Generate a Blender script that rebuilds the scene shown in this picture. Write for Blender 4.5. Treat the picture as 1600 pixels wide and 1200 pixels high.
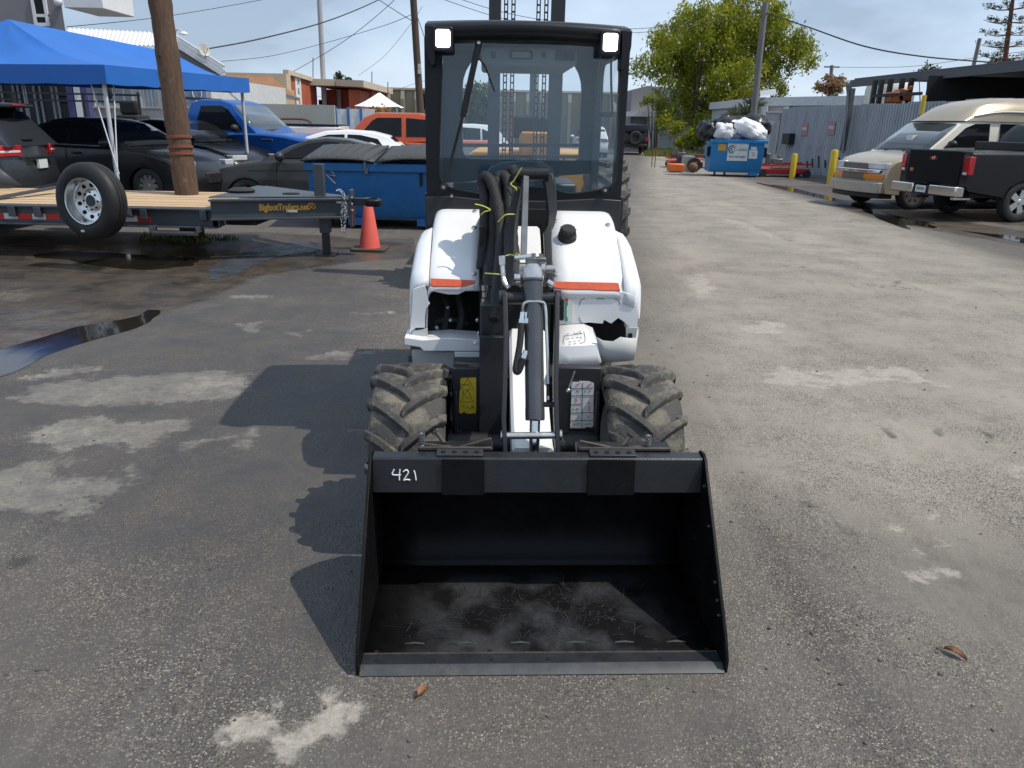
import bpy, bmesh, math, random
import numpy as np
from math import sin, cos, tan, atan, atan2, radians as R, pi, sqrt
from mathutils import Vector, Matrix, noise as mnoise

for o in list(bpy.data.objects): bpy.data.objects.remove(o)
S = bpy.context.scene
COL = S.collection
random.seed(7)

# ------------------------------------------------------------------ camera
FPX, CAMH = 1200.0, 1.70
PITCH, ROLL = atan(405 / 1200), R(1.2)
cam = bpy.data.cameras.new('camera'); cam_o = bpy.data.objects.new('camera', cam); COL.objects.link(cam_o)
cam.sensor_fit = 'HORIZONTAL'; cam.sensor_width = 36; cam.lens = 27
cam.clip_start = 0.05; cam.clip_end = 4000
_r = Vector((1, 0, 0)); _d = Vector((0, -sin(PITCH), -cos(PITCH))); _f = Vector((0, cos(PITCH), -sin(PITCH)))
RX = _r * cos(ROLL) - _d * sin(ROLL); DN = _r * sin(ROLL) + _d * cos(ROLL)
cam_o.matrix_world = Matrix((( RX.x, -DN.x, -_f.x, 0), (RX.y, -DN.y, -_f.y, 0), (RX.z, -DN.z, -_f.z, CAMH), (0, 0, 0, 1)))
S.camera = cam_o

# ------------------------------------------------------------------ light, sky, exposure
SUN = Vector((0.60, -0.13, 1.0)).normalized()
sl = bpy.data.lights.new('sun', 'SUN'); sl.energy = 3.3; sl.angle = R(0.55); sl.color = (1.0, 0.92, 0.79)
so = bpy.data.objects.new('sun', sl); COL.objects.link(so)
so.rotation_euler = (-SUN).to_track_quat('-Z', 'Y').to_euler()
W = bpy.data.worlds.new('World'); S.world = W; W.use_nodes = True
nt = W.node_tree; nt.nodes.clear()
def wn(t, **k):
    n = nt.nodes.new(t)
    for a, b in k.items(): setattr(n, a, b)
    return n
sky = wn('ShaderNodeTexSky', sky_type='NISHITA', sun_disc=False)
sky.sun_elevation = math.asin(SUN.z); sky.sun_rotation = atan2(SUN.x, SUN.y)
sky.air_density = 1.0; sky.dust_density = 1.2; sky.ozone_density = 1.5
tcw = wn('ShaderNodeTexCoord')
mp = wn('ShaderNodeMapping'); mp.inputs['Scale'].default_value = (1, 1, 2.6); mp.inputs['Location'].default_value = (2.4, 7.7, 0)
nz = wn('ShaderNodeTexNoise'); nz.inputs['Scale'].default_value = 2.1; nz.inputs['Detail'].default_value = 5; nz.inputs['Roughness'].default_value = .55
nz2 = wn('ShaderNodeTexNoise'); nz2.inputs['Scale'].default_value = 0.9; nz2.inputs['Detail'].default_value = 2
cr = wn('ShaderNodeValToRGB'); cr.color_ramp.elements[0].position = .40; cr.color_ramp.elements[1].position = .62
cr.color_ramp.elements[0].color = (3.6, 4.6, 6.1, 1); cr.color_ramp.elements[1].color = (6.7, 8.0, 9.7, 1)
e = cr.color_ramp.elements.new(.5); e.color = (5.2, 6.5, 8.3, 1)
mx = wn('ShaderNodeMix', data_type='RGBA'); mx.inputs[0].default_value = .74
bg = wn('ShaderNodeBackground'); bg.inputs['Strength'].default_value = 0.105
ow = wn('ShaderNodeOutputWorld')
nt.links.new(tcw.outputs['Generated'], mp.inputs[0])
nt.links.new(mp.outputs[0], nz.inputs['Vector']); nt.links.new(mp.outputs[0], nz2.inputs['Vector'])
nt.links.new(nz.outputs[0], cr.inputs[0])
nt.links.new(sky.outputs[0], mx.inputs[6]); nt.links.new(cr.outputs[0], mx.inputs[7])
nt.links.new(mx.outputs[2], bg.inputs[0]); nt.links.new(bg.outputs[0], ow.inputs[0])
S.view_settings.view_transform = 'Standard'; S.view_settings.look = 'None'
S.view_settings.exposure = 0.18; S.view_settings.gamma = 1.0; S.view_settings.use_curve_mapping = False
try: S.cycles.transparent_max_bounces = 16
except Exception: pass

# ------------------------------------------------------------------ measuring helpers (photo pixel -> place)
def ray(px, py):
    x, y = px - 800, py - 600
    a = x * cos(ROLL) + y * sin(ROLL); b = -x * sin(ROLL) + y * cos(ROLL)
    a /= FPX; b /= FPX
    return Vector((a, cos(PITCH) - b * sin(PITCH), -sin(PITCH) - b * cos(PITCH)))
def at(px, py, d):
    r = ray(px, py); return Vector((0, 0, CAMH)) + r * (d / r.y)
def gr(px, py, z=0.0):
    r = ray(px, py); return Vector((0, 0, CAMH)) + r * ((z - CAMH) / r.z)

# ------------------------------------------------------------------ mesh helpers
class MB:
    def __init__(s): s.v = []; s.f = []
    def add(s, vs, fs):
        b = len(s.v); s.v += [tuple(v) for v in vs]; s.f += [tuple(i + b for i in f) for f in fs]; return s
    def box(s, x0, x1, y0, y1, z0, z1, M=None):
        vs = [Vector(p) for p in ((x0,y0,z0),(x1,y0,z0),(x1,y1,z0),(x0,y1,z0),(x0,y0,z1),(x1,y0,z1),(x1,y1,z1),(x0,y1,z1))]
        if M is not None: vs = [M @ v for v in vs]
        return s.add(vs, [(0,3,2,1),(4,5,6,7),(0,1,5,4),(1,2,6,5),(2,3,7,6),(3,0,4,7)])
    def bar(s, p0, p1, w, h, up=(0,0,1)):
        p0, p1 = Vector(p0), Vector(p1); d = (p1 - p0); L = d.length; d.normalize(); u = Vector(up)
        x = d.cross(u)
        if x.length < 1e-4: x = d.cross(Vector((1, 0, 0)))
        x.normalize(); u = x.cross(d)
        vs = [p0 + x*a*w/2 + u*b*h/2 + d*(L*t) for t in (0, 1) for a, b in ((-1,-1),(1,-1),(1,1),(-1,1))]
        return s.add(vs, [(3,2,1,0),(4,5,6,7),(0,1,5,4),(1,2,6,5),(2,3,7,6),(3,0,4,7)])
    def cyl(s, p0, p1, r0, r1=None, n=14, caps=True):
        r1 = r0 if r1 is None else r1
        p0, p1 = Vector(p0), Vector(p1); d = (p1 - p0).normalized()
        x = d.cross(Vector((0,0,1)) if abs(d.z) < .9 else Vector((1,0,0))).normalized(); y = d.cross(x)
        vs = []
        for p, r in ((p0, r0), (p1, r1)):
            vs += [p + x*(r*cos(2*pi*i/n)) + y*(r*sin(2*pi*i/n)) for i in range(n)]
        fs = [(i, (i+1) % n, n+(i+1) % n, n+i) for i in range(n)]
        if caps: fs += [tuple(reversed(range(n))), tuple(range(n, 2*n))]
        return s.add(vs, fs)
    def tube(s, pts, r, n=8, closed=False, caps=True):
        pts = [Vector(p) for p in pts]; m = len(pts)
        rs = r if isinstance(r, (list, tuple)) else [r]*m
        t0 = (pts[1]-pts[0]).normalized()
        x = t0.cross(Vector((0,0,1)) if abs(t0.z) < .9 else Vector((1,0,0))).normalized()
        vs = []
        for i, p in enumerate(pts):
            if closed: t = (pts[(i+1) % m]-pts[i-1]).normalized()
            else: t = (pts[min(i+1, m-1)]-pts[max(i-1, 0)]).normalized()
            x = (x - t*x.dot(t)).normalized(); y = t.cross(x)
            vs += [p + x*(rs[i]*cos(2*pi*k/n)) + y*(rs[i]*sin(2*pi*k/n)) for k in range(n)]
        fs = []
        for i in range(m if closed else m-1):
            j = (i+1) % m
            fs += [(i*n+k, i*n+(k+1) % n, j*n+(k+1) % n, j*n+k) for k in range(n)]
        if caps and not closed: fs += [tuple(reversed(range(n))), tuple(range((m-1)*n, m*n))]
        return s.add(vs, fs)
    def prism(s, poly, a0, a1, ax='y'):
        n = len(poly)
        def P(u, v, a): return {'x': (a, u, v), 'y': (u, a, v), 'z': (u, v, a)}[ax]
        vs = [P(u, v, a0) for u, v in poly] + [P(u, v, a1) for u, v in poly]
        return s.add(vs, [tuple(range(n)), tuple(reversed(range(n, 2*n)))] + [(i, n+i, n+(i+1) % n, (i+1) % n) for i in range(n)])
    def ring(s, outer, inner, a0, a1, ax='y'):
        n = len(outer)
        def P(p, a): u, v = p; return {'x': (a, u, v), 'y': (u, a, v), 'z': (u, v, a)}[ax]
        vs = [P(p, a0) for p in outer] + [P(p, a0) for p in inner] + [P(p, a1) for p in outer] + [P(p, a1) for p in inner]
        fs = []
        for i in range(n):
            j = (i+1) % n
            fs += [(i, j, n+j, n+i), (2*n+i, 3*n+i, 3*n+j, 2*n+j), (i, 2*n+i, 2*n+j, j), (n+i, n+j, 3*n+j, 3*n+i)]
        return s.add(vs, fs)
    def lathe(s, prof, c=(0,0,0), ax=(0,0,1), n=24):
        c = Vector(c); d = Vector(ax).normalized()
        x = d.cross(Vector((0,0,1)) if abs(d.z) < .9 else Vector((1,0,0))).normalized(); y = d.cross(x)
        m = len(prof); vs = []
        for r, h in prof: vs += [c + d*h + x*(r*cos(2*pi*k/n)) + y*(r*sin(2*pi*k/n)) for k in range(n)]
        fs = []
        for i in range(m-1): fs += [(i*n+k, i*n+(k+1) % n, (i+1)*n+(k+1) % n, (i+1)*n+k) for k in range(n)]
        return s.add(vs, fs)
    def sphere(s, c, r, nu=12, nv=8):
        c = Vector(c); r = Vector(r) if hasattr(r, '__len__') else Vector((r, r, r))
        vs = [c + Vector((r.x*sin(pi*j/nv)*cos(2*pi*i/nu), r.y*sin(pi*j/nv)*sin(2*pi*i/nu), r.z*cos(pi*j/nv))) for j in range(nv+1) for i in range(nu)]
        return s.add(vs, [(j*nu+i, (j+1)*nu+i, (j+1)*nu+(i+1) % nu, j*nu+(i+1) % nu) for j in range(nv) for i in range(nu)])
    def grid(s, rows, closed=False):
        n = len(rows[0]); vs = [p for r in rows for p in r]; fs = []
        for i in range(len(rows)-1):
            for k in range(n if closed else n-1):
                fs.append((i*n+k, i*n+(k+1) % n, (i+1)*n+(k+1) % n, (i+1)*n+k))
        return s.add(vs, fs)
    def build(s, name, mat, parent=None, smooth=35, bevel=0, seg=2, solid=0, sub=0, recalc=True):
        me = bpy.data.meshes.new(name); me.from_pydata([tuple(v) for v in s.v], [], s.f)
        if recalc:
            bm = bmesh.new(); bm.from_mesh(me)
            bmesh.ops.remove_doubles(bm, verts=bm.verts, dist=1e-5)
            bmesh.ops.recalc_face_normals(bm, faces=bm.faces); bm.to_mesh(me); bm.free()
        me.materials.append(mat)
        if smooth:
            me.polygons.foreach_set('use_smooth', [True]*len(me.polygons))
            me.set_sharp_from_angle(angle=R(smooth))
        me.update()
        o = bpy.data.objects.new(name, me); COL.objects.link(o)
        if parent is not None: o.parent = parent
        if solid:
            md = o.modifiers.new('thick', 'SOLIDIFY'); md.thickness = abs(solid); md.offset = -1 if solid > 0 else 1
        if bevel:
            md = o.modifiers.new('bevel', 'BEVEL'); md.width = bevel; md.segments = seg; md.limit_method = 'ANGLE'; md.angle_limit = R(40); md.harden_normals = False
        if sub:
            md = o.modifiers.new('sub', 'SUBSURF'); md.levels = sub; md.render_levels = sub
        return o

def smoothp(pts, n=6, closed=False):
    pts = [Vector(p) for p in pts]; out = []; m = len(pts)
    for i in range(m if closed else m-1):
        g = (lambda k: pts[k % m]) if closed else (lambda k: pts[max(0, min(m-1, k))])
        p0, p1, p2, p3 = g(i-1), g(i), g(i+1), g(i+2)
        for k in range(n):
            t = k/n
            out.append(.5*((2*p1) + (p2-p0)*t + (2*p0-5*p1+4*p2-p3)*t*t + (3*p1-p0-3*p2+p3)*t**3))
    if not closed: out.append(pts[-1])
    return out
def rrect(u0, u1, v0, v1, r, n=6):
    rs = r if isinstance(r, (list, tuple)) else (r, r, r, r); out = []
    for (cu, cv, a), q in zip(((u1, v1, 0), (u0, v1, 90), (u0, v0, 180), (u1, v0, 270)), rs):
        sx = -1 if cu == u1 else 1; sy = -1 if cv == v1 else 1
        for k in range(n+1):
            t = R(a + 90*k/n); out.append((cu + sx*q + q*cos(t), cv + sy*q + q*sin(t)))
    return out
def tag(o, label, cat, group=None, kind=None):
    if label: o['label'] = label
    if cat: o['category'] = cat
    if group: o['group'] = group
    if kind: o['kind'] = kind
    return o
def thing(name, label, cat, loc=(0,0,0), rz=0, group=None):
    o = bpy.data.objects.new(name, None); COL.objects.link(o); o.empty_display_size = .2
    o.location = loc; o.rotation_euler = (0, 0, rz)
    return tag(o, label, cat, group)
def kids(o): return [c for c in COL.objects if c.parent == o]
def copy_tree(o, parent=None):
    c = o.copy(); COL.objects.link(c)
    if parent is not None: c.parent = parent
    for ch in kids(o): copy_tree(ch, c)
    return c

# ------------------------------------------------------------------ materials
MATS = {}
def mat(name, col, rough=.5, metal=0.0, var=.12, vs=6, bump=0, bs=80, spec=.5, coat=0, dirt=None, dscale=4, dthr=.6, rvar=.1, grain=None):
    if name in MATS: return MATS[name]
    m = bpy.data.materials.new(name); m.use_nodes = True; n = m.node_tree.nodes; l = m.node_tree.links
    b = n['Principled BSDF']; tc = n.new('ShaderNodeTexCoord')
    vec = tc.outputs['Object']
    if grain:
        mp = n.new('ShaderNodeMapping'); mp.inputs['Scale'].default_value = grain; l.new(vec, mp.inputs[0]); vec = mp.outputs[0]
    a = n.new('ShaderNodeTexNoise'); a.inputs['Scale'].default_value = vs; a.inputs['Detail'].default_value = 6; a.inputs['Roughness'].default_value = .65
    l.new(vec, a.inputs['Vector'])
    r = n.new('ShaderNodeValToRGB'); r.color_ramp.elements[0].position = .3; r.color_ramp.elements[1].position = .7
    r.color_ramp.elements[0].color = [c*(1-var) for c in col] + [1]; r.color_ramp.elements[1].color = [min(1, c*(1+var)) for c in col] + [1]
    l.new(a.outputs[0], r.inputs[0]); out = r.outputs[0]
    if dirt:
        d = n.new('ShaderNodeTexNoise'); d.inputs['Scale'].default_value = dscale; d.inputs['Detail'].default_value = 8; d.inputs['Roughness'].default_value = .7
        l.new(tc.outputs['Object'], d.inputs['Vector'])
        dr = n.new('ShaderNodeMapRange'); dr.inputs[1].default_value = dthr; dr.inputs[2].default_value = dthr+.12; l.new(d.outputs[0], dr.inputs[0])
        mm = n.new('ShaderNodeMix'); mm.data_type = 'RGBA'; l.new(dr.outputs[0], mm.inputs[0]); l.new(out, mm.inputs[6]); mm.inputs[7].default_value = list(dirt) + [1]; out = mm.outputs[2]
    l.new(out, b.inputs['Base Color'])
    rr = n.new('ShaderNodeMapRange'); rr.inputs[1].default_value = .3; rr.inputs[2].default_value = .7
    rr.inputs[3].default_value = max(.02, rough-rvar*rough); rr.inputs[4].default_value = min(1, rough+rvar*rough*1.5)
    l.new(a.outputs[0], rr.inputs[0]); l.new(rr.outputs[0], b.inputs['Roughness'])
    b.inputs['Metallic'].default_value = metal; b.inputs['Specular IOR Level'].default_value = spec
    b.inputs['Coat Weight'].default_value = coat; b.inputs['Coat Roughness'].default_value = .04
    if bump:
        bn = n.new('ShaderNodeTexNoise'); bn.inputs['Scale'].default_value = bs; bn.inputs['Detail'].default_value = 4; l.new(vec, bn.inputs['Vector'])
        bp = n.new('ShaderNodeBump'); bp.inputs['Strength'].default_value = min(1, bump); bp.inputs['Distance'].default_value = .01; l.new(bn.outputs[0], bp.inputs['Height']); l.new(bp.outputs[0], b.inputs['Normal'])
    MATS[name] = m; return m
def emis(name, col, st):
    m = mat(name, (.8, .8, .8), .2); b = m.node_tree.nodes['Principled BSDF']
    b.inputs['Emission Color'].default_value = list(col) + [1]; b.inputs['Emission Strength'].default_value = st; return m
def glass(name, tint, film=.05, filmcol=(.5, .62, .66), refl=1.0):
    m = bpy.data.materials.new(name); m.use_nodes = True; n = m.node_tree.nodes; l = m.node_tree.links; n.clear()
    o = n.new('ShaderNodeOutputMaterial'); t = n.new('ShaderNodeBsdfTransparent'); t.inputs[0].default_value = list(tint) + [1]
    g = n.new('ShaderNodeBsdfGlossy'); g.inputs['Roughness'].default_value = .02
    d = n.new('ShaderNodeBsdfDiffuse'); d.inputs[0].default_value = list(filmcol) + [1]
    tc = n.new('ShaderNodeTexCoord'); nz = n.new('ShaderNodeTexNoise'); nz.inputs['Scale'].default_value = 3; nz.inputs['Detail'].default_value = 6; l.new(tc.outputs['Object'], nz.inputs['Vector'])
    mr = n.new('ShaderNodeMapRange'); mr.inputs[3].default_value = film*.6; mr.inputs[4].default_value = film*1.4; l.new(nz.outputs[0], mr.inputs[0])
    f = n.new('ShaderNodeLayerWeight'); f.inputs['Blend'].default_value = .5; pw = n.new('ShaderNodeMath'); pw.operation = 'POWER'; pw.inputs[1].default_value = 5; l.new(f.outputs['Facing'], pw.inputs[0]); pa = n.new('ShaderNodeMath'); pa.operation = 'MULTIPLY_ADD'; pa.inputs[1].default_value = .6; pa.inputs[2].default_value = .045; l.new(pw.outputs[0], pa.inputs[0])
    ml = n.new('ShaderNodeMath'); ml.operation = 'MULTIPLY'; ml.inputs[1].default_value = refl; l.new(pa.outputs[0], ml.inputs[0])
    a = n.new('ShaderNodeMixShader'); b = n.new('ShaderNodeMixShader')
    l.new(mr.outputs[0], a.inputs[0]); l.new(t.outputs[0], a.inputs[1]); l.new(d.outputs[0], a.inputs[2])
    l.new(ml.outputs[0], b.inputs[0]); l.new(a.outputs[0], b.inputs[1]); l.new(g.outputs[0], b.inputs[2]); l.new(b.outputs[0], o.inputs[0])
    MATS[name] = m; return m

white_p = mat('white_paint', (.78, .79, .80), .32, var=.04, vs=3, coat=.3, dirt=(.45, .43, .40), dscale=9, dthr=.70)
black_p = mat('black_paint', (.009, .009, .010), .38, var=.3, vs=5, dirt=(.06, .055, .05), dscale=14, dthr=.64, bump=.1, bs=200)
frame_p = mat('charcoal_frame', (.020, .021, .025), .45, var=.2, vs=8, dirt=(.09, .085, .08), dscale=6, dthr=.66)
dark = mat('dark_cavity', (.008, .008, .008), .8, var=.3)
rubber = mat('rubber', (.021, .021, .022), .72, var=.25, vs=9, bump=.3, bs=120)
tyre_m = mat('dusty_tyre', (.056, .054, .052), .75, var=.35, vs=7, bump=.35, bs=90, dirt=(.18, .16, .125), dscale=7, dthr=.50)
chrome = mat('chrome', (.75, .75, .74), .12, 1.0, var=.05)
zinc = mat('zinc_steel', (.62, .61, .58), .27, .9, var=.2, vs=20)
steel = mat('grey_steel', (.16, .165, .175), .38, .6, var=.15, vs=14)
barrel = mat('cylinder_barrel', (.085, .09, .10), .28, .4, var=.12, vs=10)
worn = mat('worn_steel', (.075, .065, .056), .55, .4, var=.35, vs=22, dirt=(.16, .09, .05), dscale=18, dthr=.6)
yellow_tie = mat('yellow_tie', (.72, .66, .10), .5)
hose_m = mat('hose_sleeve', (.013, .013, .014), .6, var=.3, vs=60, bump=.6, bs=160)
reflector = mat('red_reflector', (.62, .10, .035), .35, var=.12, vs=30, dirt=(.75, .6, .5), dscale=40, dthr=.68)
# ------------------------------------------------------------------ ground sheet
LOT = .20
def sstep(a, b, x): t = np.clip((x-a)/(b-a), 0, 1); return t*t*(3-2*t)
def axis_lines(lo, hi, step, far_lo, far_hi, g=1.12):
    a = list(np.arange(lo, hi+1e-6, step)); s = step; x = a[-1]
    while x < far_hi: s *= g; x += s; a.append(x)
    s = step; x = a[0]; b = []
    while x > far_lo: s *= g; x -= s; b.append(x)
    return np.array(b[::-1]+a)
gx = axis_lines(-7.5, 7.5, .05, -900, 900); gy = axis_lines(.6, 16, .05, -30, 1500)
XX, YY = np.meshgrid(gx, gy)
def ground_z(x, y): return LOT*sstep(12.6, 14.0, np.asarray(y, float))*sstep(-3.2, -5.5, np.asarray(x, float))
ZZ = LOT*sstep(12.9, 14.3, YY)*(1-sstep(-5.5, -3.2, XX))
def gz(x, y):
    t = min(1, max(0, (y-12.9)/1.4)); u = 1-min(1, max(0, (x+5.5)/2.3))
    return LOT*t*t*(3-2*t)*u*u*(3-2*u)
def poly_world(pts): return [tuple(gr(*p))[:2] for p in pts]
def sdist(poly):
    # signed distance (negative inside) on the grid, only evaluated near the polygon
    p = np.array(poly); d = np.full(XX.shape, 9.0)
    m = (XX > p[:,0].min()-1.5) & (XX < p[:,0].max()+1.5) & (YY > p[:,1].min()-1.5) & (YY < p[:,1].max()+1.5)
    x = XX[m]; y = YY[m]
    if x.size == 0: return d
    dd = np.full(x.shape, 1e9); ins = np.zeros(x.shape, bool); n = len(p)
    for i in range(n):
        ax, ay = p[i]; bx, by = p[(i+1) % n]; ex, ey = bx-ax, by-ay
        t = np.clip(((x-ax)*ex+(y-ay)*ey)/(ex*ex+ey*ey+1e-12), 0, 1)
        dd = np.minimum(dd, (x-ax-t*ex)**2+(y-ay-t*ey)**2)
        c = ((ay > y) != (by > y)); 
        with np.errstate(divide='ignore', invalid='ignore'): c &= x < (bx-ax)*(y-ay)/(by-ay)+ax
        ins ^= c
    d[m] = np.sqrt(dd)*np.where(ins, -1, 1); return d
def field(polys, soft):
    f = np.zeros(XX.shape)
    for q in polys:
        pts, w = (q if isinstance(q, tuple) else (q, 1.0))
        f = np.maximum(f, w*np.clip(.5-sdist(poly_world(pts))/soft, 0, 1))
    return f
PATCH = [
 [(0,738),(60,718),(92,722),(80,748),(205,748),(180,772),(130,780),(140,800),(100,810),(30,795),(-120,800),(-200,760)],
 [(38,682),(100,656),(160,650),(190,662),(285,655),(300,665),(230,690),(150,695),(90,702)],
 ([(190,700),(215,690),(250,694),(225,706)],.9), ([(265,708),(300,690),(318,690),(285,712)],.85),
 ([(340,685),(395,670),(400,695),(365,712),(372,696)],.85), ([(185,728),(220,726),(224,735),(195,736)],.85),
 ([(0,625),(60,600),(200,585),(330,578),(410,585),(370,625),(240,632),(110,635)],.80),
 ([(20,595),(90,570),(180,575),(120,590)],.7), ([(370,505),(410,502),(408,518),(380,522)],.8),
 ([(470,555),(520,548),(600,548),(560,562),(480,562)],.7), ([(440,518),(490,515),(480,525),(440,525)],.62),
 ([(530,488),(630,484),(620,492),(540,492)],.66), ([(350,462),(430,458),(425,466),(352,468)],.66),
 ([(0,455),(60,448),(50,470),(0,475)],.7), ([(0,485),(120,478),(200,485),(120,520),(0,545)],.62),
 ([(60,715),(140,712),(150,722),(90,724)],.62),
 ([(355,1160),(362,1135),(400,1120),(440,1100),(430,1120),(470,1135),(455,1160),(400,1165)],.95),
 ([(455,1140),(500,1115),(560,1105),(565,1120),(520,1135),(510,1160),(470,1165),(490,1180),(440,1185)],.95),
 ([(492,1085),(518,1068),(520,1078),(500,1092)],.8),
 ([(1068,432),(1100,426),(1130,455),(1085,468)],.62), ([(1150,510),(1190,496),(1235,505),(1225,522),(1180,526)],.64),
 ([(1190,570),(1290,575),(1420,568),(1500,610),(1420,600),(1260,612),(1190,600)],.60),
 ([(1425,895),(1460,886),(1495,898),(1480,912),(1430,910)],.85), ([(1425,870),(1470,836),(1485,842),(1465,862),(1440,872)],.72),
 ([(1350,830),(1400,815),(1460,800),(1460,808),(1400,828)],.66), ([(1130,650),(1160,655),(1150,662),(1128,658)],.6),
 ([(1115,338),(1160,345),(1230,372),(1215,378),(1150,355)],.5), ([(1540,725),(1600,720),(1660,750),(1600,752)],.6),
 ([(1335,716),(1375,720),(1370,727),(1335,722)],.66),([(1350,775),(1400,770),(1395,777),(1350,780)],.6),
]
WET = [
 ([(-900,372),(100,370),(420,362),(560,372),(640,380),(650,402),(520,415),(410,430),(330,468),(200,505),(90,545),(0,590),(-300,640),(-900,600)],1.0),
 ([(650,1060),(650,1200),(1000,1130),(1130,1062)],.25),
 ([(1180,288),(1290,290),(1500,345),(1700,372),(1700,402),(1560,380),(1380,345),(1260,310)],.85),
 ([(1360,325),(1560,352),(1700,360),(1700,330),(1500,320)],.6),
]
ROAD = [([(1010,760),(985,330),(1005,250),(1010,215),(1040,215),(1130,270),(1300,320),(1600,410),(1900,500),(2400,800),(2000,900),(1400,860),(1200,820)],1.0), ([(1010,700),(1600,760),(2400,1300),(1400,1300),(1130,1080)],.48)]
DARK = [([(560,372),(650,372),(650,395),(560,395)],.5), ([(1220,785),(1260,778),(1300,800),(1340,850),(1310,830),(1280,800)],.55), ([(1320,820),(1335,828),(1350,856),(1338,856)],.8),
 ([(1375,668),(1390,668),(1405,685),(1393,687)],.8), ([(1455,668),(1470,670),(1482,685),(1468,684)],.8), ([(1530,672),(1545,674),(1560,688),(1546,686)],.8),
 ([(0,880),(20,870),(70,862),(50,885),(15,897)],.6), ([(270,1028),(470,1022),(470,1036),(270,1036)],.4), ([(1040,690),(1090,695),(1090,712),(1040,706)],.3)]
f_patch = field(PATCH, .22); f_wet = field(WET, .55); f_road = field(ROAD, 1.6); f_dark = field(DARK, .06); f_damp_shade = field([([(-1500,380),(560,380),(640,470),(640,700),(560,1060),(420,1060),(60,900),(-1500,900)],1.0), ([(300,540),(640,540),(640,1060),(430,1060),(380,800)],1.45), ([(560,1040),(1140,1040),(1160,1130),(560,1150)],.75)], 1.2)  # damp ground; second polygon is painted darkening that blends the loader's shadow edge
nx, ny = len(gx), len(gy)
me = bpy.data.meshes.new('ground')
co = np.stack([XX, YY, ZZ], -1).reshape(-1, 3).astype(np.float32)
idx = np.arange(nx*ny).reshape(ny, nx)
q = np.stack([idx[:-1,:-1], idx[:-1,1:], idx[1:,1:], idx[1:,:-1]], -1).reshape(-1, 4)
me.vertices.add(len(co)); me.vertices.foreach_set('co', co.ravel())
me.loops.add(q.size); me.loops.foreach_set('vertex_index', q.ravel().astype(np.int32))
me.polygons.add(len(q)); me.polygons.foreach_set('loop_start', np.arange(0, q.size, 4, dtype=np.int32)); me.polygons.foreach_set('loop_total', np.full(len(q), 4, dtype=np.int32))
me.polygons.foreach_set('use_smooth', np.ones(len(q), bool))
me.update(calc_edges=True); me.validate()
for nm, fl in (('patch', f_patch), ('wet', f_wet), ('road', f_road), ('dark', f_dark), ('damp_shade', f_damp_shade)):
    a = me.attributes.new(nm, 'FLOAT', 'POINT'); a.data.foreach_set('value', fl.ravel().astype(np.float32))
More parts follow.
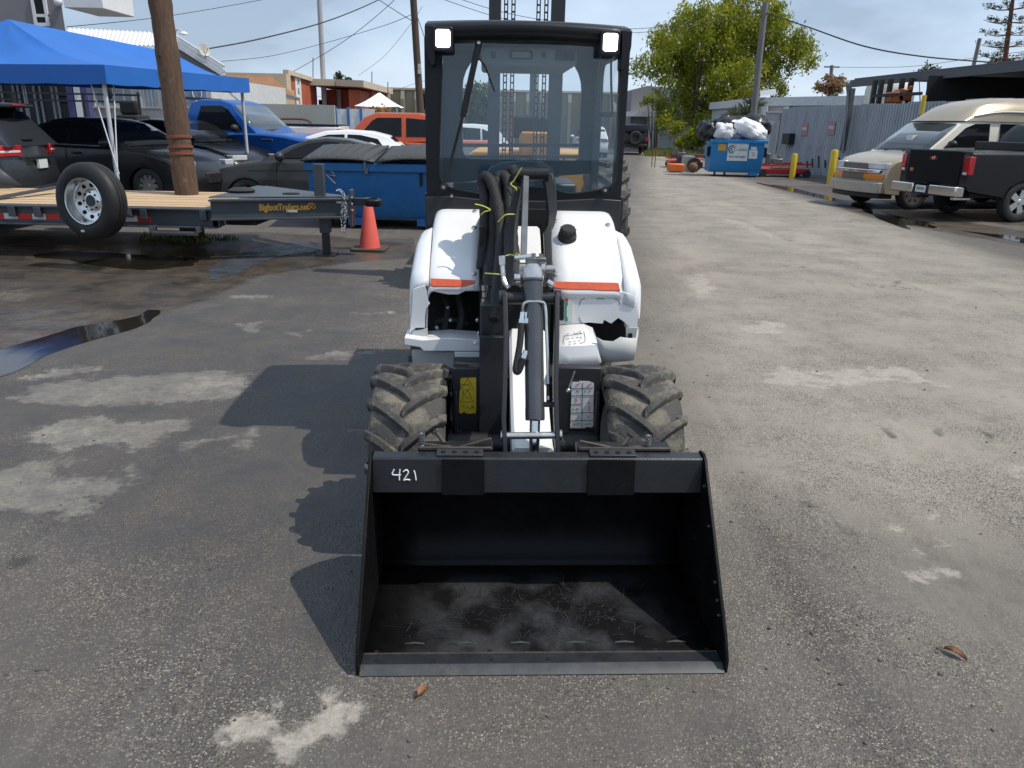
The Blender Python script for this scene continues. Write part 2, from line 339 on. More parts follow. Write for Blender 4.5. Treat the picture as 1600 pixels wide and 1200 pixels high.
def ground_mat():
    m = bpy.data.materials.new('asphalt'); m.use_nodes = True; n = m.node_tree.nodes; l = m.node_tree.links; b = n['Principled BSDF']
    geo = n.new('ShaderNodeNewGeometry'); P = geo.outputs['Position']
    def at_(k): x = n.new('ShaderNodeAttribute'); x.attribute_name = k; return x.outputs['Fac']
    def noise(sc, det=4, ro=.6, vec=P): x = n.new('ShaderNodeTexNoise'); x.inputs['Scale'].default_value = sc; x.inputs['Detail'].default_value = det; x.inputs['Roughness'].default_value = ro; l.new(vec, x.inputs['Vector']); return x.outputs[0]
    def math_(op, a, c=None, cl=False):
        x = n.new('ShaderNodeMath'); x.operation = op; x.use_clamp = cl
        for i, v in enumerate((a, c)):
            if v is None: continue
            if isinstance(v, (int, float)): x.inputs[i].default_value = v
            else: l.new(v, x.inputs[i])
        return x.outputs[0]
    def rng(v, a, c, lo=0, hi=1): x = n.new('ShaderNodeMapRange'); x.inputs[1].default_value = a; x.inputs[2].default_value = c; x.inputs[3].default_value = lo; x.inputs[4].default_value = hi; l.new(v, x.inputs[0]); return x.outputs[0]
    def mix(f, a, c):
        x = n.new('ShaderNodeMix'); x.data_type = 'RGBA'; 
        if isinstance(f, (int, float)): x.inputs[0].default_value = f
        else: l.new(f, x.inputs[0])
        for i, v in ((6, a), (7, c)):
            if isinstance(v, tuple): x.inputs[i].default_value = list(v)+[1]
            else: l.new(v, x.inputs[i])
        return x.outputs[2]
    mpg = n.new('ShaderNodeMapping'); mpg.inputs['Rotation'].default_value = (0, 0, R(-12)); mpg.inputs['Scale'].default_value = (1.3, .045, 1); l.new(P, mpg.inputs[0])
    streak = noise(1.6, 6, .65, mpg.outputs[0])
    big = noise(.8, 5, .6, mpg.outputs[0]); mid = noise(2.6, 6, .7); fine = noise(42, 3, .6); rag = noise(7, 7, .72)
    road = at_('road'); wet = at_('wet'); pat = at_('patch'); drk = at_('dark')
    base = mix(rng(mid, .3, .7), (.078, .072, .068), (.130, .117, .101))
    roadc = mix(rng(streak, .3, .7), (.295, .266, .222), (.375, .340, .282))
    rf = math_('ADD', road, math_('MULTIPLY', math_('SUBTRACT', streak, .5), .5))
    c = mix(rng(rf, .30, .95, 0, .9), base, roadc)
    c = mix(rng(big, .40, .75, 0, .30), c, (.078, .077, .082))
    c = mix(rng(noise(8.5, 7, .75), .52, .72, 0, .40), c, (.046, .043, .042))
    c = mix(rng(noise(5.5, 8, .78), .54, .74, 0, .30), c, (.28, .25, .20))
    c = mix(rng(noise(2.1, 7, .75), .50, .68, 0, .22), c, (.120, .092, .068))
    # aggregate: two scales of stones
    v = n.new('ShaderNodeTexVoronoi'); v.inputs['Scale'].default_value = 120; l.new(P, v.inputs['Vector'])
    sep = n.new('ShaderNodeSeparateColor'); l.new(v.outputs['Color'], sep.inputs[0])
    stone = math_('MULTIPLY', rng(sep.outputs[0], .55, .68), rng(v.outputs['Distance'], .55, .30))
    expo = rng(noise(1.3, 5, .65), .38, .62, .10, 1.0)
    stc = mix(sep.outputs[1], (.30, .25, .19), (.52, .48, .43))
    c = mix(math_('MULTIPLY', stone, math_('MULTIPLY', expo, .8)), c, stc)
    v2 = n.new('ShaderNodeTexVoronoi'); v2.inputs['Scale'].default_value = 170; l.new(P, v2.inputs['Vector'])
    sep2 = n.new('ShaderNodeSeparateColor'); l.new(v2.outputs['Color'], sep2.inputs[0])
    c = mix(math_('MULTIPLY', rng(sep2.outputs[0], .55, .75), math_('MULTIPLY', expo, .75)), c, (.030, .029, .030))
    # worn pale patches with ragged rims
    pf = math_('ADD', pat, math_('MULTIPLY', math_('SUBTRACT', rag, .5), 1.9))
    pm_ = math_('MULTIPLY', rng(pf, .38, .60), rng(pat, .0, .10))
    pc = mix(rng(fine, .3, .7), (.27, .25, .215), (.42, .39, .335))
    c = mix(math_('MULTIPLY', pm_, math_('MULTIPLY', rng(noise(11, 8, .8), .32, .55, .35, 1.0), rng(mid, .3, .55, .75, 1.0))), c, pc)
    # faint pale dust film everywhere
    dust = rng(noise(1.3, 8, .72, mpg.outputs[0]), .53, .75, 0, .22)
    c = mix(dust, c, (.30, .285, .255))
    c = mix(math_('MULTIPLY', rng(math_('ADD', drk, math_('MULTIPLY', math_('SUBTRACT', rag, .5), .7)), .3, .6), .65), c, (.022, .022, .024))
    dm_ = at_('damp_shade'); dpf = math_('MULTIPLY', rng(math_('ADD', dm_, math_('MULTIPLY', math_('SUBTRACT', noise(1.1, 7, .68), .5), 1.7)), .55, 1.0), rng(dm_, .02, .3))
    c = mix(math_('MULTIPLY', dpf, .62), c, mix(rng(mid, .35, .65), (.036, .037, .043), (.074, .063, .053)))  # damp tint plus the painted darkening around the loader's cast shadow
    # cracks and drips
    wv = n.new('ShaderNodeVectorMath'); wv.operation = 'ADD'; nzc = n.new('ShaderNodeTexNoise'); nzc.inputs['Scale'].default_value = 1.7; nzc.inputs['Detail'].default_value = 5; l.new(P, nzc.inputs['Vector']); l.new(P, wv.inputs[0]); l.new(nzc.outputs['Color'], wv.inputs[1])
    vc = n.new('ShaderNodeTexVoronoi'); vc.feature = 'DISTANCE_TO_EDGE'; vc.inputs['Scale'].default_value = .62; l.new(wv.outputs[0], vc.inputs['Vector'])
    crk = math_('MULTIPLY', rng(vc.outputs['Distance'], .0045, .0015), rng(noise(.33, 3, .5), .50, .58))
    c = mix(math_('MULTIPLY', crk, .7), c, (.030, .029, .030))
    vd = n.new('ShaderNodeTexVoronoi'); vd.inputs['Scale'].default_value = 1.15; l.new(wv.outputs[0], vd.inputs['Vector']); sd_ = n.new('ShaderNodeSeparateColor'); l.new(vd.outputs['Color'], sd_.inputs[0])
    c = mix(math_('MULTIPLY', math_('MULTIPLY', rng(vd.outputs['Distance'], .07, .025), rng(sd_.outputs[0], .62, .66)), .45), c, (.030, .028, .028))
    # damp areas
    wf = math_('ADD', wet, math_('MULTIPLY', math_('SUBTRACT', noise(.9, 6, .65, mpg.outputs[0]), .5), 1.1))
    wm = math_('MULTIPLY', rng(wf, .42, .62), rng(wet, .02, .2))
    brown = mix(rng(mid, .35, .65), (.030, .026, .023), (.115, .085, .056))
    c = mix(math_('MULTIPLY', wm, .80), c, brown)
    l.new(c, b.inputs['Base Color'])
    ro = math_('SUBTRACT', math_('SUBTRACT', rng(fine, .3, .7, .80, .95), math_('MULTIPLY', wm, .50), True), math_('MULTIPLY', dpf, .26), True)
    l.new(ro, b.inputs['Roughness']); b.inputs['Specular IOR Level'].default_value = .38
    h = math_('ADD', math_('MULTIPLY', rng(v.outputs['Distance'], 0, .6, 1, 0), expo), math_('MULTIPLY', fine, .6))
    h = math_('MULTIPLY', h, math_('SUBTRACT', 1.0, math_('MULTIPLY', pm_, .7)))
    bp = n.new('ShaderNodeBump'); bp.inputs['Strength'].default_value = .75; bp.inputs['Distance'].default_value = .006; l.new(h, bp.inputs['Height'])
    bp2 = n.new('ShaderNodeBump'); bp2.inputs['Strength'].default_value = .25; bp2.inputs['Distance'].default_value = .08; l.new(mid, bp2.inputs['Height']); l.new(bp.outputs[0], bp2.inputs['Normal'])
    l.new(bp2.outputs[0], b.inputs['Normal'])
    return m
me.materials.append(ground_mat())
g_o = bpy.data.objects.new('ground', me); COL.objects.link(g_o); g_o['kind'] = 'structure'

# standing water in the hollows
pud_m = bpy.data.materials.new('standing_water'); pud_m.use_nodes = True
_n = pud_m.node_tree.nodes; _l = pud_m.node_tree.links; _b = _n['Principled BSDF']
_b.inputs['Base Color'].default_value = (.016, .013, .010, 1); _b.inputs['Roughness'].default_value = .07; _b.inputs['Specular IOR Level'].default_value = .42; _b.inputs['IOR'].default_value = 1.45
_t = _n.new('ShaderNodeTexNoise'); _t.inputs['Scale'].default_value = 3; _bp = _n.new('ShaderNodeBump'); _bp.inputs['Strength'].default_value = .10; _bp.inputs['Distance'].default_value = .02
_l.new(_t.outputs[0], _bp.inputs['Height']); _l.new(_bp.outputs[0], _b.inputs['Normal'])
film_m = mat('wet_film', (.060, .068, .082), .24, var=.25, vs=3, spec=.8, rvar=.5)
def puddle(pts, k, m_=None):
    p = [gr(*a) for a in pts]; p = smoothp(p, 9, True)
    out = []
    c = sum(p, Vector())/len(p)
    for i, a in enumerate(p):
        nn = mnoise.noise(Vector((a.x*2.3, a.y*1.2, k*7.1)))*.20 + mnoise.noise(Vector((a.x*9, a.y*5, k*3.3)))*.09
        out.append((a.x*1 + (a.x-c.x)*nn, a.y + (a.y-c.y)*nn, .004))
    o = MB().add(out, [tuple(range(len(out)))]).build('puddle', m_ or pud_m, smooth=0); o['kind'] = 'structure'
puddle([(325,436),(335,416),(375,398),(420,386),(470,378),(500,384),(490,394),(440,400),(400,415),(360,432)], 1, film_m)
puddle([(-60,590),(-40,560),(60,530),(110,514),(160,505),(215,494),(235,484),(250,490),(210,512),(150,530),(80,552),(20,582)], 2)
puddle([(300,418),(180,420),(120,408),(60,400),(120,394),(220,398),(310,404)], 3)
puddle([(1395,350),(1330,322),(1230,298),(1185,287),(1215,290),(1300,308),(1400,338),(1470,352)], 4)
puddle([(1560,372),(1500,360),(1570,368),(1640,380),(1690,392),(1640,388)], 5)
# ------------------------------------------------------------------ the compact loader
YAW = R(2.5); LX, LY = .123, 2.076
loader = thing('wheel_loader', 'small white articulated wheel loader with black cab, both roof lamps lit', 'loader', (LX, LY, 0), YAW)
def q(px, py, ly):
    r = ray(px, py); c, s = cos(YAW), sin(YAW)
    o = (-LX*c - LY*s, LX*s - LY*c); d = (r.x*c + r.y*s, -r.x*s + r.y*c)
    t = (ly-o[1])/d[1]; return Vector((o[0]+t*d[0], ly, CAMH+t*r.z))
def qx(px, py, ly): return q(px, py, ly).x
def qz(px, py, ly): return q(px, py, ly).z

# --- wheels with chevron lugs
lug_me = {}
def wheel(cx, side, ly, Rr=.362, w=.31, nl=15):
    prof = [(.19, -w*.40), (.22, -w*.46), (.27, -w*.5), (.303, -w*.49), (.324, -w*.43), (.332, -w*.2), (.335, 0), (.332, w*.2), (.324, w*.43), (.303, w*.49), (.27, w*.5), (.22, w*.46), (.19, w*.40)]
    wh = bpy.data.objects.new('wheel', None); COL.objects.link(wh); wh.parent = loader; wh.location = (cx, ly, Rr); wh.empty_display_size = .1
    MB().lathe(prof, (0,0,0), (1,0,0), 48).build('tyre', tyre_m, wh, smooth=50)
    m = MB(); m.lathe([(.19, -w*.38), (.185, -w*.1), (.12, -w*.05), (0.02, -w*.05)], (0,0,0), (1,0,0), 32); m.lathe([(.19, w*.38), (.185, w*.1), (.12, w*.05), (0.02, w*.05)], (0,0,0), (1,0,0), 32)
    for k in range(8): a = 2*pi*k/8; m.cyl((-w*.12, .08*cos(a), .08*sin(a)), (w*.12, .08*cos(a), .08*sin(a)), .011, n=6)
    m.build('rim', white_p, wh)
    for hand in (-1, 1):
        key = (hand, w)
        if key not in lug_me:
            # a bar swept over the tread from the shoulder to just past the centre line
            rows = []
            N = 9
            for i in range(N):
                t = i/(N-1); x = hand*(w*.515 - t*w*.56)
                ang = (t**1.2)*.36
                tilt = .036 if t < .85 else .030
                top = Rr - .008*(1-t) if t > .12 else Rr-.022
                basr = .320
                if t > .9: top -= .012
                hw = (.0165+.004*t)/Rr
                def pt(rad, a): return (x, -rad*sin(a), rad*cos(a))
                rows.append([pt(basr, ang-hw*1.5), pt(top-.004, ang-hw*1.02), pt(top, ang-hw*.75), pt(top, ang+hw*.75), pt(top-.004, ang+hw*1.02), pt(basr, ang+hw*1.5)])
            b = MB().grid(rows); n6 = 6
            b.f.append(tuple(range(n6))); b.f.append(tuple(reversed(range((N-1)*n6, N*n6))))
            # shoulder: continue the bar down the sidewall
            x = hand*w*.52
            b.add([(x, -.326*sin(-.05), .326*cos(-.05)), (x, -.326*sin(.06), .326*cos(.06)), (hand*w*.50, -.27*sin(.04), .27*cos(.04)), (hand*w*.50, -.27*sin(-.05), .27*cos(-.05)),
                   (hand*w*.40, -.335*sin(-.05), .335*cos(-.05)), (hand*w*.40, -.335*sin(.06), .335*cos(.06))], [(0,1,2,3), (0,4,5,1)])
            o = b.build('lug', tyre_m, None, smooth=38); lug_me[key] = o.data; COL.objects.unlink(o); bpy.data.objects.remove(o)
        for k in range(nl):
            o = bpy.data.objects.new('lug', lug_me[key]); COL.objects.link(o); o.parent = wh
            o.rotation_euler = ((2*pi*(k + (.5 if hand < 0 else 0))/nl) * 1.0, 0, 0)
    return wh
CXF = -.03
wheel(CXF-.478, -1, 1.05); wheel(CXF+.495, 1, 1.05)
wheel(CXF-.44, -1, 2.55); wheel(CXF+.44, 1, 2.55)

# --- bucket
bk = MB()
shell = [(0.0, .004), (.57, .010), (.63, .028), (.672, .075), (.69, .14), (.685, .22), (.66, .31), (.60, .43), (.50, .548)]
sh = [Vector((0, a, b)) for a, b in shell]; sh = smoothp(sh, 4)
sh[0].y = .030; rows = [[(x, p.y, p.z) for x in np.linspace(-.598, .598, 9)] for p in sh if p.y >= .0299]
bucket_m = mat('bucket_black', (.0055, .0055, .006), .46, spec=.16, var=.35, vs=7, bump=.12, bs=150, dirt=(.035, .034, .033), dscale=16, dthr=.62)
# scuffed floor: scratches worn to pale steel
floor_m = mat('bucket_floor_scuffed', (.0060, .0060, .0065), .46, spec=.16, var=.4, vs=8, bump=.15, bs=180)
def scuff(m):
    n = m.node_tree.nodes; l = m.node_tree.links; b = n['Principled BSDF']; src = b.inputs['Base Color'].links[0].from_socket
    tc = n.new('ShaderNodeTexCoord'); P = tc.outputs['Object']
    r1 = n.new('ShaderNodeTexNoise'); r1.inputs['Scale'].default_value = 38; r1.inputs['Detail'].default_value = 8; r1.inputs['Roughness'].default_value = .8; l.new(P, r1.inputs['Vector'])
    a = n.new('ShaderNodeTexNoise'); a.inputs['Scale'].default_value = 5.2; a.inputs['Detail'].default_value = 4; l.new(P, a.inputs['Vector'])
    r2 = n.new('ShaderNodeMapRange'); r2.inputs[1].default_value = .44; r2.inputs[2].default_value = .58; l.new(a.outputs[0], r2.inputs[0])
    # only in the middle of the floor where loads slide
    sx = n.new('ShaderNodeSeparateXYZ'); l.new(P, sx.inputs[0])
    ab = n.new('ShaderNodeMath'); ab.operation = 'ABSOLUTE'; l.new(sx.outputs[0], ab.inputs[0])
    r3 = n.new('ShaderNodeMapRange'); r3.inputs[1].default_value = .50; r3.inputs[2].default_value = .30; l.new(ab.outputs[0], r3.inputs[0])
    r4 = n.new('ShaderNodeMapRange'); r4.inputs[1].default_value = .58; r4.inputs[2].default_value = .48; l.new(sx.outputs[1], r4.inputs[0])
    m1 = n.new('ShaderNodeMath'); m1.operation = 'MULTIPLY'; l.new(r1.outputs[0], m1.inputs[0]); l.new(r2.outputs[0], m1.inputs[1])
    m2 = n.new('ShaderNodeMath'); m2.operation = 'MULTIPLY'; l.new(m1.outputs[0], m2.inputs[0]); l.new(r3.outputs[0], m2.inputs[1])
    m3 = n.new('ShaderNodeMath'); m3.operation = 'MULTIPLY'; l.new(m2.outputs[0], m3.inputs[0]); l.new(r4.outputs[0], m3.inputs[1])
    m4 = n.new('ShaderNodeMath'); m4.operation = 'MULTIPLY'; m4.inputs[1].default_value = 1.1; l.new(m3.outputs[0], m4.inputs[0])
    mm = n.new('ShaderNodeMix'); mm.data_type = 'RGBA'; l.new(m4.outputs[0], mm.inputs[0]); l.new(src, mm.inputs[6]); mm.inputs[7].default_value = (.055, .058, .065, 1); l.new(mm.outputs[2], b.inputs['Base Color'])
scuff(floor_m)
bucket = bpy.data.objects.new('bucket', None); COL.objects.link(bucket); bucket.parent = loader; bucket.empty_display_size = .1
MB().grid(rows).build('bucket_shell', floor_m, bucket, smooth=40, solid=.010)
# individual scrape marks on the floor
rg = random.Random(42); sc_m = MB()
def floor_z(y): return float(np.interp(y, [0, .57, .60], [.0045, .0102, .018])) + .0112
lobes = [(-.10, .40, .20, .12), (.16, .38, .22, .15), (-.05, .24, .28, .09), (.20, .26, .16, .10), (.0, .17, .42, .05), (-.38, .22, .10, .08)]
for i in range(700):
    cx, cy, rx_, ry_ = lobes[rg.choice((0, 0, 1, 1, 1, 2, 2, 3, 4, 5))]
    x = rg.gauss(cx, rx_*.5); y = rg.gauss(cy, ry_*.5); a = rg.choice((rg.gauss(0, .5), rg.gauss(0, .5), rg.gauss(1.4, .4), rg.uniform(0, 3.1))); L_ = rg.choice((.012, .02, .03, .05, .09))*rg.uniform(.5, 1.2); cv = rg.uniform(-18, 18); w_ = rg.choice((.0004, .0006, .0009, .0015))*rg.uniform(.6, 1.3)
    pts = []
    for k in range(7):
        t = (k/6-.5)*L_; aa = a + cv*t; x += cos(aa)*L_/6; y += sin(aa)*L_/6; pts.append((x, y, aa))
    if max(abs(p[0]) for p in pts) > .56 or min(p[1] for p in pts) < .10 or max(p[1] for p in pts) > .56: continue
    rowa = []
    for k, (px_, py_, aa) in enumerate(pts):
        ww = w_*sin(pi*(.12+.76*k/6)); rowa.append([(px_-sin(aa)*ww, py_+cos(aa)*ww, floor_z(py_)), (px_+sin(aa)*ww, py_-cos(aa)*ww, floor_z(py_))])
    sc_m.grid(rowa)
o = sc_m.build('scrape_marks', mat('scraped_steel', (.036, .039, .044), .5, .3, var=.5, vs=40), bucket, smooth=0, recalc=False); o['kind'] = 'stuff'
side = [(0.0, .0), (.0, .050), (.04, .115), (.445, .565), (.475, .578), (.52, .572), (.62, .43), (.69, .28), (.705, .14), (.685, .05), (.62, .004)]
for x0, x1 in ((-.609, -.598), (.598, .609)):
    MB().prism(side, x0, x1, 'x').build('side_plate', bucket_m, bucket, bevel=.002)
# bolt holes along the right side plate edge, and along the cutting edge
hole = mat('bolt_hole', (.003, .003, .003), .9)
lipsteel = mat('cutting_edge_steel', (.10, .104, .112), .42, .3, var=.3, vs=12, dirt=(.13, .065, .035), dscale=9, dthr=.60)
MB().prism([(.0292, .001), (.0292, .021), (.080, .021), (.083, .012), (.083, .001)], -.597, .597, 'x').build('cutting_edge', mat('edge_plate_paint', (.022, .025, .030), .40, .2, var=.35, vs=11, dirt=(.11, .055, .03), dscale=10, dthr=.62), bucket, bevel=.0015)
MB().prism([(-.006, .001), (-.006, .0045), (.026, .0215), (.029, .0215), (.029, .001)], -.597, .597, 'x').build('ground_bevel', mat('bare_bevel_steel', (.055, .058, .064), .45, .3, var=.25, vs=16, dirt=(.16, .08, .045), dscale=8, dthr=.60), bucket)
hb = MB().cyl((0,0,0), (0,0,.0015), .0075, n=12).build('bolt_hole', hole, bucket); first = True
hx = [-.555, -.365, -.175, .012, .20, .39, .565]
for i, x in enumerate(hx):
    for yy in (.050, .100):
        if i == 6 and yy < .08: continue
        o = hb if first else hb.copy()
        if not first: COL.objects.link(o)
        first = False; o.parent = bucket; o.location = (x + (.006 if yy < .08 else 0), yy, .0212 if yy < .08 else .0150)
# welded seam and skip welds behind the edge
wl = MB()
wl.tube([(-.595, .086, .0160), (0, .086, .0165), (.595, .086, .0160)], .0050, 6)
wl.build('weld_bead', worn, bucket)
w0 = None
for x in (-.43, -.25, -.07, .12, .29, .47):
    m = MB().tube([(x-.033, .142, .0155), (x, .143, .0175), (x+.033, .141, .0155)], [.002, .0042, .002], 6)
    m.build('weld_bead', mat('ground_weld', (.11, .11, .11), .4, .6, var=.3, vs=30), bucket)
# top lip channel
lipz0 = .437
MB().prism([(.438, .437), (.455, .560), (.462, .566), (.515, .566), (.515, .556), (.466, .552), (.450, .440)], -.597, .597, 'x').build('lip_channel', mat('lip_paint', (.014, .016, .020), .36, var=.25, vs=9, dirt=(.09, .09, .09), dscale=22, dthr=.66, bump=.1, bs=160), bucket, bevel=.002)
for xa, xb in ((qx(690, 740, .44), qx(757, 740, .44)), (qx(918, 740, .44), qx(992, 740, .44))):
    MB().prism([(.428, .432), (.443, .566), (.449, .566), (.436, .432)], xa, xb, 'x').build('hook_plate', bucket_m, bucket, bevel=.0015)
# right side small bolt studs
for t in (.12, .2, .3, .62, .86):
    y = .04+(.445-.04)*t; z = .115+(.565-.115)*t
    MB().cyl((.590, y+.016, z-.02), (.5985, y+.016, z-.02), .005, n=8).build('stud', worn, bucket)
# chalk number: hand drawn strokes lying on the lip channel
def on_lip(px, py):
    # intersect with sloping lip face
    lo, hi = .42, .47
    for _ in range(30):
        mid = (lo+hi)/2; p = q(px, py, mid); fy = .438 + (p.z-.437)*(.017/.123)
        if mid > fy: hi = mid
        else: lo = mid
    p = q(px, py, (lo+hi)/2); p.y -= .0012; return p
chalk = mat('white_chalk', (.78, .78, .78), .9, var=.12, vs=120)
cm = MB()
for st in ([(616,733),(613,741),(624,742),(626,741)], [(625,733),(624,741),(624,750)], [(630,737),(635,734),(638,738),(634,745),(631,750),(636,749),(641,750)], [(647,735),(649,742),(650,750)]):
    cm.tube(smoothp([on_lip(*p) for p in st], 5), .0026, 6)
cm.build('chalk_number', chalk, bucket)

# --- quick coupler behind the lip
def coupler(sgn, pts):
    xa, xb = pts
    m = MB(); m.box(xa, xb, .53, .60, .545, .572); m.box(xa, xb, .53, .545, .42, .545)
    c = m.build('coupler_frame', black_p, loader, bevel=.003)
    MB().box(xa+.004, xb-.004, .522, .536, .566, .578).build('frame_edge', worn, c, bevel=.002)
    return c
cl = coupler(-1, (qx(653, 705, .53), qx(770, 705, .53))); crr = coupler(1, (qx(902, 708, .53), qx(1048, 708, .53)))
for cpl, (xa, xb) in ((cl, (qx(683, 710, .5), qx(755, 710, .5))), (crr, (qx(920, 712, .5), qx(991, 712, .5)))):
    m = MB(); n = 4; w = xb-xa
    m.prism([(.462, .566), (.462, .575), (.505, .582), (.505, .566)], xa, xb, 'x')
    m.build('hole_bar', frame_p, cpl, bevel=.0015)
    for k in range(4):
        x = xa + w*(.14+.24*k)
        MB().cyl((x, .484, .572), (x, .484, .5805), .0095, n=14).build('hole', hole, cpl)
def lever(cpl, a, b, spring, bolt):
    p0 = q(a[0], a[1], .55); p1 = q(b[0], b[1], .55)
    MB().bar(p0, p1, .012, .014).build('latch_lever', worn, cpl, bevel=.003)
    p2 = q(spring[0], spring[1]+8, .56)
    MB().bar(p1, p2+Vector((0, 0, -.012)), .012, .012).build('latch_link', worn, cpl, bevel=.003)
    h = [p2 + Vector((.011*cos(t*.9), .011*sin(t*.9), -.022+.0016*t)) for t in range(0, 36)]
    MB().tube(h, .0026, 5).build('spring', steel, cpl)
    MB().cyl(p2 + Vector((0, 0, -.025)), p2 + Vector((0, 0, .034)), .0055, n=8).build('spring_pin', zinc, cpl)
    pb = q(bolt[0], bolt[1], .57); pc = pb + Vector((.03 if cpl is crr else -.03, .02, .035))
    m = MB().cyl(pb, pc, .009, n=10); m.cyl(pc, pc + (pc-pb).normalized()*.008, .015, n=6); m.build('latch_bolt', worn, cpl)
lever(cl, (768, 686), (718, 700), (659, 682), (694, 692)); lever(crr, (905, 690), (958, 701), (1012, 685), (972, 697))

# --- telescopic lift arm, white
bx0, bx1 = -.085, .078
arm = MB()
path = [(.70, qz(830,700,.70), .30), (.76, qz(830,690,.76), .30), (.84, qz(830,672,.84), .36), (1.05, .62, .48), (1.45, .95, .80), (1.75, 1.19, 1.02), (1.82, 1.22, 1.05)]
rows = []
for y, zt, zb in path: rows.append([(bx0, y, zb), (bx0, y, zt-.012), (bx0+.012, y, zt), (bx1-.012, y, zt), (bx1, y, zt-.012), (bx1, y, zb)])
arm.grid(rows, closed=True); arm.f.append(tuple(range(6)))
arm_o = arm.build('lift_arm', white_p, loader, smooth=30)
# inner section
MB().box(bx0-.004, bx1+.010, .693, .73, .30, qz(830,712,.69)).build('arm_head', white_p, arm_o, bevel=.004)
# tilt plates (two dark links) with pins
def plate(pxs, x0off, w, name='tilt_plate'):
    pts = [q(*p) for p in pxs]; m = MB(); rws = []
    for p in pts: rws.append([(p.x, p.y-.03, p.z), (p.x+w, p.y-.03, p.z), (p.x+w, p.y+.03, p.z), (p.x, p.y+.03, p.z)])
    m.grid(rws, closed=True); m.f += [(0,1,2,3), tuple(range(len(m.v)-4, len(m.v)))]
    return m.build(name, frame_p, loader, bevel=.003)
plate([(785, 455, .92), (787, 520, .84), (785, 600, .74), (783, 650, .69), (786, 712, .64)], 0, .018)
plate([(866, 458, .92), (866, 520, .84), (864, 600, .74), (865, 650, .69), (868, 715, .64)], 0, .018)
pinm = MB(); a = q(784, 681, .66); b = q(876, 680, .66); pinm.cyl(a, b, .014, n=16); pinm.cyl(a - Vector((.004,0,0)), a + Vector((.004,0,0)), .021, n=16); pinm.cyl(b - Vector((.004,0,0)), b + Vector((.004,0,0)), .021, n=16)
pinm.build('lower_pin', zinc, loader)
m = MB(); a = q(784, 466, .92); b = q(872, 466, .92); m.cyl(a, b, .024, n=16); m.build('upper_pin', frame_p, loader)
for p in (a, b): MB().cyl(p-Vector((.012,0,0)), p+Vector((.012,0,0)), .032, n=18).build('pin_boss', frame_p, loader, bevel=.002)
# tilt cylinder
c0 = q(833, 432, .92); c1 = q(836, 657, .70); dr = (c1-c0).normalized()
cyl = MB().lathe([(.012, -.02), (.038, -.02), (.041, -.014), (.041, .02), (.037, .022), (.037, (c1-c0).length-.05), (.038, (c1-c0).length-.045), (.038, (c1-c0).length-.004), (.034, (c1-c0).length), (.018, (c1-c0).length)], c0, dr, 28).build('tilt_cylinder', barrel, loader, smooth=40)
MB().cyl(c1, q(834, 722, .655), .0205, n=20).build('piston_rod', chrome, cyl)
MB().lathe([(.0, -.045), (.03, -.045), (.042, -.03), (.043, 0), (.041, .012)], c0, dr, 24).build('cylinder_head', zinc, cyl)
# hard line running down the barrel
hl = smoothp([q(818, 500, .85), q(817, 480, .85), q(824, 472, .85), q(845, 472, .85), q(852, 480, .85), q(854, 520, .82), q(857, 600, .75), q(857, 625, .72)], 6)
MB().tube(hl, .0065, 8).build('hard_line', zinc, cyl)
m = MB(); m.cyl(q(857, 600, .75), q(857, 630, .72), .009, n=10); m.cyl(q(850, 632, .715), q(864, 632, .715), .011, n=8); m.build('line_fitting', black_p, cyl)
# valve block / coupler plate on top
vb = MB(); p = q(833, 420, .95)
vb.box(p.x-.055, p.x+.035, p.y-.02, p.y+.03, p.z-.03, p.z+.02, None)
vbo = vb.build('valve_block', zinc, loader, bevel=.005)
for dx, dz in ((-.03, .0), (-.005, -.018), (.02, .008), (-.04, -.02)):
    MB().cyl((p.x+dx, p.y-.019, p.z+dz), (p.x+dx, p.y-.034, p.z+dz), .0095, n=6).build('hex_bolt', chrome, vbo)
a = q(850, 420, .93); b = q(866, 422, .93)
m = MB(); m.cyl(a - Vector((.012,0,0)), a+Vector((.004,0,0)), .026, n=18)
for k in range(5): m.cyl(a+Vector((.004+.008*k,0,0)), a+Vector((.010+.008*k,0,0)), .016, n=16); m.cyl(a+Vector((.010+.008*k,0,0)), a+Vector((.012+.008*k,0,0)), .013, n=16)
m.build('quick_coupling', zinc, vbo)
a = q(856, 440, .92); MB().cyl(a, a+Vector((.02, -.01, -.012)), .011, n=10).build('elbow_fitting', chrome, vbo)
a = q(812, 408, .96); MB().cyl(a+Vector((-.02, 0, .012)), a+Vector((.05, 0, .02)), .010, n=10).build('cross_fitting', chrome, vbo)
a = q(808, 434, .93); MB().lathe([(0, -.012), (.016, -.012), (.018, 0), (.016, .012), (0, .012)], a, (1, 0, 0), 16).build('ball_fitting', chrome, vbo)
m = MB(); m.box(p.x-.03, p.x+.05, p.y-.012, p.y+.03, p.z+.018, p.z+.045); m.box(p.x+.02, p.x+.05, p.y-.035, p.y-.012, p.z-.02, p.z+.03); m.build('valve_cap', MATS['grey_steel'], vbo, bevel=.004)
for dx, dz in ((.0, .048), (.03, .048)): MB().cyl((p.x+dx, p.y, p.z+dz-.005), (p.x+dx, p.y, p.z+dz+.012), .010, n=6).build('hex_plug', chrome, vbo)
# left pipe elbow by the hoses
hl = smoothp([q(784, 405, 1.0), q(786, 428, .98), q(788, 440, .96), q(795, 450, .95)], 5)
MB().tube(hl, .010, 8).build('pipe_elbow', zinc, vbo); m = MB(); m.cyl(q(784, 400, 1.0), q(785, 414, .99), .014, n=6); m.build('pipe_nut', zinc, vbo)
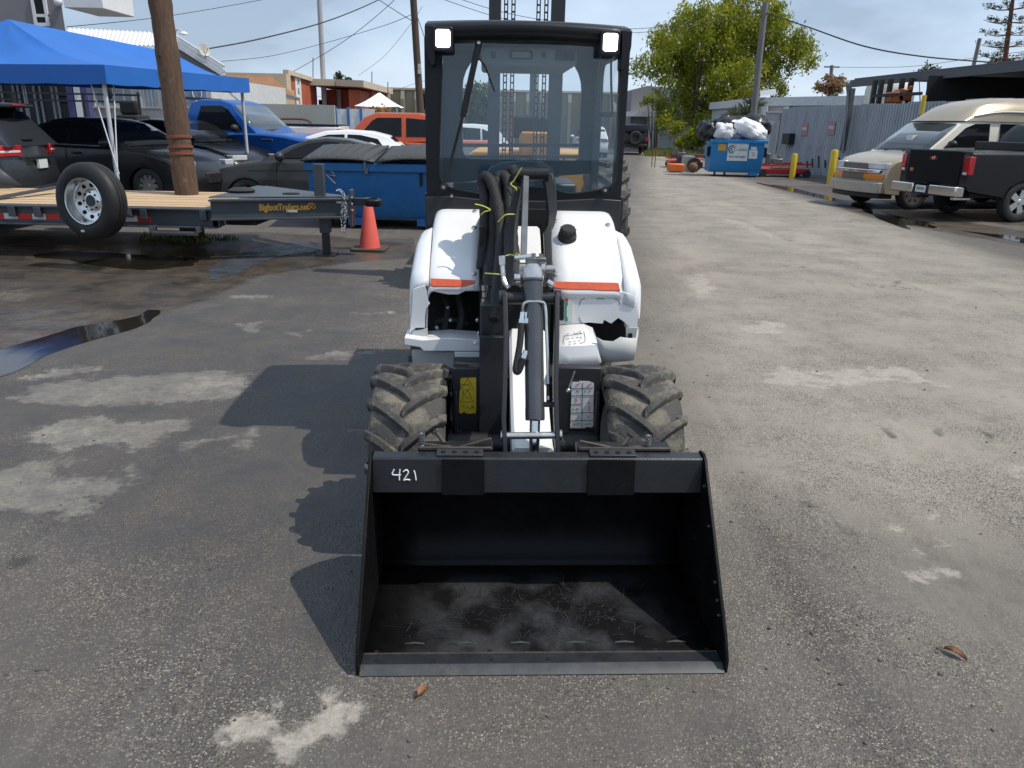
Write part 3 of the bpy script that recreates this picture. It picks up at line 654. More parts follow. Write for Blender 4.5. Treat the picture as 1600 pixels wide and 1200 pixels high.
# lower short hoses with crimped ferrules
for pts in ([(815, 505, .83), (812, 540, .80), (806, 575, .77), (810, 580, .765), (818, 560, .77)], [(825, 505, .83), (827, 530, .81), (826, 548, .80), (822, 560, .79)]):
    MB().tube(smoothp([q(*a) for a in pts], 6), .0135, 10).build('hose', rubber, cyl)
for a, b in (((817, 488, .85), (814, 513, .83)), ((824, 488, .85), (825, 510, .83)), ((822, 548, .79), (818, 560, .78))):
    m = MB(); A, B = q(*a), q(*b); m.cyl(A, A+(B-A)*.45, .011, n=6); m.cyl(A+(B-A)*.45, B, .0145, n=14); m.build('hose_ferrule', chrome, cyl)
# --- fat sleeved hoses from the cab down
HO = [([(752, 420, 1.45), (757, 350, 1.52), (757, 300, 1.60), (753, 283, 1.62), (760, 276, 1.60), (770, 290, 1.56), (780, 330, 1.48), (783, 380, 1.38), (778, 440, 1.22), (772, 500, 1.08)], .024),
      ([(768, 430, 1.40), (772, 340, 1.52), (775, 288, 1.60), (784, 274, 1.62), (793, 284, 1.58), (797, 320, 1.50), (796, 370, 1.36), (796, 410, 1.20), (798, 455, 1.02)], .025),
      ([(783, 330, 1.62), (787, 285, 1.66), (795, 268, 1.66), (806, 272, 1.62), (805, 310, 1.52), (800, 350, 1.40), (802, 400, 1.22), (804, 455, 1.0)], .027),
      ([(760, 330, 1.60), (764, 400, 1.46), (762, 450, 1.32), (765, 495, 1.16)], .022)]
for pts, r in HO:
    P_ = smoothp([q(*a) for a in pts], 9); rr = [r*(1+.06*sin(i*1.7)+.05*sin(i*.61)) for i in range(len(P_))]
    MB().tube(P_, rr, 14).build('sleeved_hose', hose_m, loader, smooth=60)
def tie(pts, r=.0028): MB().tube(smoothp([q(*a) for a in pts], 6), r, 6).build('zip_tie', yellow_tie, loader)
tie([(815, 262, 1.50), (803, 282, 1.52), (798, 288, 1.52), (806, 294, 1.50), (807, 298, 1.5)])
tie([(742, 319, 1.48), (755, 322, 1.48), (766, 328, 1.46), (757, 331, 1.47), (751, 336, 1.48)])
tie([(778, 347, 1.37), (788, 337, 1.36), (794, 335, 1.36), (805, 335, 1.37)])
tie([(790, 400, 1.14), (797, 398, 1.14), (805, 399, 1.13), (808, 396, 1.14), (812, 401, 1.14)])
tie([(758, 427, 1.2), (772, 428, 1.14), (786, 429, 1.14)])
# vertical link bar and black cross tube in front of the windscreen
a, b = q(822, 276, 1.52), q(818, 402, 1.02)
MB().bar(a, b, .026, .012, up=(0, 1, .2)).build('link_bar', steel, loader, bevel=.002)
a, b = q(806, 272, 1.56), q(855, 272, 1.56)
m = MB(); m.cyl(a, b, .032, n=20); m.cyl(a+Vector((.03,0,0)), a+Vector((.034,0,0)), .0335, n=20); m.cyl(b-Vector((.004,0,0)), b+Vector((.004,0,0)), .034, n=20); m.build('cross_tube', black_p, loader)
rows = []
for px, py, ly, w in ((846, 270, 1.56, .05), (852, 290, 1.54, .05), (857, 330, 1.50, .04), (856, 350, 1.46, .032), (850, 362, 1.42, .03), (852, 410, 1.25, .03), (856, 450, 1.08, .024)):
    p = q(px, py, ly); rows.append([(p.x, p.y, p.z), (p.x+w, p.y, p.z), (p.x+w, p.y+.05, p.z-.02), (p.x, p.y+.05, p.z-.02)])
m = MB().grid(rows, closed=True); m.f += [(0,1,2,3), tuple(range(len(m.v)-4, len(m.v)))]
m.build('tower_plate', black_p, loader, bevel=.004)

# --- white fenders
def fender(name, inner, outer, front, xin_top, xo_top, stations, zclamp, leftside):
    # stations: (ly, z, plan, xi, xo)
    rows = []
    for ly, z, xi, xo, fr in stations:
        s = 1 if xo > xi else -1; w = abs(xo-xi)
        cols = [0, .2, .4, .6, .8, w-.10 if False else 1]
        row = []
        flat = w-.062
        for t in (0, .25, .5, .75, 1): row.append((xi+s*flat*t, ly, z))
        for dx, dz, dy in ((.022, -.002, .003), (.042, -.010, .008), (.055, -.026, .016), (.061, -.05, .026), (.064, -.11, .036), (.068, -.19, .042), (.072, -.30, .045)):
            row.append((xi+s*(flat+dx), ly+dy*fr, max(zclamp if dz < -.06 else -9, z+dz)))
        rows.append(row)
    return MB().grid(rows).build(name, white_p, loader, smooth=40, solid=.008)
FL = 1.45   # local depth of the fenders' front face
xiL = qx(750, 440, FL); xoR = qx(992, 470, FL); xiR = qx(866, 440, FL); xoL = qx(645, 470, FL)
zf = qz(900, 452, FL)
stR = [(1.97, 1.285, qx(864, 330, 1.9), .452, 0), (1.90, 1.290, qx(864, 330, 1.9), .455, 0), (1.85, 1.270, qx(863, 340, 1.85), .460, 0), (1.72, 1.185, qx(862, 375, 1.7), .470, .0), (1.58, 1.10, qx(862, 410, 1.6), .474, .2), (1.50, 1.045, xiR, .476, .5), (1.462, zf+.008, xiR, .476, .8), (1.45, zf-.012, xiR, .475, .8), (1.447, zf-.04, xiR, .474, .8)]
f_r = fender('fender', 0, 0, 0, 0, 0, stR, .80, False)
f_r['label'] = 'white fender with the black fuel cap'
stL = [(1.97, 1.285, xiL, -.448, 0), (1.90, 1.290, xiL, -.452, 0), (1.85, 1.270, xiL, -.455, 0), (1.72, 1.185, xiL, -.462, .0), (1.58, 1.10, xiL, -.466, .2), (1.50, 1.045, xiL, -.468, .5), (1.462, zf+.008, xiL, -.468, .8), (1.45, zf-.012, xiL, -.468, .8)]
f_l = fender('fender', 0, 0, 0, 0, 0, stL, .72, True)
def flare(sg, front, zc, par):
    rows = []
    for ly, z, xo in ((1.97, 1.14, .49), (1.86, 1.19, .505), (1.80, 1.19, .515), (1.72, 1.155, .528), (1.60, 1.085, .536), (1.52, 1.035, .540), (1.475, .995, .538)) + front:
        xi_ = .455; row = [(sg*xi_, ly, z+.012)]
        for dx, dz in ((-.05, .006), (-.025, -.004), (-.008, -.022), (0, -.05), (.002, -.12), (.004, -.25)): row.append((sg*(xo+dx), ly + (.02 if dx > -.02 and ly < 1.5 else 0), max(zc, z+dz) if dz < -.03 else z+dz))
        rows.append(row)
    return MB().grid(rows).build('fender_flare', white_p, par, smooth=40, solid=.008)
flare(1, ((1.46, .95, .532), (1.455, .90, .525)), .83, f_r); flare(-1, ((1.47, .97, .532),), .72, f_l)
f_l['label'] = 'white fender with its front torn open'
# right front face with torn lower corner
def panel(pxs, ly, th, name, m, parent, bevel=.002):
    pts = [q(a, b, ly) for a, b in pxs]
    return MB().prism([(p.x, p.z) for p in pts], ly, ly+th, 'y').build(name, m, parent, bevel=bevel)
inner_w = mat('white_plastic_inside', (.50, .51, .50), .55, var=.08)
panel([(866,456),(975,456),(990,462),(996,480),(996,513),(984,513),(975,503),(966,497),(955,506),(944,500),(942,506),(930,505),(920,504),(905,506),(866,508)], 1.452, .008, 'front_face', white_p, f_r)
# raised recess outlines on the face
lm = MB()
for st in ([(906,477),(907,470),(914,466)], [(932,467),(944,467)], [(961,467),(967,470),(968,476)], [(905,496),(907,502),(912,506)]):
    lm.tube(smoothp([q(a, b, 1.4515) for a, b in st], 4), .0014, 5)
lm.build('groove_line', dark, f_r)
panel(rrect(874, 881, 467, 501, 3.2, 4), 1.448, .006, 'hand_slot', dark, f_r, 0)
gs = panel([(882,466),(895,466),(895,502),(882,503)], 1.449, .004, 'gauge_sticker', mat('sticker_white', (.70, .70, .66), .5), f_r, 0)
panel([(883,466.5),(887.5,466.5),(887.5,471),(883,471)], 1.4475, .003, 'sticker_mark', mat('sticker_red', (.55, .03, .04), .5), gs, 0)
panel([(883,472),(887.5,472),(887.5,476),(885.5,480),(885.5,493),(887.5,498),(887,502),(883,502)], 1.4475, .003, 'sticker_mark', mat('sticker_green', (.03, .30, .17), .5), gs, 0)
# reflectors: lying on the slope just above the fold
def slope_panel(pxs, name, m, parent, off=.004):
    out = []
    for a, b in pxs:
        lo, hi = 1.3, 1.9
        for _ in range(40):
            mid = (lo+hi)/2; p = q(a, b, mid)
            zs = np.interp(mid, [1.45, 1.462, 1.50, 1.58, 1.72, 1.85, 1.9], [zf-.012, zf+.008, 1.045, 1.10, 1.185, 1.27, 1.29])
            if p.z > zs: lo = mid
            else: hi = mid
        p = q(a, b, lo); out.append(p + Vector((0, -off*.6, off)))
    n = len(out); up = Vector((0, -.003, .005))
    return MB().add([o-up for o in out]+[o for o in out], [tuple(range(n, 2*n))]+[(i, (i+1) % n, n+(i+1) % n, n+i) for i in range(n)]).build(name, m, parent, smooth=0)
slope_panel([(862,444),(866,441),(966,443),(969,455),(940,454.5),(920,453),(900,453),(878,452),(866,450)], 'reflector_strip', reflector, f_r)
slope_panel([(673,436),(742,439),(742,444),(732,446),(728,449),(676,448),(673,445)], 'reflector_strip', reflector, f_l)
# fuel cap
lo = None
for ly in np.linspace(1.5, 1.95, 200):
    p = q(886, 372, ly); zs = np.interp(ly, [1.5, 1.58, 1.72, 1.85, 1.9], [1.045, 1.10, 1.185, 1.27, 1.29])
    if p.z < zs: lo = p; break
nrm = Vector((0, -.5, .86)).normalized()
fc = MB().lathe([(.0, .062), (.030, .062), (.036, .056), (.038, .030), (.044, .026), (.046, .010), (.046, -.01)], lo, nrm, 28).build('fuel_cap', rubber, f_r, smooth=40)
for k in range(12):
    a = 2*pi*k/12; x = Vector((1,0,0)); y = nrm.cross(x); c = lo + nrm*.043 + (x*cos(a)+y*sin(a))*.037
    MB().bar(c-nrm*.012, c+nrm*.012, .006, .004).build('cap_rib', rubber, fc)
# torn hem under the left reflector and rivets
panel([(672,449),(700,452),(742,446),(735,452),(722,457),(716,460),(700,460),(690,458),(676,455),(670,452)], 1.455, .006, 'torn_edge', white_p, f_l, .001)
panel([(645,452),(664,446),(667,458),(669,470),(672,474),(666,482),(664,495),(664,512),(650,512),(640,520),(643,490)], 1.458, .008, 'torn_edge', white_p, f_l, .001)
for fo, p_ in ((f_l, (741, 356)), (f_l, (740, 428)), (f_l, (742, 331)), (f_r, (868, 346)), (f_r, (868, 428)), (f_r, (950, 352))):
    for ly in np.linspace(1.46, 1.95, 260):
        p = q(p_[0], p_[1], ly); zs = np.interp(ly, [1.45, 1.462, 1.50, 1.58, 1.72, 1.85, 1.9], [zf-.012, zf+.008, 1.045, 1.10, 1.185, 1.27, 1.29])
        if p.z < zs: break
    MB().lathe([(.013, -.004), (.013, .003), (.008, .007), (.001, .007)], (p.x, p.y, zs+.001), (0, -.5, .86), 12).build('panel_bolt', zinc, fo)
# black engine-bay innards seen through the tear
m = MB(); m.box(-.50, xiL+.01, 1.75, 1.80, .55, 1.06); m.box(xiL-.004, xiL+.012, 1.46, 1.9, .60, 1.26)
m.box(-.50, -.2, 1.5, 1.8, .60, .64); m.build('bay_wall', dark, f_l)
for pts, r in (([(690,455,1.66),(700,480,1.62),(695,515,1.58)], .016), ([(715,455,1.66),(722,490,1.6),(718,520,1.58)], .020), ([(680,505,1.6),(700,498,1.6),(730,506,1.6)], .012)):
    MB().tube(smoothp([q(*a) for a in pts], 6), r, 8).build('bay_hose', rubber, f_l)
for a in ((683,512,1.55),(704,500,1.56),(746,500,1.5),(748,520,1.5),(700,480,1.6)):
    MB().sphere(q(*a), .011, 8, 6).build('bay_fitting', zinc, f_l)
# fitting stack left of the left plate
m = MB()
for k in range(4): m.cyl(q(757, 446+k*10, 1.25), q(757, 454+k*10, 1.25), .011 if k % 2 else .0145, n=10)
m.build('fitting_stack', zinc, loader)
# --- white lower front panels
y0 = 1.40
tl = [q(632,527,y0), q(660,531,y0), q(700,528,y0), q(750,531,y0), q(750,549,y0), q(662,549,y0), q(656,543,y0), q(632,539,y0)]
low = MB().prism([(p.x, p.z) for p in tl], y0, y0+.16, 'y').build('lower_panel', white_p, loader, bevel=.004)
low['label'] = 'torn white lower panel beside the gaping bay'
panel([(645,518),(668,513),(668,530),(640,530)], 1.46, .008, 'torn_flap', inner_w, low, .001)
panel([(710,549.5),(750,549.5),(749,577),(712,576)], y0+.004, .05, 'panel_tab', white_p, low, .004)
panel([(643,549.5),(709.5,549.5),(711,578),(690,570),(645,570)], y0+.05, .04, 'panel_underside', inner_w, low, .003)
MB().cyl(q(742,535,y0-.004), q(742,535,y0+.01), .008, n=10).build('rivet', zinc, low)
# right: bulging panel with printed notice, and the broken side cup
cup_y = 1.36
a = [q(868,508,1.44), q(920,506,1.44), q(935,512,1.43)]
b = [q(868,541,1.27), q(922,538,1.27), q(934,526,1.30)]
c = [q(870,577,1.25), q(938,570,1.25), q(936,540,1.29)]
a = [q(868,509,1.445), q(890,507,1.445), q(912,506,1.445), q(926,512,1.44), q(928,518,1.40)]
b = [q(868,542,1.29), q(890,541,1.29), q(915,540,1.29), q(934,538,1.30), q(935,537,1.31)]
c = [q(870,578,1.27), q(890,575,1.27), q(915,572,1.27), q(935,569,1.28), q(940,566,1.29)]
rows = [a, [x*.5+y*.5 + Vector((0,-.008,.008)) for x, y in zip(a, b)], b, [x*.9+y*.1 + Vector((0,-.004,0)) for x, y in zip(b, c)], c]
rows = [a, b, [x*.5+y*.5 for x, y in zip(b, c)], c]
bul = MB().grid(rows).build('front_bulge', white_p, loader, smooth=18, solid=.01)
bul['label'] = 'white panel with a printed notice in front of the torn side cup'
cup = MB(); o_ = [(929,515),(997,512),(999,560),(993,566),(940,566),(936,540)]
rows = [[q(931,527,1.30), q(942,533,1.29), q(958,534,1.28), q(970,527,1.28), q(985,529,1.285), q(996,528,1.30), q(998,514,1.40)],
        [q(936,545,1.30), q(946,548,1.29), q(960,548,1.28), q(972,546,1.28), q(985,546,1.285), q(994,546,1.30), q(996,530,1.40)],
        [q(940,566,1.30), q(948,567,1.29), q(960,566,1.28), q(972,565,1.28), q(983,564,1.285), q(990,563,1.30), q(993,545,1.40)]]
cup.grid(rows).build('side_cup', inner_w, f_r, smooth=40, solid=.008)
m = MB(); m.box(.26, .50, 1.56, 1.60, .60, 1.0); m.build('bay_wall', dark, f_r)
panel([(978,512),(998,512),(998,528),(978,527)], 1.45, .008, 'cup_back', inner_w, f_r, .001)
panel([(982,521),(988,521),(988,528),(982,528)], 1.445, .004, 'cup_slot', dark, f_r, 0)
# --- printed notice: lies on the bulge's top
def on_bulge(px, py):
    t = (py-507)/34; return q(px, py, 1.445-.155*t) + Vector((0, -.004, .004))
ink = mat('printed_ink', (.03, .03, .035), .7)
nm = MB()
for st in ([(881,526),(885,525),(910,522)], [(882,524),(880,535),(882,538)], [(912,519),(914,528),(914,535)], [(885,523),(889,522)], [(897,520),(898,523),(900,521),(902,523),(904,519)], [(906,518),(907,522)], [(884,530),(890,529.5)], [(893,529),(896,529)], [(900,528),(904,528)], [(907,527),(908,530)], [(888,535),(893,535)], [(896,534),(899,534)], [(903,533),(906,533)], [(888,539),(892,538.5)], [(896,538),(900,537.5)], [(905,537),(913,536)]):
    nm.tube([on_bulge(*p) for p in st], .0011, 5)
nm.build('printed_notice', ink, bul)

# --- front chassis between the wheels
ch = MB()
ch.box(-.335, -.215, 1.06, 1.12, .36, qz(730,575,1.06)); ch.box(.10, .31, 1.06, 1.12, .36, qz(900,578,1.06)+.01)
ch.box(-.335, .31, 1.12, 1.5, .30, .66)
ch.box(-.215, -.10, 1.10, 1.16, .30, .98)
chassis = ch.build('front_chassis', frame_p, loader, bevel=.006)
m = MB(); m.box(-.218, -.115, 1.03, 1.06, .40, .86); m.build('side_cover', frame_p, chassis, bevel=.003)
m = MB(); m.box(xiL, .10, 1.30, 1.9, .60, 1.02); m.box(-.20, .11, 1.84, 1.90, .9, 1.30); m.build('center_frame', dark, loader)
for xa in (-.325, .286): MB().box(xa, xa+.014, 1.02, 1.06, .36, .62).build('wheel_guard', frame_p, chassis, bevel=.003)
MB().box(-.30, -.11, .66, .72, .40, .47).build('axle_block', frame_p, chassis, bevel=.006); MB().box(.10, .30, .66, .72, .40, .47).build('axle_block', frame_p, chassis, bevel=.006)
# axle
MB().cyl((-.35, 1.05, .362), (.30, 1.05, .362), .07, n=18).build('front_axle', black_p, chassis)
DY = 1.057
decal_y = mat('yellow_decal', (.60, .42, .02), .45, var=.12, vs=40, dirt=(.25, .18, .05), dscale=60, dthr=.64)
def decal(pxs, ly, name, m, parent): 
    pts = [q(a, b, ly) for a, b in pxs]; return MB().prism([(p.x, p.z) for p in pts], ly, ly+.0025, 'y').build(name, m, parent, smooth=0)
yd = decal([(720,591),(744,590),(744,640),(743,646),(738,645.5),(736,646.5),(728,646),(725,643),(722,646),(717,645),(718,612),(720,606),(719,597)], DY, 'warning_decal', decal_y, chassis)
dm = MB()
for st in ([(731,591),(721,608),(740,608),(731,591)], [(731,609),(720,627.5),(739,628),(731,609)], [(722,633),(722,635),(727,635)], [(723,611),(724,613),(723,617)], [(728,602),(732,600),(734,604)], [(727,621),(731,620),(734,623)], [(736,637),(738,633),(740,637)], [(737,638),(738,635),(740,639)], [(729,635),(736,640)], [(720,600),(729,602)]):
    dm.tube([q(a, b, DY-.0008) for a, b in st], .0013, 5)
dm.build('decal_print', ink, yd)
wd_m = mat('white_decal', (.66, .67, .67), .5, var=.05, vs=30)
wd = decal([(893,597),(905,597),(905,595.5),(920,596),(928,599),(927,665),(925,668),(917,667),(914,669),(891,669),(892,640),(893,620)], DY, 'service_decal', wd_m, chassis)
dm = MB()
for st in ([(910.5,598),(909,668)], [(893,607),(927,606)], [(893,618),(927,618)], [(892,632),(909,631)], [(892,645),(927,644.5)], [(892,657),(927,657)], [(899,613),(902,610),(905,613)], [(913,612),(915,610),(914,614)], [(919,613),(923,610)], [(899,640),(902,637),(904,641)], [(901,654),(904,650)], [(918,653),(921,649)], [(896,663),(906,662)], [(914,663),(923,662)], [(895,637),(896,641)], [(907,622),(908,622)]):
    dm.tube([q(a, b, DY-.0008) for a, b in st], .0012, 5)
dm.build('decal_print', ink, wd)
dm = MB()
for st in ([(900,621),(900.5,628)], [(919,627),(920,631)], [(920.5,634),(920,642)], [(900,602),(906,599)], [(917,604),(924,599)]):
    dm.tube([q(a, b, DY-.0008) for a, b in st], .0018, 5)
dm.build('decal_print', mat('print_red', (.45, .03, .03), .6), wd)
a, b = q(898, 580, 1.03), q(888, 610, 1.02); m = MB(); m.cyl(a, b, .004, n=8); m.sphere(b, .010, 8, 6); m.build('grease_rod', zinc, chassis)
for a in ((875,590),(899,588),(753,626),(772,532)): MB().cyl(q(a[0],a[1],DY-.004), q(a[0],a[1],DY), .007, n=10).build('bolt', hole if a[0] > 800 else zinc, chassis)

# --- rear body under the cab
m = MB(); m.box(-.42, .42, 2.0, 3.2, .45, 1.22); m.box(-.40, .40, 3.0, 3.6, .6, 1.35); m.build('rear_body', black_p, loader, bevel=.02)

# --- cab
cab = bpy.data.objects.new('cab', None); COL.objects.link(cab); cab.parent = loader; cab.empty_display_size = .1
CY = 1.95; CB = 2.95
xl0, xr0 = qx(667, 300, CY), qx(969, 300, CY); xl1, xr1 = qx(675, 75, CY), qx(985, 75, CY)
cabp = mat('cab_black', (.010, .0105, .013), .42, spec=.35, var=.2, vs=6, dirt=(.05, .05, .05), dscale=12, dthr=.68)
ztop, zbot = 2.10, 1.20
inner_px = smoothp([Vector((a, b, 0)) for a, b in ((689,70),(700,63),(760,60),(827,59),(900,61),(955,64),(968,72),(969,110),(968,180),(966,240),(964,275),(955,292),(920,300),(890,303),(860,296),(826,293),(790,296),(760,304),(730,300),(700,293),(686,278),(685,240),(687,180),(689,110))], 3, True)
inn = [(qx(p.x, p.y, CY), qz(p.x, p.y, CY)) for p in inner_px]
cx_, cz_ = sum(p[0] for p in inn)/len(inn), sum(p[1] for p in inn)/len(inn)
outr = []
for x, z in inn:
    dx, dz = x-cx_, z-cz_; hh = .5*(ztop-zbot); cz2 = (ztop+zbot)/2
    k = 1e9
    for lim in ((xr1-cx_)/dx if dx > 1e-6 else 1e9, (xl0-cx_)/dx if dx < -1e-6 else 1e9, (ztop-cz_)/dz if dz > 1e-6 else 1e9, (1.36-cz_)/dz-0 if False else ((zbot-cz_)/dz if dz < -1e-6 else 1e9)): k = min(k, lim)
    X, Z = cx_+dx*k, cz_+dz*k
    outr.append((X, Z))
MB().ring(outr, inn, CY, CY+.05, 'y').build('front_frame', cabp, cab, bevel=.004)
seal = [(cx_+(x-cx_)*.985, cz_+(z-cz_)*.985) for x, z in inn]
MB().ring(inn, seal, CY-.006, CY+.02, 'y').build('window_seal', rubber, cab)
wind = glass('windscreen_glass', (.955, .985, 1.0), .055, (.16, .40, .56), 1.0)
MB().prism(seal, CY+.002, CY+.008, 'y').build('windscreen', wind, cab, smooth=0)
# corner posts running back
for xa in (xl0, xr0-.05):
    pass
xl, xr = (xl0+xl1)/2, (xr0+xr1)/2
xl, xr = -.475, .485
zr = 2.10
# side frames with glass
for sx, x0 in ((-1, xl), (1, xr)):
    o = [(CY+.05, zbot), (CB, zbot), (CB, zr), (CY+.05, zr)]
    outer = []; innr = rrect(CY+.075, CB-.14, 1.32, 2.04, .08, 6)
    cu, cv = (CY+.075+CB-.14)/2, (1.32+2.04)/2
    for u, v in innr:
        du, dv = u-cu, v-cv; k = min((CB-cu)/du if du > 1e-6 else 1e9, (CY+.052-cu)/du if du < -1e-6 else 1e9, (zr-cv)/dv if dv > 1e-6 else 1e9, (zbot-cv)/dv if dv < -1e-6 else 1e9)
        outer.append((cu+du*k, cv+dv*k))
    MB().ring(outer, innr, x0-.022, x0+.022, 'x').build('side_frame', cabp, cab, bevel=.004)
    MB().prism(innr, x0-.003, x0+.003, 'x').build('side_glass', glass('side_glass', (.98, .99, 1.0), .015, (.25, .38, .42), .35) if 'side_glass' not in MATS else MATS['side_glass'], cab, smooth=0)
# rear frame with window
innr = rrect(qx(723, 180, CB), qx(906, 180, CB), qz(820, 249, CB), qz(820, 78, CB), (.22, .22, .06, .03), 7)
cu, cv = (innr[0][0]+innr[14][0])/2, 1.75; outer = []
for u, v in innr:
    du, dv = u-cu, v-cv; k = min((xr-.023-cu)/du if du > 1e-6 else 1e9, (xl+.023-cu)/du if du < -1e-6 else 1e9, (zr-cv)/dv if dv > 1e-6 else 1e9, (zbot-cv)/dv if dv < -1e-6 else 1e9)
    outer.append((cu+du*k, cv+dv*k))
MB().ring(outer, innr, CB-.05, CB, 'y').build('rear_frame', cabp, cab, bevel=.004)
MB().prism(innr, CB-.028, CB-.022, 'y').build('rear_window', MATS['side_glass'], cab, smooth=0)
# roof with visor and lamp brackets
rxl, rxr = qx(663, 40, 1.84), qx(989, 46, 1.84)
rows = []
for ly, zt in ((1.83, 2.135), (1.86, 2.158), (2.1, 2.19), (2.6, 2.19), (3.0, 2.165), (3.05, 2.13)):
    row = []
    for t in np.linspace(-1, 1, 11): row.append((rxl+(rxr-rxl)*(t+1)/2, ly + .03*t*t*(1 if ly < 2 else -1), zt - .018*t*t))
    rows.append(row)
MB().grid(rows).build('roof', cabp, cab, smooth=40, solid=.07)
MB().prism([(rxl+.02, 2.075), (rxr-.02, 2.075), (rxr-.02, 2.115), (rxl+.02, 2.115)], 1.88, CY+.05, 'y').build('visor', cabp, cab, bevel=.01)
lamp_m = emis('lamp_light', (1.0, .98, .93), 6.0)
for sgn, (lx_, ly_) in ((-1, (692, 60)), (1, (954, 66))):
    xo = rxl if sgn < 0 else rxr
    br = [(xo, 2.13), (xo, 2.06), (xo - sgn*.012, 1.99), (xo - sgn*.028, 1.955), (xo - sgn*.045, 1.96), (xo - sgn*.05, 2.13)]
    MB().prism(br, 1.85, 1.95, 'y').build('lamp_bracket', cabp, cab, bevel=.004)
    c = q(lx_, ly_, 1.83)
    lh = MB().prism(rrect(c.x-.047, c.x+.047, c.z-.055, c.z+.052, .012, 4), 1.835, 1.90, 'y').build('headlamp', cabp, cab, bevel=.004)
    MB().prism(rrect(c.x-.033, c.x+.033, c.z-.038, c.z+.038, .010, 4), 1.826, 1.836, 'y').build('lamp_lens', lamp_m, lh, bevel=.002)
# wiper
a, b = q(748, 68, 1.93), q(723, 182, 1.93); 
w1 = MB(); w1.bar(a, b, .030, .016, up=(0, 1, 0)); w1.cyl(a+Vector((0,-.012,.004)), a+Vector((0,.012,.004)), .016, n=12)
wo = w1.build('wiper_arm', black_p, cab, bevel=.004)
MB().bar(b+Vector((.002,0,.01)), q(698, 274, 1.93), .013, .010, up=(0,1,0)).build('wiper_blade', rubber, wo)
MB().tube(smoothp([q(746, 90, 1.93), q(757, 102, 1.93), q(765, 122, 1.93), q(773, 143, 1.93)], 5), .004, 6).build('washer_tube', rubber, wo)
MB().cyl(a+Vector((0,-.016,.004)), a+Vector((0,-.012,.004)), .009, n=6).build('pivot_nut', zinc, wo)
# grab handle loop inside, right; cable
hy = 1.99
MB().tube(smoothp([q(940, 75, hy), q(937, 110, hy), q(935, 165, hy), q(938, 176, hy), q(945, 179, hy), q(957, 179, hy)], 5), .012, 8).build('grab_handle', black_p, cab)
MB().tube(smoothp([q(955, 84, hy), q(955, 130, hy), q(957, 178, hy)], 4), .006, 6).build('handle_stay', black_p, cab)
# ceiling console
lin = mat('cab_lining', (.26, .29, .31), .7, var=.1)
x0, x1 = qx(752, 88, 2.12), qx(902, 88, 2.12)
con = MB().prism(rrect(x0, x1, 1.985, 2.07, .02, 4), 2.12, 2.8, 'y').build('ceiling_console', lin, cab, bevel=.01)
a = q(814, 86, 2.115); MB().prism(rrect(a.x-.06, a.x+.06, a.z-.02, a.z+.022, .01, 3), 2.11, 2.121, 'y').build('console_vent', rubber, con); MB().prism(rrect(a.x-.045, a.x+.045, a.z-.012, a.z+.014, .004, 3), 2.106, 2.112, 'y').build('vent_grille', mat('pale_plastic', (.34, .34, .31), .6), con)
for px in (771, 850): a = q(px, 86, 2.115); MB().prism(rrect(a.x-.012, a.x+.012, a.z-.014, a.z+.014, .004, 3), 2.112, 2.121, 'y').build('console_button', rubber, con)
a = q(883, 86, 2.115); MB().prism(rrect(a.x-.05, a.x+.05, a.z-.026, a.z+.02, .004, 3), 2.112, 2.121, 'y').build('console_speaker', rubber, con)
# dash hump, seat, levers
hump = []
for px, py in ((752,300),(756,275),(768,262),(785,255),(820,252),(850,254),(864,264),(868,280),(870,300)): p = q(px, py, 2.05); hump.append((p.x, p.z))
MB().prism(hump, 2.05, 2.2, 'y').build('dashboard', mat('dash_plastic', (.035, .042, .045), .6), cab, bevel=.012)
m = MB(); m.prism(rrect(-.22, .22, 1.0, 1.42, .08, 5), 2.62, 2.76, 'y'); m.box(-.24, .24, 2.25, 2.7, .98, 1.12); m.build('seat', mat('seat_vinyl', (.02, .02, .022), .6), cab, bevel=.03)
MB().box(xl+.03, xr-.03, 2.0, 2.93, 1.18, 1.22).build('cab_floor', cabp, cab)
# cowl between windscreen and fenders with bolts
cw = MB(); cw.prism([(xl0-.004, 1.20), (xr0+.004, 1.20), (xr0+.004, 1.345), (xr0-.12, 1.352), (.12, 1.335), (-.18, 1.335), (xl0+.12, 1.352), (xl0-.004, 1.345)], CY-.03, CY, 'y')
cwo = cw.build('cowl_panel', frame_p, cab, bevel=.004)
for px, py in ((693,292),(945,297),(706,306),(866,306)):
    c = q(px, py, CY-.032); MB().cyl(c, c+Vector((0,-.012,0)), .018 if py < 300 else .012, n=14).build('cowl_bolt', rubber, cwo); MB().cyl(c+Vector((0,-.012,0)), c+Vector((0,-.018,0)), .008, n=10).build('bolt_head', chrome, cwo)
# lower cab sill trims left and right
for px0, px1 in ((664, 684), (957, 974)):
    a, b = qx(px0, 320, 1.97), qx(px1, 320, 1.97); MB().box(a, b, 1.965, 2.1, 1.0, 1.36).build('cab_sill', frame_p, cab, bevel=.004)
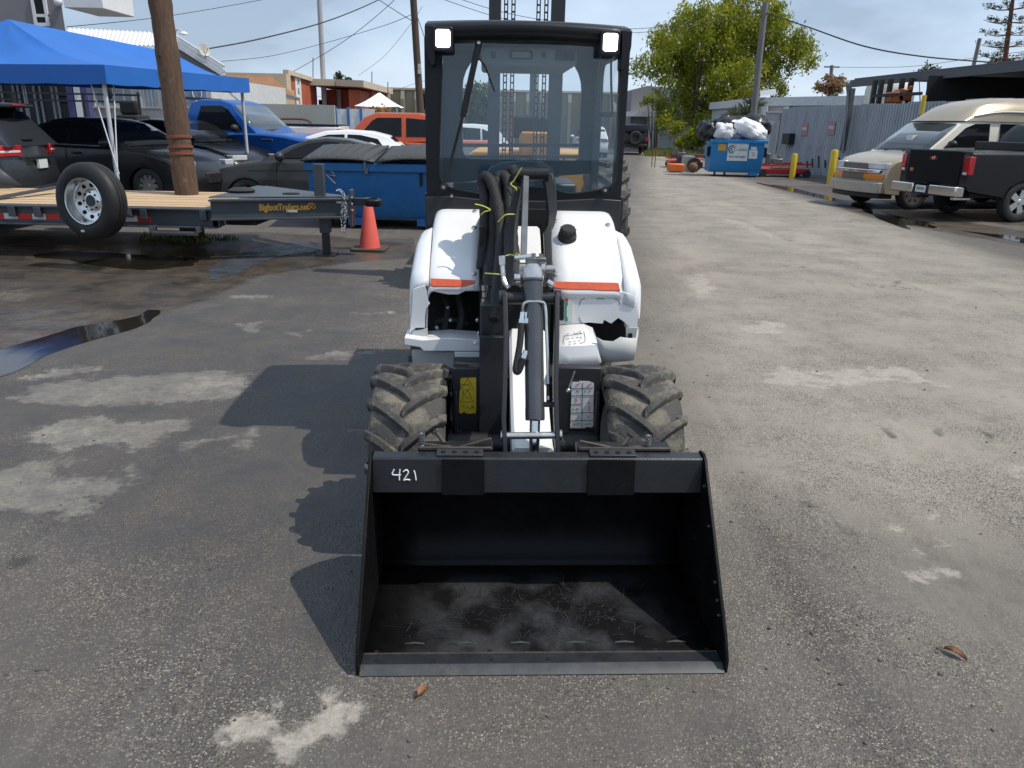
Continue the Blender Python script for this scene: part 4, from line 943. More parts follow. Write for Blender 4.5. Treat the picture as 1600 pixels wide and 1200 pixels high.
# ------------------------------------------------------------------ lettering
def text_mesh(name, body, size, m, parent, M, th=.002, sx=1.0, bold=0):
    cu = bpy.data.curves.new('lettering', 'FONT'); cu.body = body; cu.size = size; cu.extrude = th/2; cu.align_x = 'CENTER'; cu.align_y = 'CENTER'; cu.offset = bold; cu.resolution_u = 3
    t = bpy.data.objects.new('lettering', cu); COL.objects.link(t)
    dg = bpy.context.evaluated_depsgraph_get(); dg.update()
    me = bpy.data.meshes.new_from_object(t.evaluated_get(dg)); bpy.data.objects.remove(t); bpy.data.curves.remove(cu)
    me.transform(M @ Matrix.Diagonal((sx, 1, 1, 1))); me.materials.clear(); me.materials.append(m); me.name = name
    o = bpy.data.objects.new(name, me); COL.objects.link(o); o.parent = parent; return o
def face_M(o, right, up):
    r = Vector(right).normalized(); u = Vector(up); u = (u-r*u.dot(r)).normalized(); n = r.cross(u)
    return Matrix(((r.x, u.x, n.x, o[0]), (r.y, u.y, n.y, o[1]), (r.z, u.z, n.z, o[2]), (0, 0, 0, 1)))

# ------------------------------------------------------------------ motor vehicles
def paint(name, col, metal=.0, rough=.28, dirt=None): return mat(name, col, rough, metal, var=.06, vs=2, coat=.22, spec=.3, dirt=dirt, dscale=5, dthr=.66)
glass_d = mat('tinted_car_glass', (.008, .009, .011), .04, var=.2, spec=.25)
glass_l = mat('clear_car_glass', (.05, .062, .065), .05, var=.35, vs=1.2, spec=.8, coat=.6)
trim = mat('black_trim', (.014, .014, .015), .55)
alloy = mat('alloy_wheel', (.62, .62, .62), .28, .85, var=.06)
alloy_d = mat('dark_alloy', (.045, .045, .048), .35, .5, var=.1)
lens_r = mat('red_lens', (.42, .012, .015), .12, coat=.8, var=.1)
lens_c = mat('clear_lens', (.55, .57, .60), .10, coat=1, var=.12, vs=25)
lens_a = mat('amber_lens', (.65, .20, .02), .15, coat=.8)
plate_m = mat('licence_plate', (.62, .66, .64), .45, var=.06)
WPROTO = {}
def car_wheel(root, x, y, r, w, style, m):
    key = (round(r, 3), w, style, m.name, y > 0)
    s = -1 if y < 0 else 1
    if key in WPROTO:
        src = WPROTO[key]; o = src.copy(); COL.objects.link(o); o.parent = root; o.location = (x, y, r)
        for ch in kids(src): c = ch.copy(); COL.objects.link(c); c.parent = o
        return o
    ri = r*.66
    t = MB().lathe([(ri*.9, -w*.4), (ri, -w*.48), (r*.86, -w*.5), (r*.96, -w*.42), (r, -w*.25), (r, w*.25), (r*.96, w*.42), (r*.86, w*.5), (ri, w*.48), (ri*.9, w*.4)], (0,0,0), (0,1,0), 32).build('wheel', rubber, root)
    t.location = (x, y, r)
    a = s*w*.42; m_ = MB()
    m_.lathe([(ri*1.02, a), (ri*.94, a), (ri*.90, a-s*.03), (ri*.88, a-s*.10)], (0,0,0), (0,1,0), 32)
    hub = MB().lathe([(ri*.9, a-s*.10), (0.001, a-s*.10)], (0,0,0), (0,1,0), 20).build('wheel_back', dark, t)
    n = {'multi': 10, 'five': 5, 'eight': 8, 'steel': 8}[style]
    for k in range(n):
        an = 2*pi*k/n; d = Vector((cos(an), 0, sin(an))); p = Vector((-sin(an), 0, cos(an)))
        w0, w1 = (ri*.13, ri*.17) if style == 'multi' else ((ri*.20, ri*.26) if style == 'five' else (ri*.16, ri*.22))
        A, B = d*ri*.18 + Vector((0, a-s*.01, 0)), d*ri*.93 + Vector((0, a-s*.012, 0))
        dep = Vector((0, -s*.035, 0))
        vs = [A-p*w0, A+p*w0, B+p*w1, B-p*w1]; vs += [v+dep for v in vs]
        m_.add(vs, [(0,1,2,3), (4,7,6,5), (0,4,5,1), (1,5,6,2), (2,6,7,3), (3,7,4,0)])
    m_.lathe([(.001, a+s*.004), (ri*.16, a+s*.002), (ri*.22, a-s*.02), (ri*.22, a-s*.06)], (0,0,0), (0,1,0), 18)
    m_.build('rim', m, t, smooth=30)
    WPROTO[key] = t; return t
def arch_outline(top, wheels, r_arch, r_w, sill):
    pts = list(top); x_front = top[-1][0]
    for xw in sorted(wheels, reverse=True):
        a0 = math.asin(max(-.95, min(.95, (sill-r_w)/r_arch)))
        for k in range(13):
            a = a0 + (pi-2*a0)*k/12; pts.append((xw + r_arch*cos(a), r_w + r_arch*sin(a)))
    return pts
def slab(poly, W, L, nose=.12, tail=.08, crown=.02, shoulder=.04, ts=(-1, -.985, -.94, -.8, -.5, 0, .5, .8, .94, .985, 1), wz=None, zs=None):
    m = MB(); n = len(poly); rings = []
    for t in ts:
        row = []; e = max(0, (abs(t)-.94)/.06)
        for x, z in poly:
            kf = max(0, (x-(L-.7))/.7); kr = max(0, (.6-x)/.6)
            xx = x - nose*t*t*kf*kf*(3-2*kf) + tail*t*t*kr*kr*(3-2*kr)
            hw = W/2
            if wz: hw = wz(z)
            zz = z
            if zs is None or z > zs: zz = z - shoulder*e*e + crown*(1-t*t)
            tt = t*(1-.05*max(kf, kr)**2)
            row.append((xx, tt*hw, zz))
        rings.append(row)
    m.grid(rings, closed=True)
    m.f.append(tuple(range(n))); m.f.append(tuple(reversed(range((len(ts)-1)*n, len(ts)*n))))
    return m
def conform(x0, x1, y0, y1, z0, z1, W, L, sp):
    # a block bent with the same plan curvature as the body, so that lamps and trims follow its corners
    nose, tail = sp.get('nose', .14), sp.get('tail', .10); nxx, nyy = 4, 6
    def mp_(x, y, z):
        t = y/(W/2); xc = min(x, L); kf = max(0, (xc-(L-.7))/.7); kr = max(0, (.6-max(0, x))/.6); kf_, kr_ = min(kf, 1), min(kr, 1)
        xx = x - nose*t*t*kf_*kf_*(3-2*kf_) + tail*t*t*kr_*kr_*(3-2*kr_)
        return (xx, t*(1-.05*max(kf_, kr_)**2)*W/2, z)
    m = MB(); xs = np.linspace(x0, x1, nxx); ys = np.linspace(y0, y1, nyy)
    for z in (z0, z1): m.grid([[mp_(x, y, z) for y in ys] for x in xs])
    for x in (x0, x1): m.grid([[mp_(x, y, z) for y in ys] for z in (z0, z1)])
    for y in (y0, y1): m.grid([[mp_(x, y, z) for x in xs] for z in (z0, z1)])
    return m
def interp(poly, x):
    best = None
    for (xa, za), (xb, zb) in zip(poly, poly[1:]):
        if xa <= x <= xb: best = za + (zb-za)*(x-xa)/max(1e-6, xb-xa)
    return best
def vehicle(name, label, cat, sp, pm, loc, rz, group=None, style='multi', rimm=None, glass_m=None, wind_m=None):
    root = thing(name, label, cat, loc, rz, group)
    L, W, r = sp['L'], sp['W'], sp['r']; sill = sp['sill']; gm = glass_m or glass_d
    body = arch_outline(sp['body'], sp['wheels'], r*1.16, r, sill)
    slab(body, W, L, sp.get('nose', .14), sp.get('tail', .10), .015, .05, zs=sill+.25).build('body', pm, root, smooth=32)
    # dark wheel wells and floor
    MB().box(.25, L-.3, -W/2+.16, W/2-.16, sill-.02, sill+.3).build('underbody', dark, root)
    for g in sp['cabs']:
        P = g['poly']; zb = min(P[0][1], P[-1][1]); zt = max(p[1] for p in P); wb, wr = W/2-.035, W/2*g.get('roofw', .76)
        def hw(z, zb=zb, zt=zt, wb=wb, wr=wr): t = max(0, min(1, (z-zb)/(zt-zb))); return wb + (wr-wb)*(t**1.15)
        cab_ = slab(P, W, 99, 0, 0, .02, .03, wz=hw, zs=zb+.25*(zt-zb), ts=(-1, -.985, -.93, -.7, 0, .7, .93, .985, 1)).build('cabin', g.get('mat', pm), root, smooth=32)
        for poly in g.get('side', []):
            for s in (-1, 1):
                out = [(x, s*(hw(z)+.006), z) for x, z in poly]; inn_ = [(x, s*(hw(z)-.02), z) for x, z in poly]; n = len(poly)
                MB().add(out+inn_, [tuple(range(n)), tuple(reversed(range(n, 2*n)))]+[(i, (i+1) % n, n+(i+1) % n, n+i) for i in range(n)]).build('side_window', gm, cab_, smooth=0)
        for key, nm in (('front', 'windscreen'), ('rear', 'rear_window')):
            if key in g:
                (xa, za), (xb, zb2) = g[key]; rows = []; sg = 1 if key == 'front' else -1
                nrm = Vector((zb2-za, 0, xa-xb)).normalized() * (1 if (zb2-za)*sg > 0 else -1)
                if nrm.x*sg < 0: nrm = -nrm
                for t in (0, .5, 1):
                    x, z = xa+(xb-xa)*t, za+(zb2-za)*t
                    rows.append([tuple(Vector((x, u*(hw(z)-.05), z + .02*(1-u*u))) + nrm*.008) for u in (-1, -.75, -.4, 0, .4, .75, 1)])
                MB().grid(rows).build(nm, wind_m or gm, cab_, smooth=50, solid=.01)
    for x in sp['wheels']:
        for s in (-1, 1): car_wheel(root, x, s*(W/2-.125), r, .22, style, rimm or alloy)
    for s in (-1, 1):
        for b in sp.get('doorlines', []):
            MB().tube([(x, s*(W/2+.001), z) for x, z in b], .006, 4).build('door_gap', trim, root)
        for x, z in sp.get('handles', []):
            MB().box(x-.09, x+.09, s*W/2-.01 if s > 0 else s*W/2-.025, s*W/2+.025 if s > 0 else s*W/2+.01, z-.015, z+.02).build('door_handle', sp.get('handle_mat', pm), root, bevel=.008)
        if 'mirror' in sp:
            x, z = sp['mirror']; m = MB(); m.sphere((x, s*(W/2+.10), z), (.09, .12, .085), 12, 8); m.box(x-.03, x+.03, min(s*(W/2-.05), s*(W/2+.08)), max(s*(W/2-.05), s*(W/2+.08)), z-.06, z-.02)
            m.build('mirror', sp.get('mirror_mat', pm), root)
        for nm, mt, (x0, x1, y0, y1, z0, z1), bv in sp.get('lamps', []):
            ya, yb = (y0, y1) if s > 0 else (-y1, -y0)
            conform(x0, x1, ya, yb, z0, z1, W, L, sp).build(nm, mt, root, smooth=35, bevel=min(bv, .012))
    for nm, mt, (x0, x1, y0, y1, z0, z1), bv in sp.get('extras', []): conform(x0, x1, y0, y1, z0, z1, W, L, sp).build(nm, mt, root, smooth=35, bevel=min(bv, .02))
    return root
def place(px, d, lx, ly, rz):
    p = at(px, 280, d); c, s = cos(rz), sin(rz)
    x, y = p.x - (lx*c - ly*s), d - (lx*s + ly*c); return (x, y, gz(x, y))
sedan = dict(L=4.6, W=1.8, r=.325, sill=.20, wheels=[.95, 3.66], body=[(.06,.28),(.0,.52),(.02,.80),(.10,.99),(.40,1.03),(.75,1.03),(1.2,1.0),(2.2,.98),(3.25,.965),(3.75,.90),(4.15,.80),(4.42,.68),(4.56,.55),(4.60,.40),(4.55,.22)],
  cabs=[dict(poly=[(.62,1.0),(.9,1.13),(1.3,1.33),(1.6,1.43),(1.95,1.465),(2.3,1.45),(2.62,1.37),(3.0,1.17),(3.36,.93)], roofw=.70, side=[[(1.05,1.04),(1.42,1.30),(1.72,1.385),(1.98,1.40),(1.98,1.04)], [(2.05,1.04),(2.05,1.40),(2.30,1.385),(2.58,1.30),(3.02,1.03)]], front=((3.28,.99),(2.64,1.365)), rear=((.72,1.06),(1.32,1.345)))],
  doorlines=[[(2.02,1.0),(2.0,.6),(2.0,.30)], [(3.05,.97),(3.08,.6),(3.0,.3)], [(1.1,.98),(1.25,.75),(1.35,.65)], [(1.3,.30),(3.0,.30)]], handles=[(1.35,.86),(2.25,.86)], mirror=(2.98,1.05),
  lamps=[('headlamp', lens_c, (4.05,4.44,.48,.865,.62,.76), .05), ('tail_lamp', lens_r, (.03,.22,.45,.86,.78,.95), .03), ('side_marker', lens_a, (4.28,4.42,.62,.845,.44,.50), .01)],
  extras=[('grille', trim, (4.40,4.596,-.40,.40,.36,.56), .02), ('licence_plate', plate_m, (-.01,.02,-.15,.15,.6,.75), .003)])
def variant(b, **k): c = dict(b); c.update(k); return c
blk = paint('black_car_paint', (.008, .008, .009))
MATC = mat('chrome_trim', (.62, .62, .62), .2, .9)
s1 = variant(sedan, extras=sedan['extras'], )
rz = R(-14)
sd = vehicle('parked_car', 'black saloon with silver alloys and bright waistline strip behind the spare wheel', 'car', s1, paint('black_saloon_paint', (.012, .0125, .014)), place(228, 14.2, 3.66, -.9, rz), rz, 'cars parked along the building')
for s in (-1, 1): MB().tube([(1.05, s*.895, 1.012), (2.0, s*.90, 1.0), (3.05, s*.895, .985)], .010, 6).build('chrome_strip', MATC, sd)
rz = R(-20)
sd2 = vehicle('parked_car', 'black saloon with dark alloys between the leaning pole and blue pickup', 'car', variant(sedan, lamps=sedan['lamps']+[('indicator', lens_a, (4.0,4.2,.70,.88,.70,.77), .02)]), paint('black_saloon_paint_b', (.011, .011, .012)), place(325, 17.2, 3.66, -.9, rz), rz, 'cars parked along the building', 'five', alloy_d)
coupe = variant(sedan, cabs=[dict(poly=[(.55,1.0),(.9,1.10),(1.35,1.27),(1.75,1.36),(2.15,1.385),(2.5,1.35),(2.85,1.22),(3.42,.93)], roofw=.69, side=[[(1.15,1.04),(1.5,1.22),(1.83,1.30),(1.83,1.04)], [(1.87,1.04),(1.87,1.31),(2.15,1.33),(2.5,1.28),(2.75,1.19),(3.05,1.02)]], front=((3.32,.985),(2.6,1.32)), rear=((.70,1.05),(1.38,1.285)))], doorlines=[[(1.85,1.0),(1.8,.6),(1.9,.30)], [(3.05,.97),(3.08,.6),(3.0,.3)], [(.6,.82),(3.6,.80)]], handles=[(2.1,.87)])
rz = R(180+6)
vehicle('parked_car', 'dark grey coupe with black wheels and door mirror, parked behind the blue skip', 'car', coupe, paint('grey_coupe_paint', (.040, .041, .039), .3, .3), place(383, 14.9, 3.66, .9, rz), rz, 'cars parked along the building', 'five', alloy_d)
hatch = variant(sedan, L=4.2, wheels=[.75,3.3], body=[(.06,.28),(.0,.52),(.02,.80),(.08,1.0),(.5,1.02),(1.2,1.0),(2.2,.98),(2.95,.965),(3.4,.90),(3.8,.80),(4.02,.68),(4.16,.55),(4.20,.40),(4.15,.22)], cabs=[dict(poly=[(.10,1.0),(.35,1.2),(.62,1.38),(1.0,1.47),(1.6,1.50),(2.1,1.46),(2.5,1.34),(3.1,.93)], roofw=.72, side=[[(.65,1.05),(.85,1.32),(1.25,1.40),(1.55,1.41),(1.55,1.05)], [(1.62,1.05),(1.62,1.41),(2.0,1.395),(2.35,1.30),(2.72,1.04)]], front=((3.0,.98),(2.45,1.35)), rear=((.2,1.07),(.56,1.345)))], doorlines=[[(1.6,1.0),(1.6,.3)]], handles=[(1.85,.86)], mirror=(2.7,1.05), lamps=[('headlamp', lens_c, (3.7,4.04,.48,.865,.62,.76), .05), ('tail_lamp', lens_r, (.03,.22,.55,.86,.82,.98), .03)], extras=[])
rz = R(180+5)
vehicle('parked_car', 'white hatchback roof showing between the grey coupe and orange pickup', 'car', hatch, paint('white_car_paint', (.74, .75, .76)), place(648, 19, 0, .8, rz), rz, 'cars parked along the building')
# suv at the left edge
suv = dict(L=4.55, W=1.84, r=.35, sill=.24, wheels=[.85, 3.54], nose=.18, tail=.14, body=[(.10,.30),(.02,.42),(.0,.60),(.06,.85),(.10,1.06),(.6,1.10),(1.5,1.08),(3.05,1.02),(3.6,.98),(4.1,.90),(4.4,.78),(4.52,.60),(4.55,.42),(4.48,.26)],
  cabs=[dict(poly=[(.08,1.04),(.20,1.20),(.38,1.42),(.55,1.60),(.7,1.655),(1.3,1.69),(2.0,1.67),(2.4,1.58),(2.8,1.34),(3.3,1.0)], roofw=.72, side=[[(.52,1.14),(.75,1.42),(1.05,1.54),(1.05,1.14)], [(1.12,1.13),(1.12,1.55),(1.75,1.58),(1.75,1.12)], [(1.82,1.12),(1.82,1.58),(2.15,1.55),(2.55,1.36),(2.85,1.10)]], rear=((.17,1.10),(.47,1.535)), front=((3.2,1.05),(2.45,1.55)))],
  doorlines=[[(1.78,1.08),(1.78,.35)]], handles=[(1.2,.96),(1.95,.96)], mirror=(2.8,1.12), lamps=[('tail_lamp', lens_r, (.02,.40,.50,.928,.90,1.06), .012), ('tail_lamp_lens', lens_c, (.012,.36,.55,.934,.95,.985), .006)],
  extras=[('spoiler', paint('suv_paint', (.052, .058, .066), .5, .3), (.22,.62,-.60,.60,1.60,1.665), .02), ('tail_plinth', trim, (-.03,.02,-.45,.45,.855,.90), .01), ('licence_plate', plate_m, (-.012,.03,-.15,.15,.70,.84), .003), ('bumper_trim', trim, (-.02,.2,-.82,.82,.28,.44), .03), ('high_brake_lamp', lens_r, (.20,.26,-.2,.2,1.625,1.65), .005), ('rear_wiper', trim, (.10,.13,-.05,.28,1.13,1.15), .004)])
rz = R(187)
p = at(101, 270, 13.5); c, s = cos(rz), sin(rz); lx, ly = .06, -.86
vehicle('parked_car', 'dark grey sport utility at the left edge, tail lamps and plate showing', 'car', suv, MATS['suv_paint'], (p.x-(lx*c-ly*s), 13.5-(lx*s+ly*c), LOT), rz, 'cars parked along the building')
# pickups
def pickup_body(L, bed_end, zbed=1.25): return [(.08,.42),(.0,.60),(.0,1.05),(.03,zbed),(bed_end,zbed),(bed_end+.01,zbed-.08),(bed_end+1.0,1.20),(L-1.35,1.20),(L-.8,1.16),(L-.25,1.08),(L-.05,.95),(L,.72),(L-.03,.45)]
pk_blue = dict(L=5.4, W=1.98, r=.39, sill=.42, wheels=[1.15, 4.45], nose=.16, tail=.04, body=pickup_body(5.4, 1.75, 1.12),
  cabs=[dict(poly=[(1.95,1.15),(2.05,1.55),(2.15,1.86),(2.4,1.925),(2.9,1.92),(3.2,1.84),(3.5,1.55),(3.95,1.16)], roofw=.74, side=[[(2.30,1.27),(2.42,1.78),(2.95,1.79),(3.15,1.70),(3.55,1.27)]], front=((3.86,1.21),(3.26,1.80)), rear=((2.0,1.3),(2.12,1.8)))],
  doorlines=[[(2.25,1.2),(2.25,.5)], [(3.6,1.2),(3.62,.5)]], handles=[(2.45,1.05)], mirror=(3.45,1.30), mirror_mat=trim, lamps=[('headlamp', lens_c, (5.05,5.36,.55,.95,.80,1.0), .03)], extras=[('badge', chrome, (4.05,4.35,-.996,-.985,1.03,1.07), .004)])
rz = R(-13)
bp = vehicle('pickup_truck', 'bright blue single cab pickup with a dark flat bed', 'pickup truck', pk_blue, paint('blue_truck_paint', (.010, .085, .33), .3), place(437, 18.6, 4.45, -.99, rz), rz, 'pickups in the left lot', 'eight', alloy, wind_m=glass_l)
m = MB(); m.box(-.9, 1.9, -1.08, 1.08, 1.12, 1.34); m.box(1.78, 1.9, -1.08, 1.08, 1.34, 1.42); m.build('flat_bed', black_p, bp, bevel=.01)
m = MB(); m.box(1.84, 1.90, -.9, .9, 1.92, 1.98); 
for y in (-.9, .86): m.box(1.84, 1.90, y, y+.05, 1.34, 1.98)
m.build('headache_rack', black_p, bp)
pk_w = dict(L=5.8, W=1.98, r=.39, sill=.42, wheels=[1.2, 4.85], nose=.14, tail=.04, body=pickup_body(5.8, 2.3, 1.36),
  cabs=[dict(poly=[(2.45,1.25),(2.5,1.7),(2.6,1.90),(2.9,1.95),(3.6,1.93),(3.9,1.8),(4.4,1.2)], roofw=.76, side=[[(2.65,1.33),(2.7,1.80),(3.2,1.83),(3.2,1.33)], [(3.28,1.33),(3.28,1.83),(3.6,1.80),(4.0,1.33)]], front=((4.3,1.27),(3.85,1.82)))], lamps=[('tail_lamp', lens_r, (-.01,.12,.78,1.0,.95,1.3), .02)], extras=[('tonneau', black_p, (.05,2.35,-.97,.97,1.37,1.42), .01)])
rz = R(180+3)
wp = vehicle('pickup_truck', 'white pickup behind the blue one, its covered bed towards the skip', 'pickup truck', pk_w, MATS['white_car_paint'], place(538, 23.5, 0, .99, rz), rz, 'pickups in the left lot', 'eight')
pk_o = dict(L=5.6, W=2.0, r=.39, sill=.42, wheels=[1.15, 4.45], nose=.14, tail=.04, body=pickup_body(5.6, 1.6, 1.24),
  cabs=[dict(poly=[(.95,1.22),(1.5,1.66),(1.75,1.88),(2.1,1.95),(3.3,1.94),(3.6,1.82),(4.2,1.16)], roofw=.76, side=[[(1.85,1.33),(1.9,1.78),(2.45,1.82),(2.45,1.33)], [(2.58,1.33),(2.58,1.82),(3.25,1.81),(3.4,1.72),(3.75,1.33)]], front=((4.1,1.25),(3.58,1.80)))], mirror=(3.7,1.35), mirror_mat=trim, doorlines=[[(2.5,1.2),(2.5,.5)]], handles=[(2.65,1.15)], lamps=[('tail_lamp', lens_r, (-.01,.12,.8,1.01,.95,1.2), .02)])
rz = R(180+4)
vehicle('pickup_truck', 'burnt orange four door pickup behind the loader cab', 'pickup truck', pk_o, paint('orange_truck_paint', (.42, .075, .028)), place(772, 22.5, 0, 1.0, rz), rz, 'pickups in the left lot', 'five')
# white cars seen through the cab glass
rz = R(180+10)
vehicle('parked_car', 'white sport utility seen through the left of the cab window', 'car', variant(suv, extras=[], lamps=[]), MATS['white_car_paint'], place(790, 29, .2, .9, rz), rz, 'white cars seen through the cab')
rz = R(90)
vehicle('parked_car', 'small far white car seen through the right of the cab window', 'car', variant(suv, extras=[('licence_plate', plate_m, (-.035,.0,-.15,.15,.70,.84), .003)]), MATS['white_car_paint'], (place(924, 46, 0, 0, rz)), rz, 'white cars seen through the cab')
# black off-roader at the end of the lane
jp = dict(L=4.2, W=1.85, r=.42, sill=.5, wheels=[.75, 3.4], nose=.05, tail=.03, body=[(.03,.55),(.0,.7),(.0,1.1),(.02,1.15),(2.4,1.15),(3.2,1.18),(4.0,1.12),(4.18,1.0),(4.2,.6)],
  cabs=[dict(poly=[(.03,1.14),(.10,1.80),(.2,1.86),(2.0,1.88),(2.2,1.84),(2.6,1.15)], roofw=.86, side=[[(.3,1.25),(.35,1.74),(1.1,1.76),(1.1,1.25)], [(1.2,1.25),(1.2,1.76),(2.05,1.76),(2.3,1.25)]], rear=((.05,1.24),(.10,1.74)), front=((2.55,1.2),(2.2,1.8)))], lamps=[('tail_lamp', lens_r, (-.03,.05,.70,.90,.85,1.1), .01)], extras=[('bumper', trim, (-.15,.05,-.85,.85,.5,.68), .02)])
rz = R(88)
jv = vehicle('off_roader', 'black boxy off-roader with a rear spare wheel, far down the lane', 'car', jp, blk, (place(988, 52, 0, 0, rz)), rz, None, 'five', alloy_d)
m = MB().lathe([(.2,-.1),(.38,-.12),(.43,-.05),(.43,.05),(.38,.12),(.2,.1)], (-.2, 0, 1.05), (1,0,0), 24); m.build('spare_wheel', rubber, jv)
# conversion van
beige = paint('champagne_paint', (.42, .36, .27), .35, .3); cream = mat('cream_side_paint', (.74, .70, .60), .3, coat=.6, var=.04)
van = dict(L=5.7, W=2.02, r=.38, sill=.34, wheels=[1.0, 4.64], nose=.20, tail=.03, body=[(.05,.40),(.0,.6),(.0,1.30),(.1,1.36),(3.0,1.36),(3.95,1.34),(4.4,1.28),(4.9,1.20),(5.35,1.10),(5.55,.98),(5.62,.80),(5.64,.55),(5.58,.36)],
  cabs=[dict(mat=cream, poly=[(.02,1.30),(.08,2.0),(.2,2.06),(3.0,2.06),(3.45,2.02),(3.65,1.93),(4.05,1.62),(4.55,1.24)], roofw=.84, side=[[(.5,1.42),(.55,1.93),(1.45,1.94),(1.45,1.42)], [(1.6,1.42),(1.6,1.94),(2.55,1.94),(2.55,1.42)], [(2.85,1.42),(2.85,1.94),(3.25,1.93),(3.50,1.84),(4.05,1.40)]], front=((4.48,1.30),(3.70,1.915)))],
  doorlines=[[(2.7,1.9),(2.7,.4)], [(4.1,1.3),(3.95,.9),(3.9,.4)]], handles=[(2.85,1.22)], handle_mat=trim, mirror=(3.98,1.48), mirror_mat=trim,
  lamps=[('headlamp', lens_c, (5.25,5.62,.46,.95,.90,1.03), .02), ('turn_lamp', lens_a, (5.25,5.665,.42,.95,.66,.78), .012)],
  extras=[('grille', mat('grey_grille', (.11, .10, .085), .5), (5.3,5.655,-.46,.46,.64,1.02), .02), ('grille_bar', chrome, (5.3,5.69,-.86,.86,.80,.885), .02), ('bumper', mat('bumper_beige', (.36, .32, .26), .45), (5.25,5.78,-.98,.98,.36,.60), .05), ('air_dam', trim, (5.2,5.68,-.92,.92,.24,.36), .03)])
rz = R(180+13)
vn = vehicle('conversion_van', 'champagne and cream raised roof van parked nose out by the corrugated fence', 'van', van, beige, place(1434, 18.35, 4.64, 1.01, rz), rz, 'vehicles on the right side', 'steel', alloy, wind_m=glass_l)
# raised fibreglass roof
rows = []
for x, z, w in ((.10,2.02,.84), (.10,2.30,.80), (.16,2.46,.66), (.5,2.53,.64), (1.5,2.56,.64), (2.4,2.54,.64), (2.9,2.46,.68), (3.25,2.33,.74), (3.5,2.18,.80), (3.68,2.03,.84), (3.74,1.96,.85)):
    row = []
    for u in np.linspace(-1, 1, 13):
        a = abs(u); k = (1-a**3.2)
        zz = 2.02 + (z-2.02)*min(1, k*1.35 if a > .6 else 1) if z > 2.02 else z
        row.append((x + (.07*(1-u*u) if x > 3 else 0), u*(w if a < .9 else w+.0)*1.0 + 0, zz))
    rows.append(row)
rows = []
for x, z in ((.10,2.03), (.12,2.35), (.30,2.50), (1.0,2.55), (2.2,2.54), (2.75,2.47), (3.15,2.34), (3.40,2.17), (3.54,2.05), (3.60,1.99)):
    wb, h = .90 - .02*(x > 3), z-2.02
    prof = [(-1.0,0),(-.985,.28),(-.95,.50),(-.86,.66),(-.80,.86),(-.66,.97),(-.35,1.0),(0,1.02),(.35,1.0),(.66,.97),(.80,.86),(.86,.66),(.95,.50),(.985,.28),(1.0,0)]
    rows.append([(x + .10*(1-u*u)*(1 if x > 3 else 0), u*wb, (1.99 if x < 3.5 else min(1.99, z)) + max(0, h+.02)*v) for u, v in prof])
m = MB().grid(rows); m.f.append(tuple(range(15))); m.build('raised_roof', beige, vn, smooth=35)
for s in (-1, 1): MB().tube(smoothp([(.2, s*.885, 2.16), (1.5, s*.89, 2.2), (2.6, s*.885, 2.2), (3.3, s*.86, 2.1)], 4), .02, 6).build('roof_moulding', cream, vn)
m = MB(); m.add([(5.700, .0+a, .842+b) for a, b in ((-.10,-.014),(-.04,-.014),(-.04,-.03),(.04,-.03),(.04,-.014),(.10,-.014),(.10,.014),(.04,.014),(.04,.03),(-.04,.03),(-.04,.014),(-.10,.014))], [tuple(range(12))]); m.build('bow_tie_emblem', mat('gold_emblem', (.45, .33, .08), .3, .7), vn, smooth=0)
MB().box(4.0, 4.2, -.15, .05, 1.5, 1.66).build('window_sticker', plate_m, vn)
# wipers
for y0 in (-.5, .15): MB().tube([(4.50, y0, 1.30), (4.40, y0+.45, 1.36)], .012, 5).build('wiper', trim, vn)
# black pickup near the right edge
pk_b = dict(L=6.2, W=2.0, r=.41, sill=.50, wheels=[1.40, 5.1], nose=.16, tail=.03, body=[(.06,.62),(.02,.66),(.0,.80),(.0,1.30),(.03,1.37),(2.25,1.38),(2.3,1.34),(4.6,1.30),(5.6,1.24),(6.0,1.12),(6.16,.95),(6.2,.7),(6.16,.5)],
  cabs=[dict(poly=[(2.25,1.30),(2.40,1.70),(2.6,1.90),(2.9,1.94),(3.8,1.93),(4.1,1.83),(4.7,1.26)], roofw=.76, side=[[(2.52,1.40),(2.68,1.78),(3.1,1.83),(3.1,1.40)], [(3.2,1.40),(3.2,1.83),(3.75,1.83),(3.95,1.74),(4.35,1.40)]], rear=((2.32,1.40),(2.56,1.83)), front=((4.6,1.34),(4.1,1.82)))],
  doorlines=[[(3.15,1.33),(3.15,.55)], [(2.35,1.33),(2.35,.55)]], handles=[(3.3,1.20)], mirror=(4.3,1.43), mirror_mat=trim,
  lamps=[('tail_lamp', lens_r, (-.022,.09,.86,1.008,.93,1.28), .012), ('tail_lens', lens_c, (-.028,.10,.86,.96,.93,.98), .006)],
  extras=[('tailgate', mat('tailgate_black', (.007, .007, .008), .5, spec=.12), (-.02,.03,-.78,.78,.72,1.37), .015), ('tailgate_handle', trim, (-.03,.0,-.12,.12,1.18,1.25), .01), ('bed_box', black_p, (1.80,2.24,-.92,.92,1.38,1.56), .02), ('bumper', chrome, (-.22,.0,-.98,-.24,.50,.70), .04), ('bumper', chrome, (-.22,.0,.24,.98,.50,.70), .04), ('bumper_step', trim, (-.20,.0,-.26,.26,.48,.66), .01), ('licence_plate', plate_m, (-.215,-.2,-.15,.15,.53,.67), .003), ('hitch', trim, (-.3,.0,-.05,.05,.42,.50), .01), ('exhaust_pipe', zinc, (-.02,.4,-.74,-.66,.42,.48), .02)])
rz = R(14)
rm = vehicle('pickup_truck', 'black pickup with chrome bumper and red tail lamps at the right edge', 'pickup truck', pk_b, paint('black_truck_paint', (.007, .0072, .008)), place(1607, 16.1, 1.45, -1.0, rz), rz, 'vehicles on the right side', 'five')
m = MB()
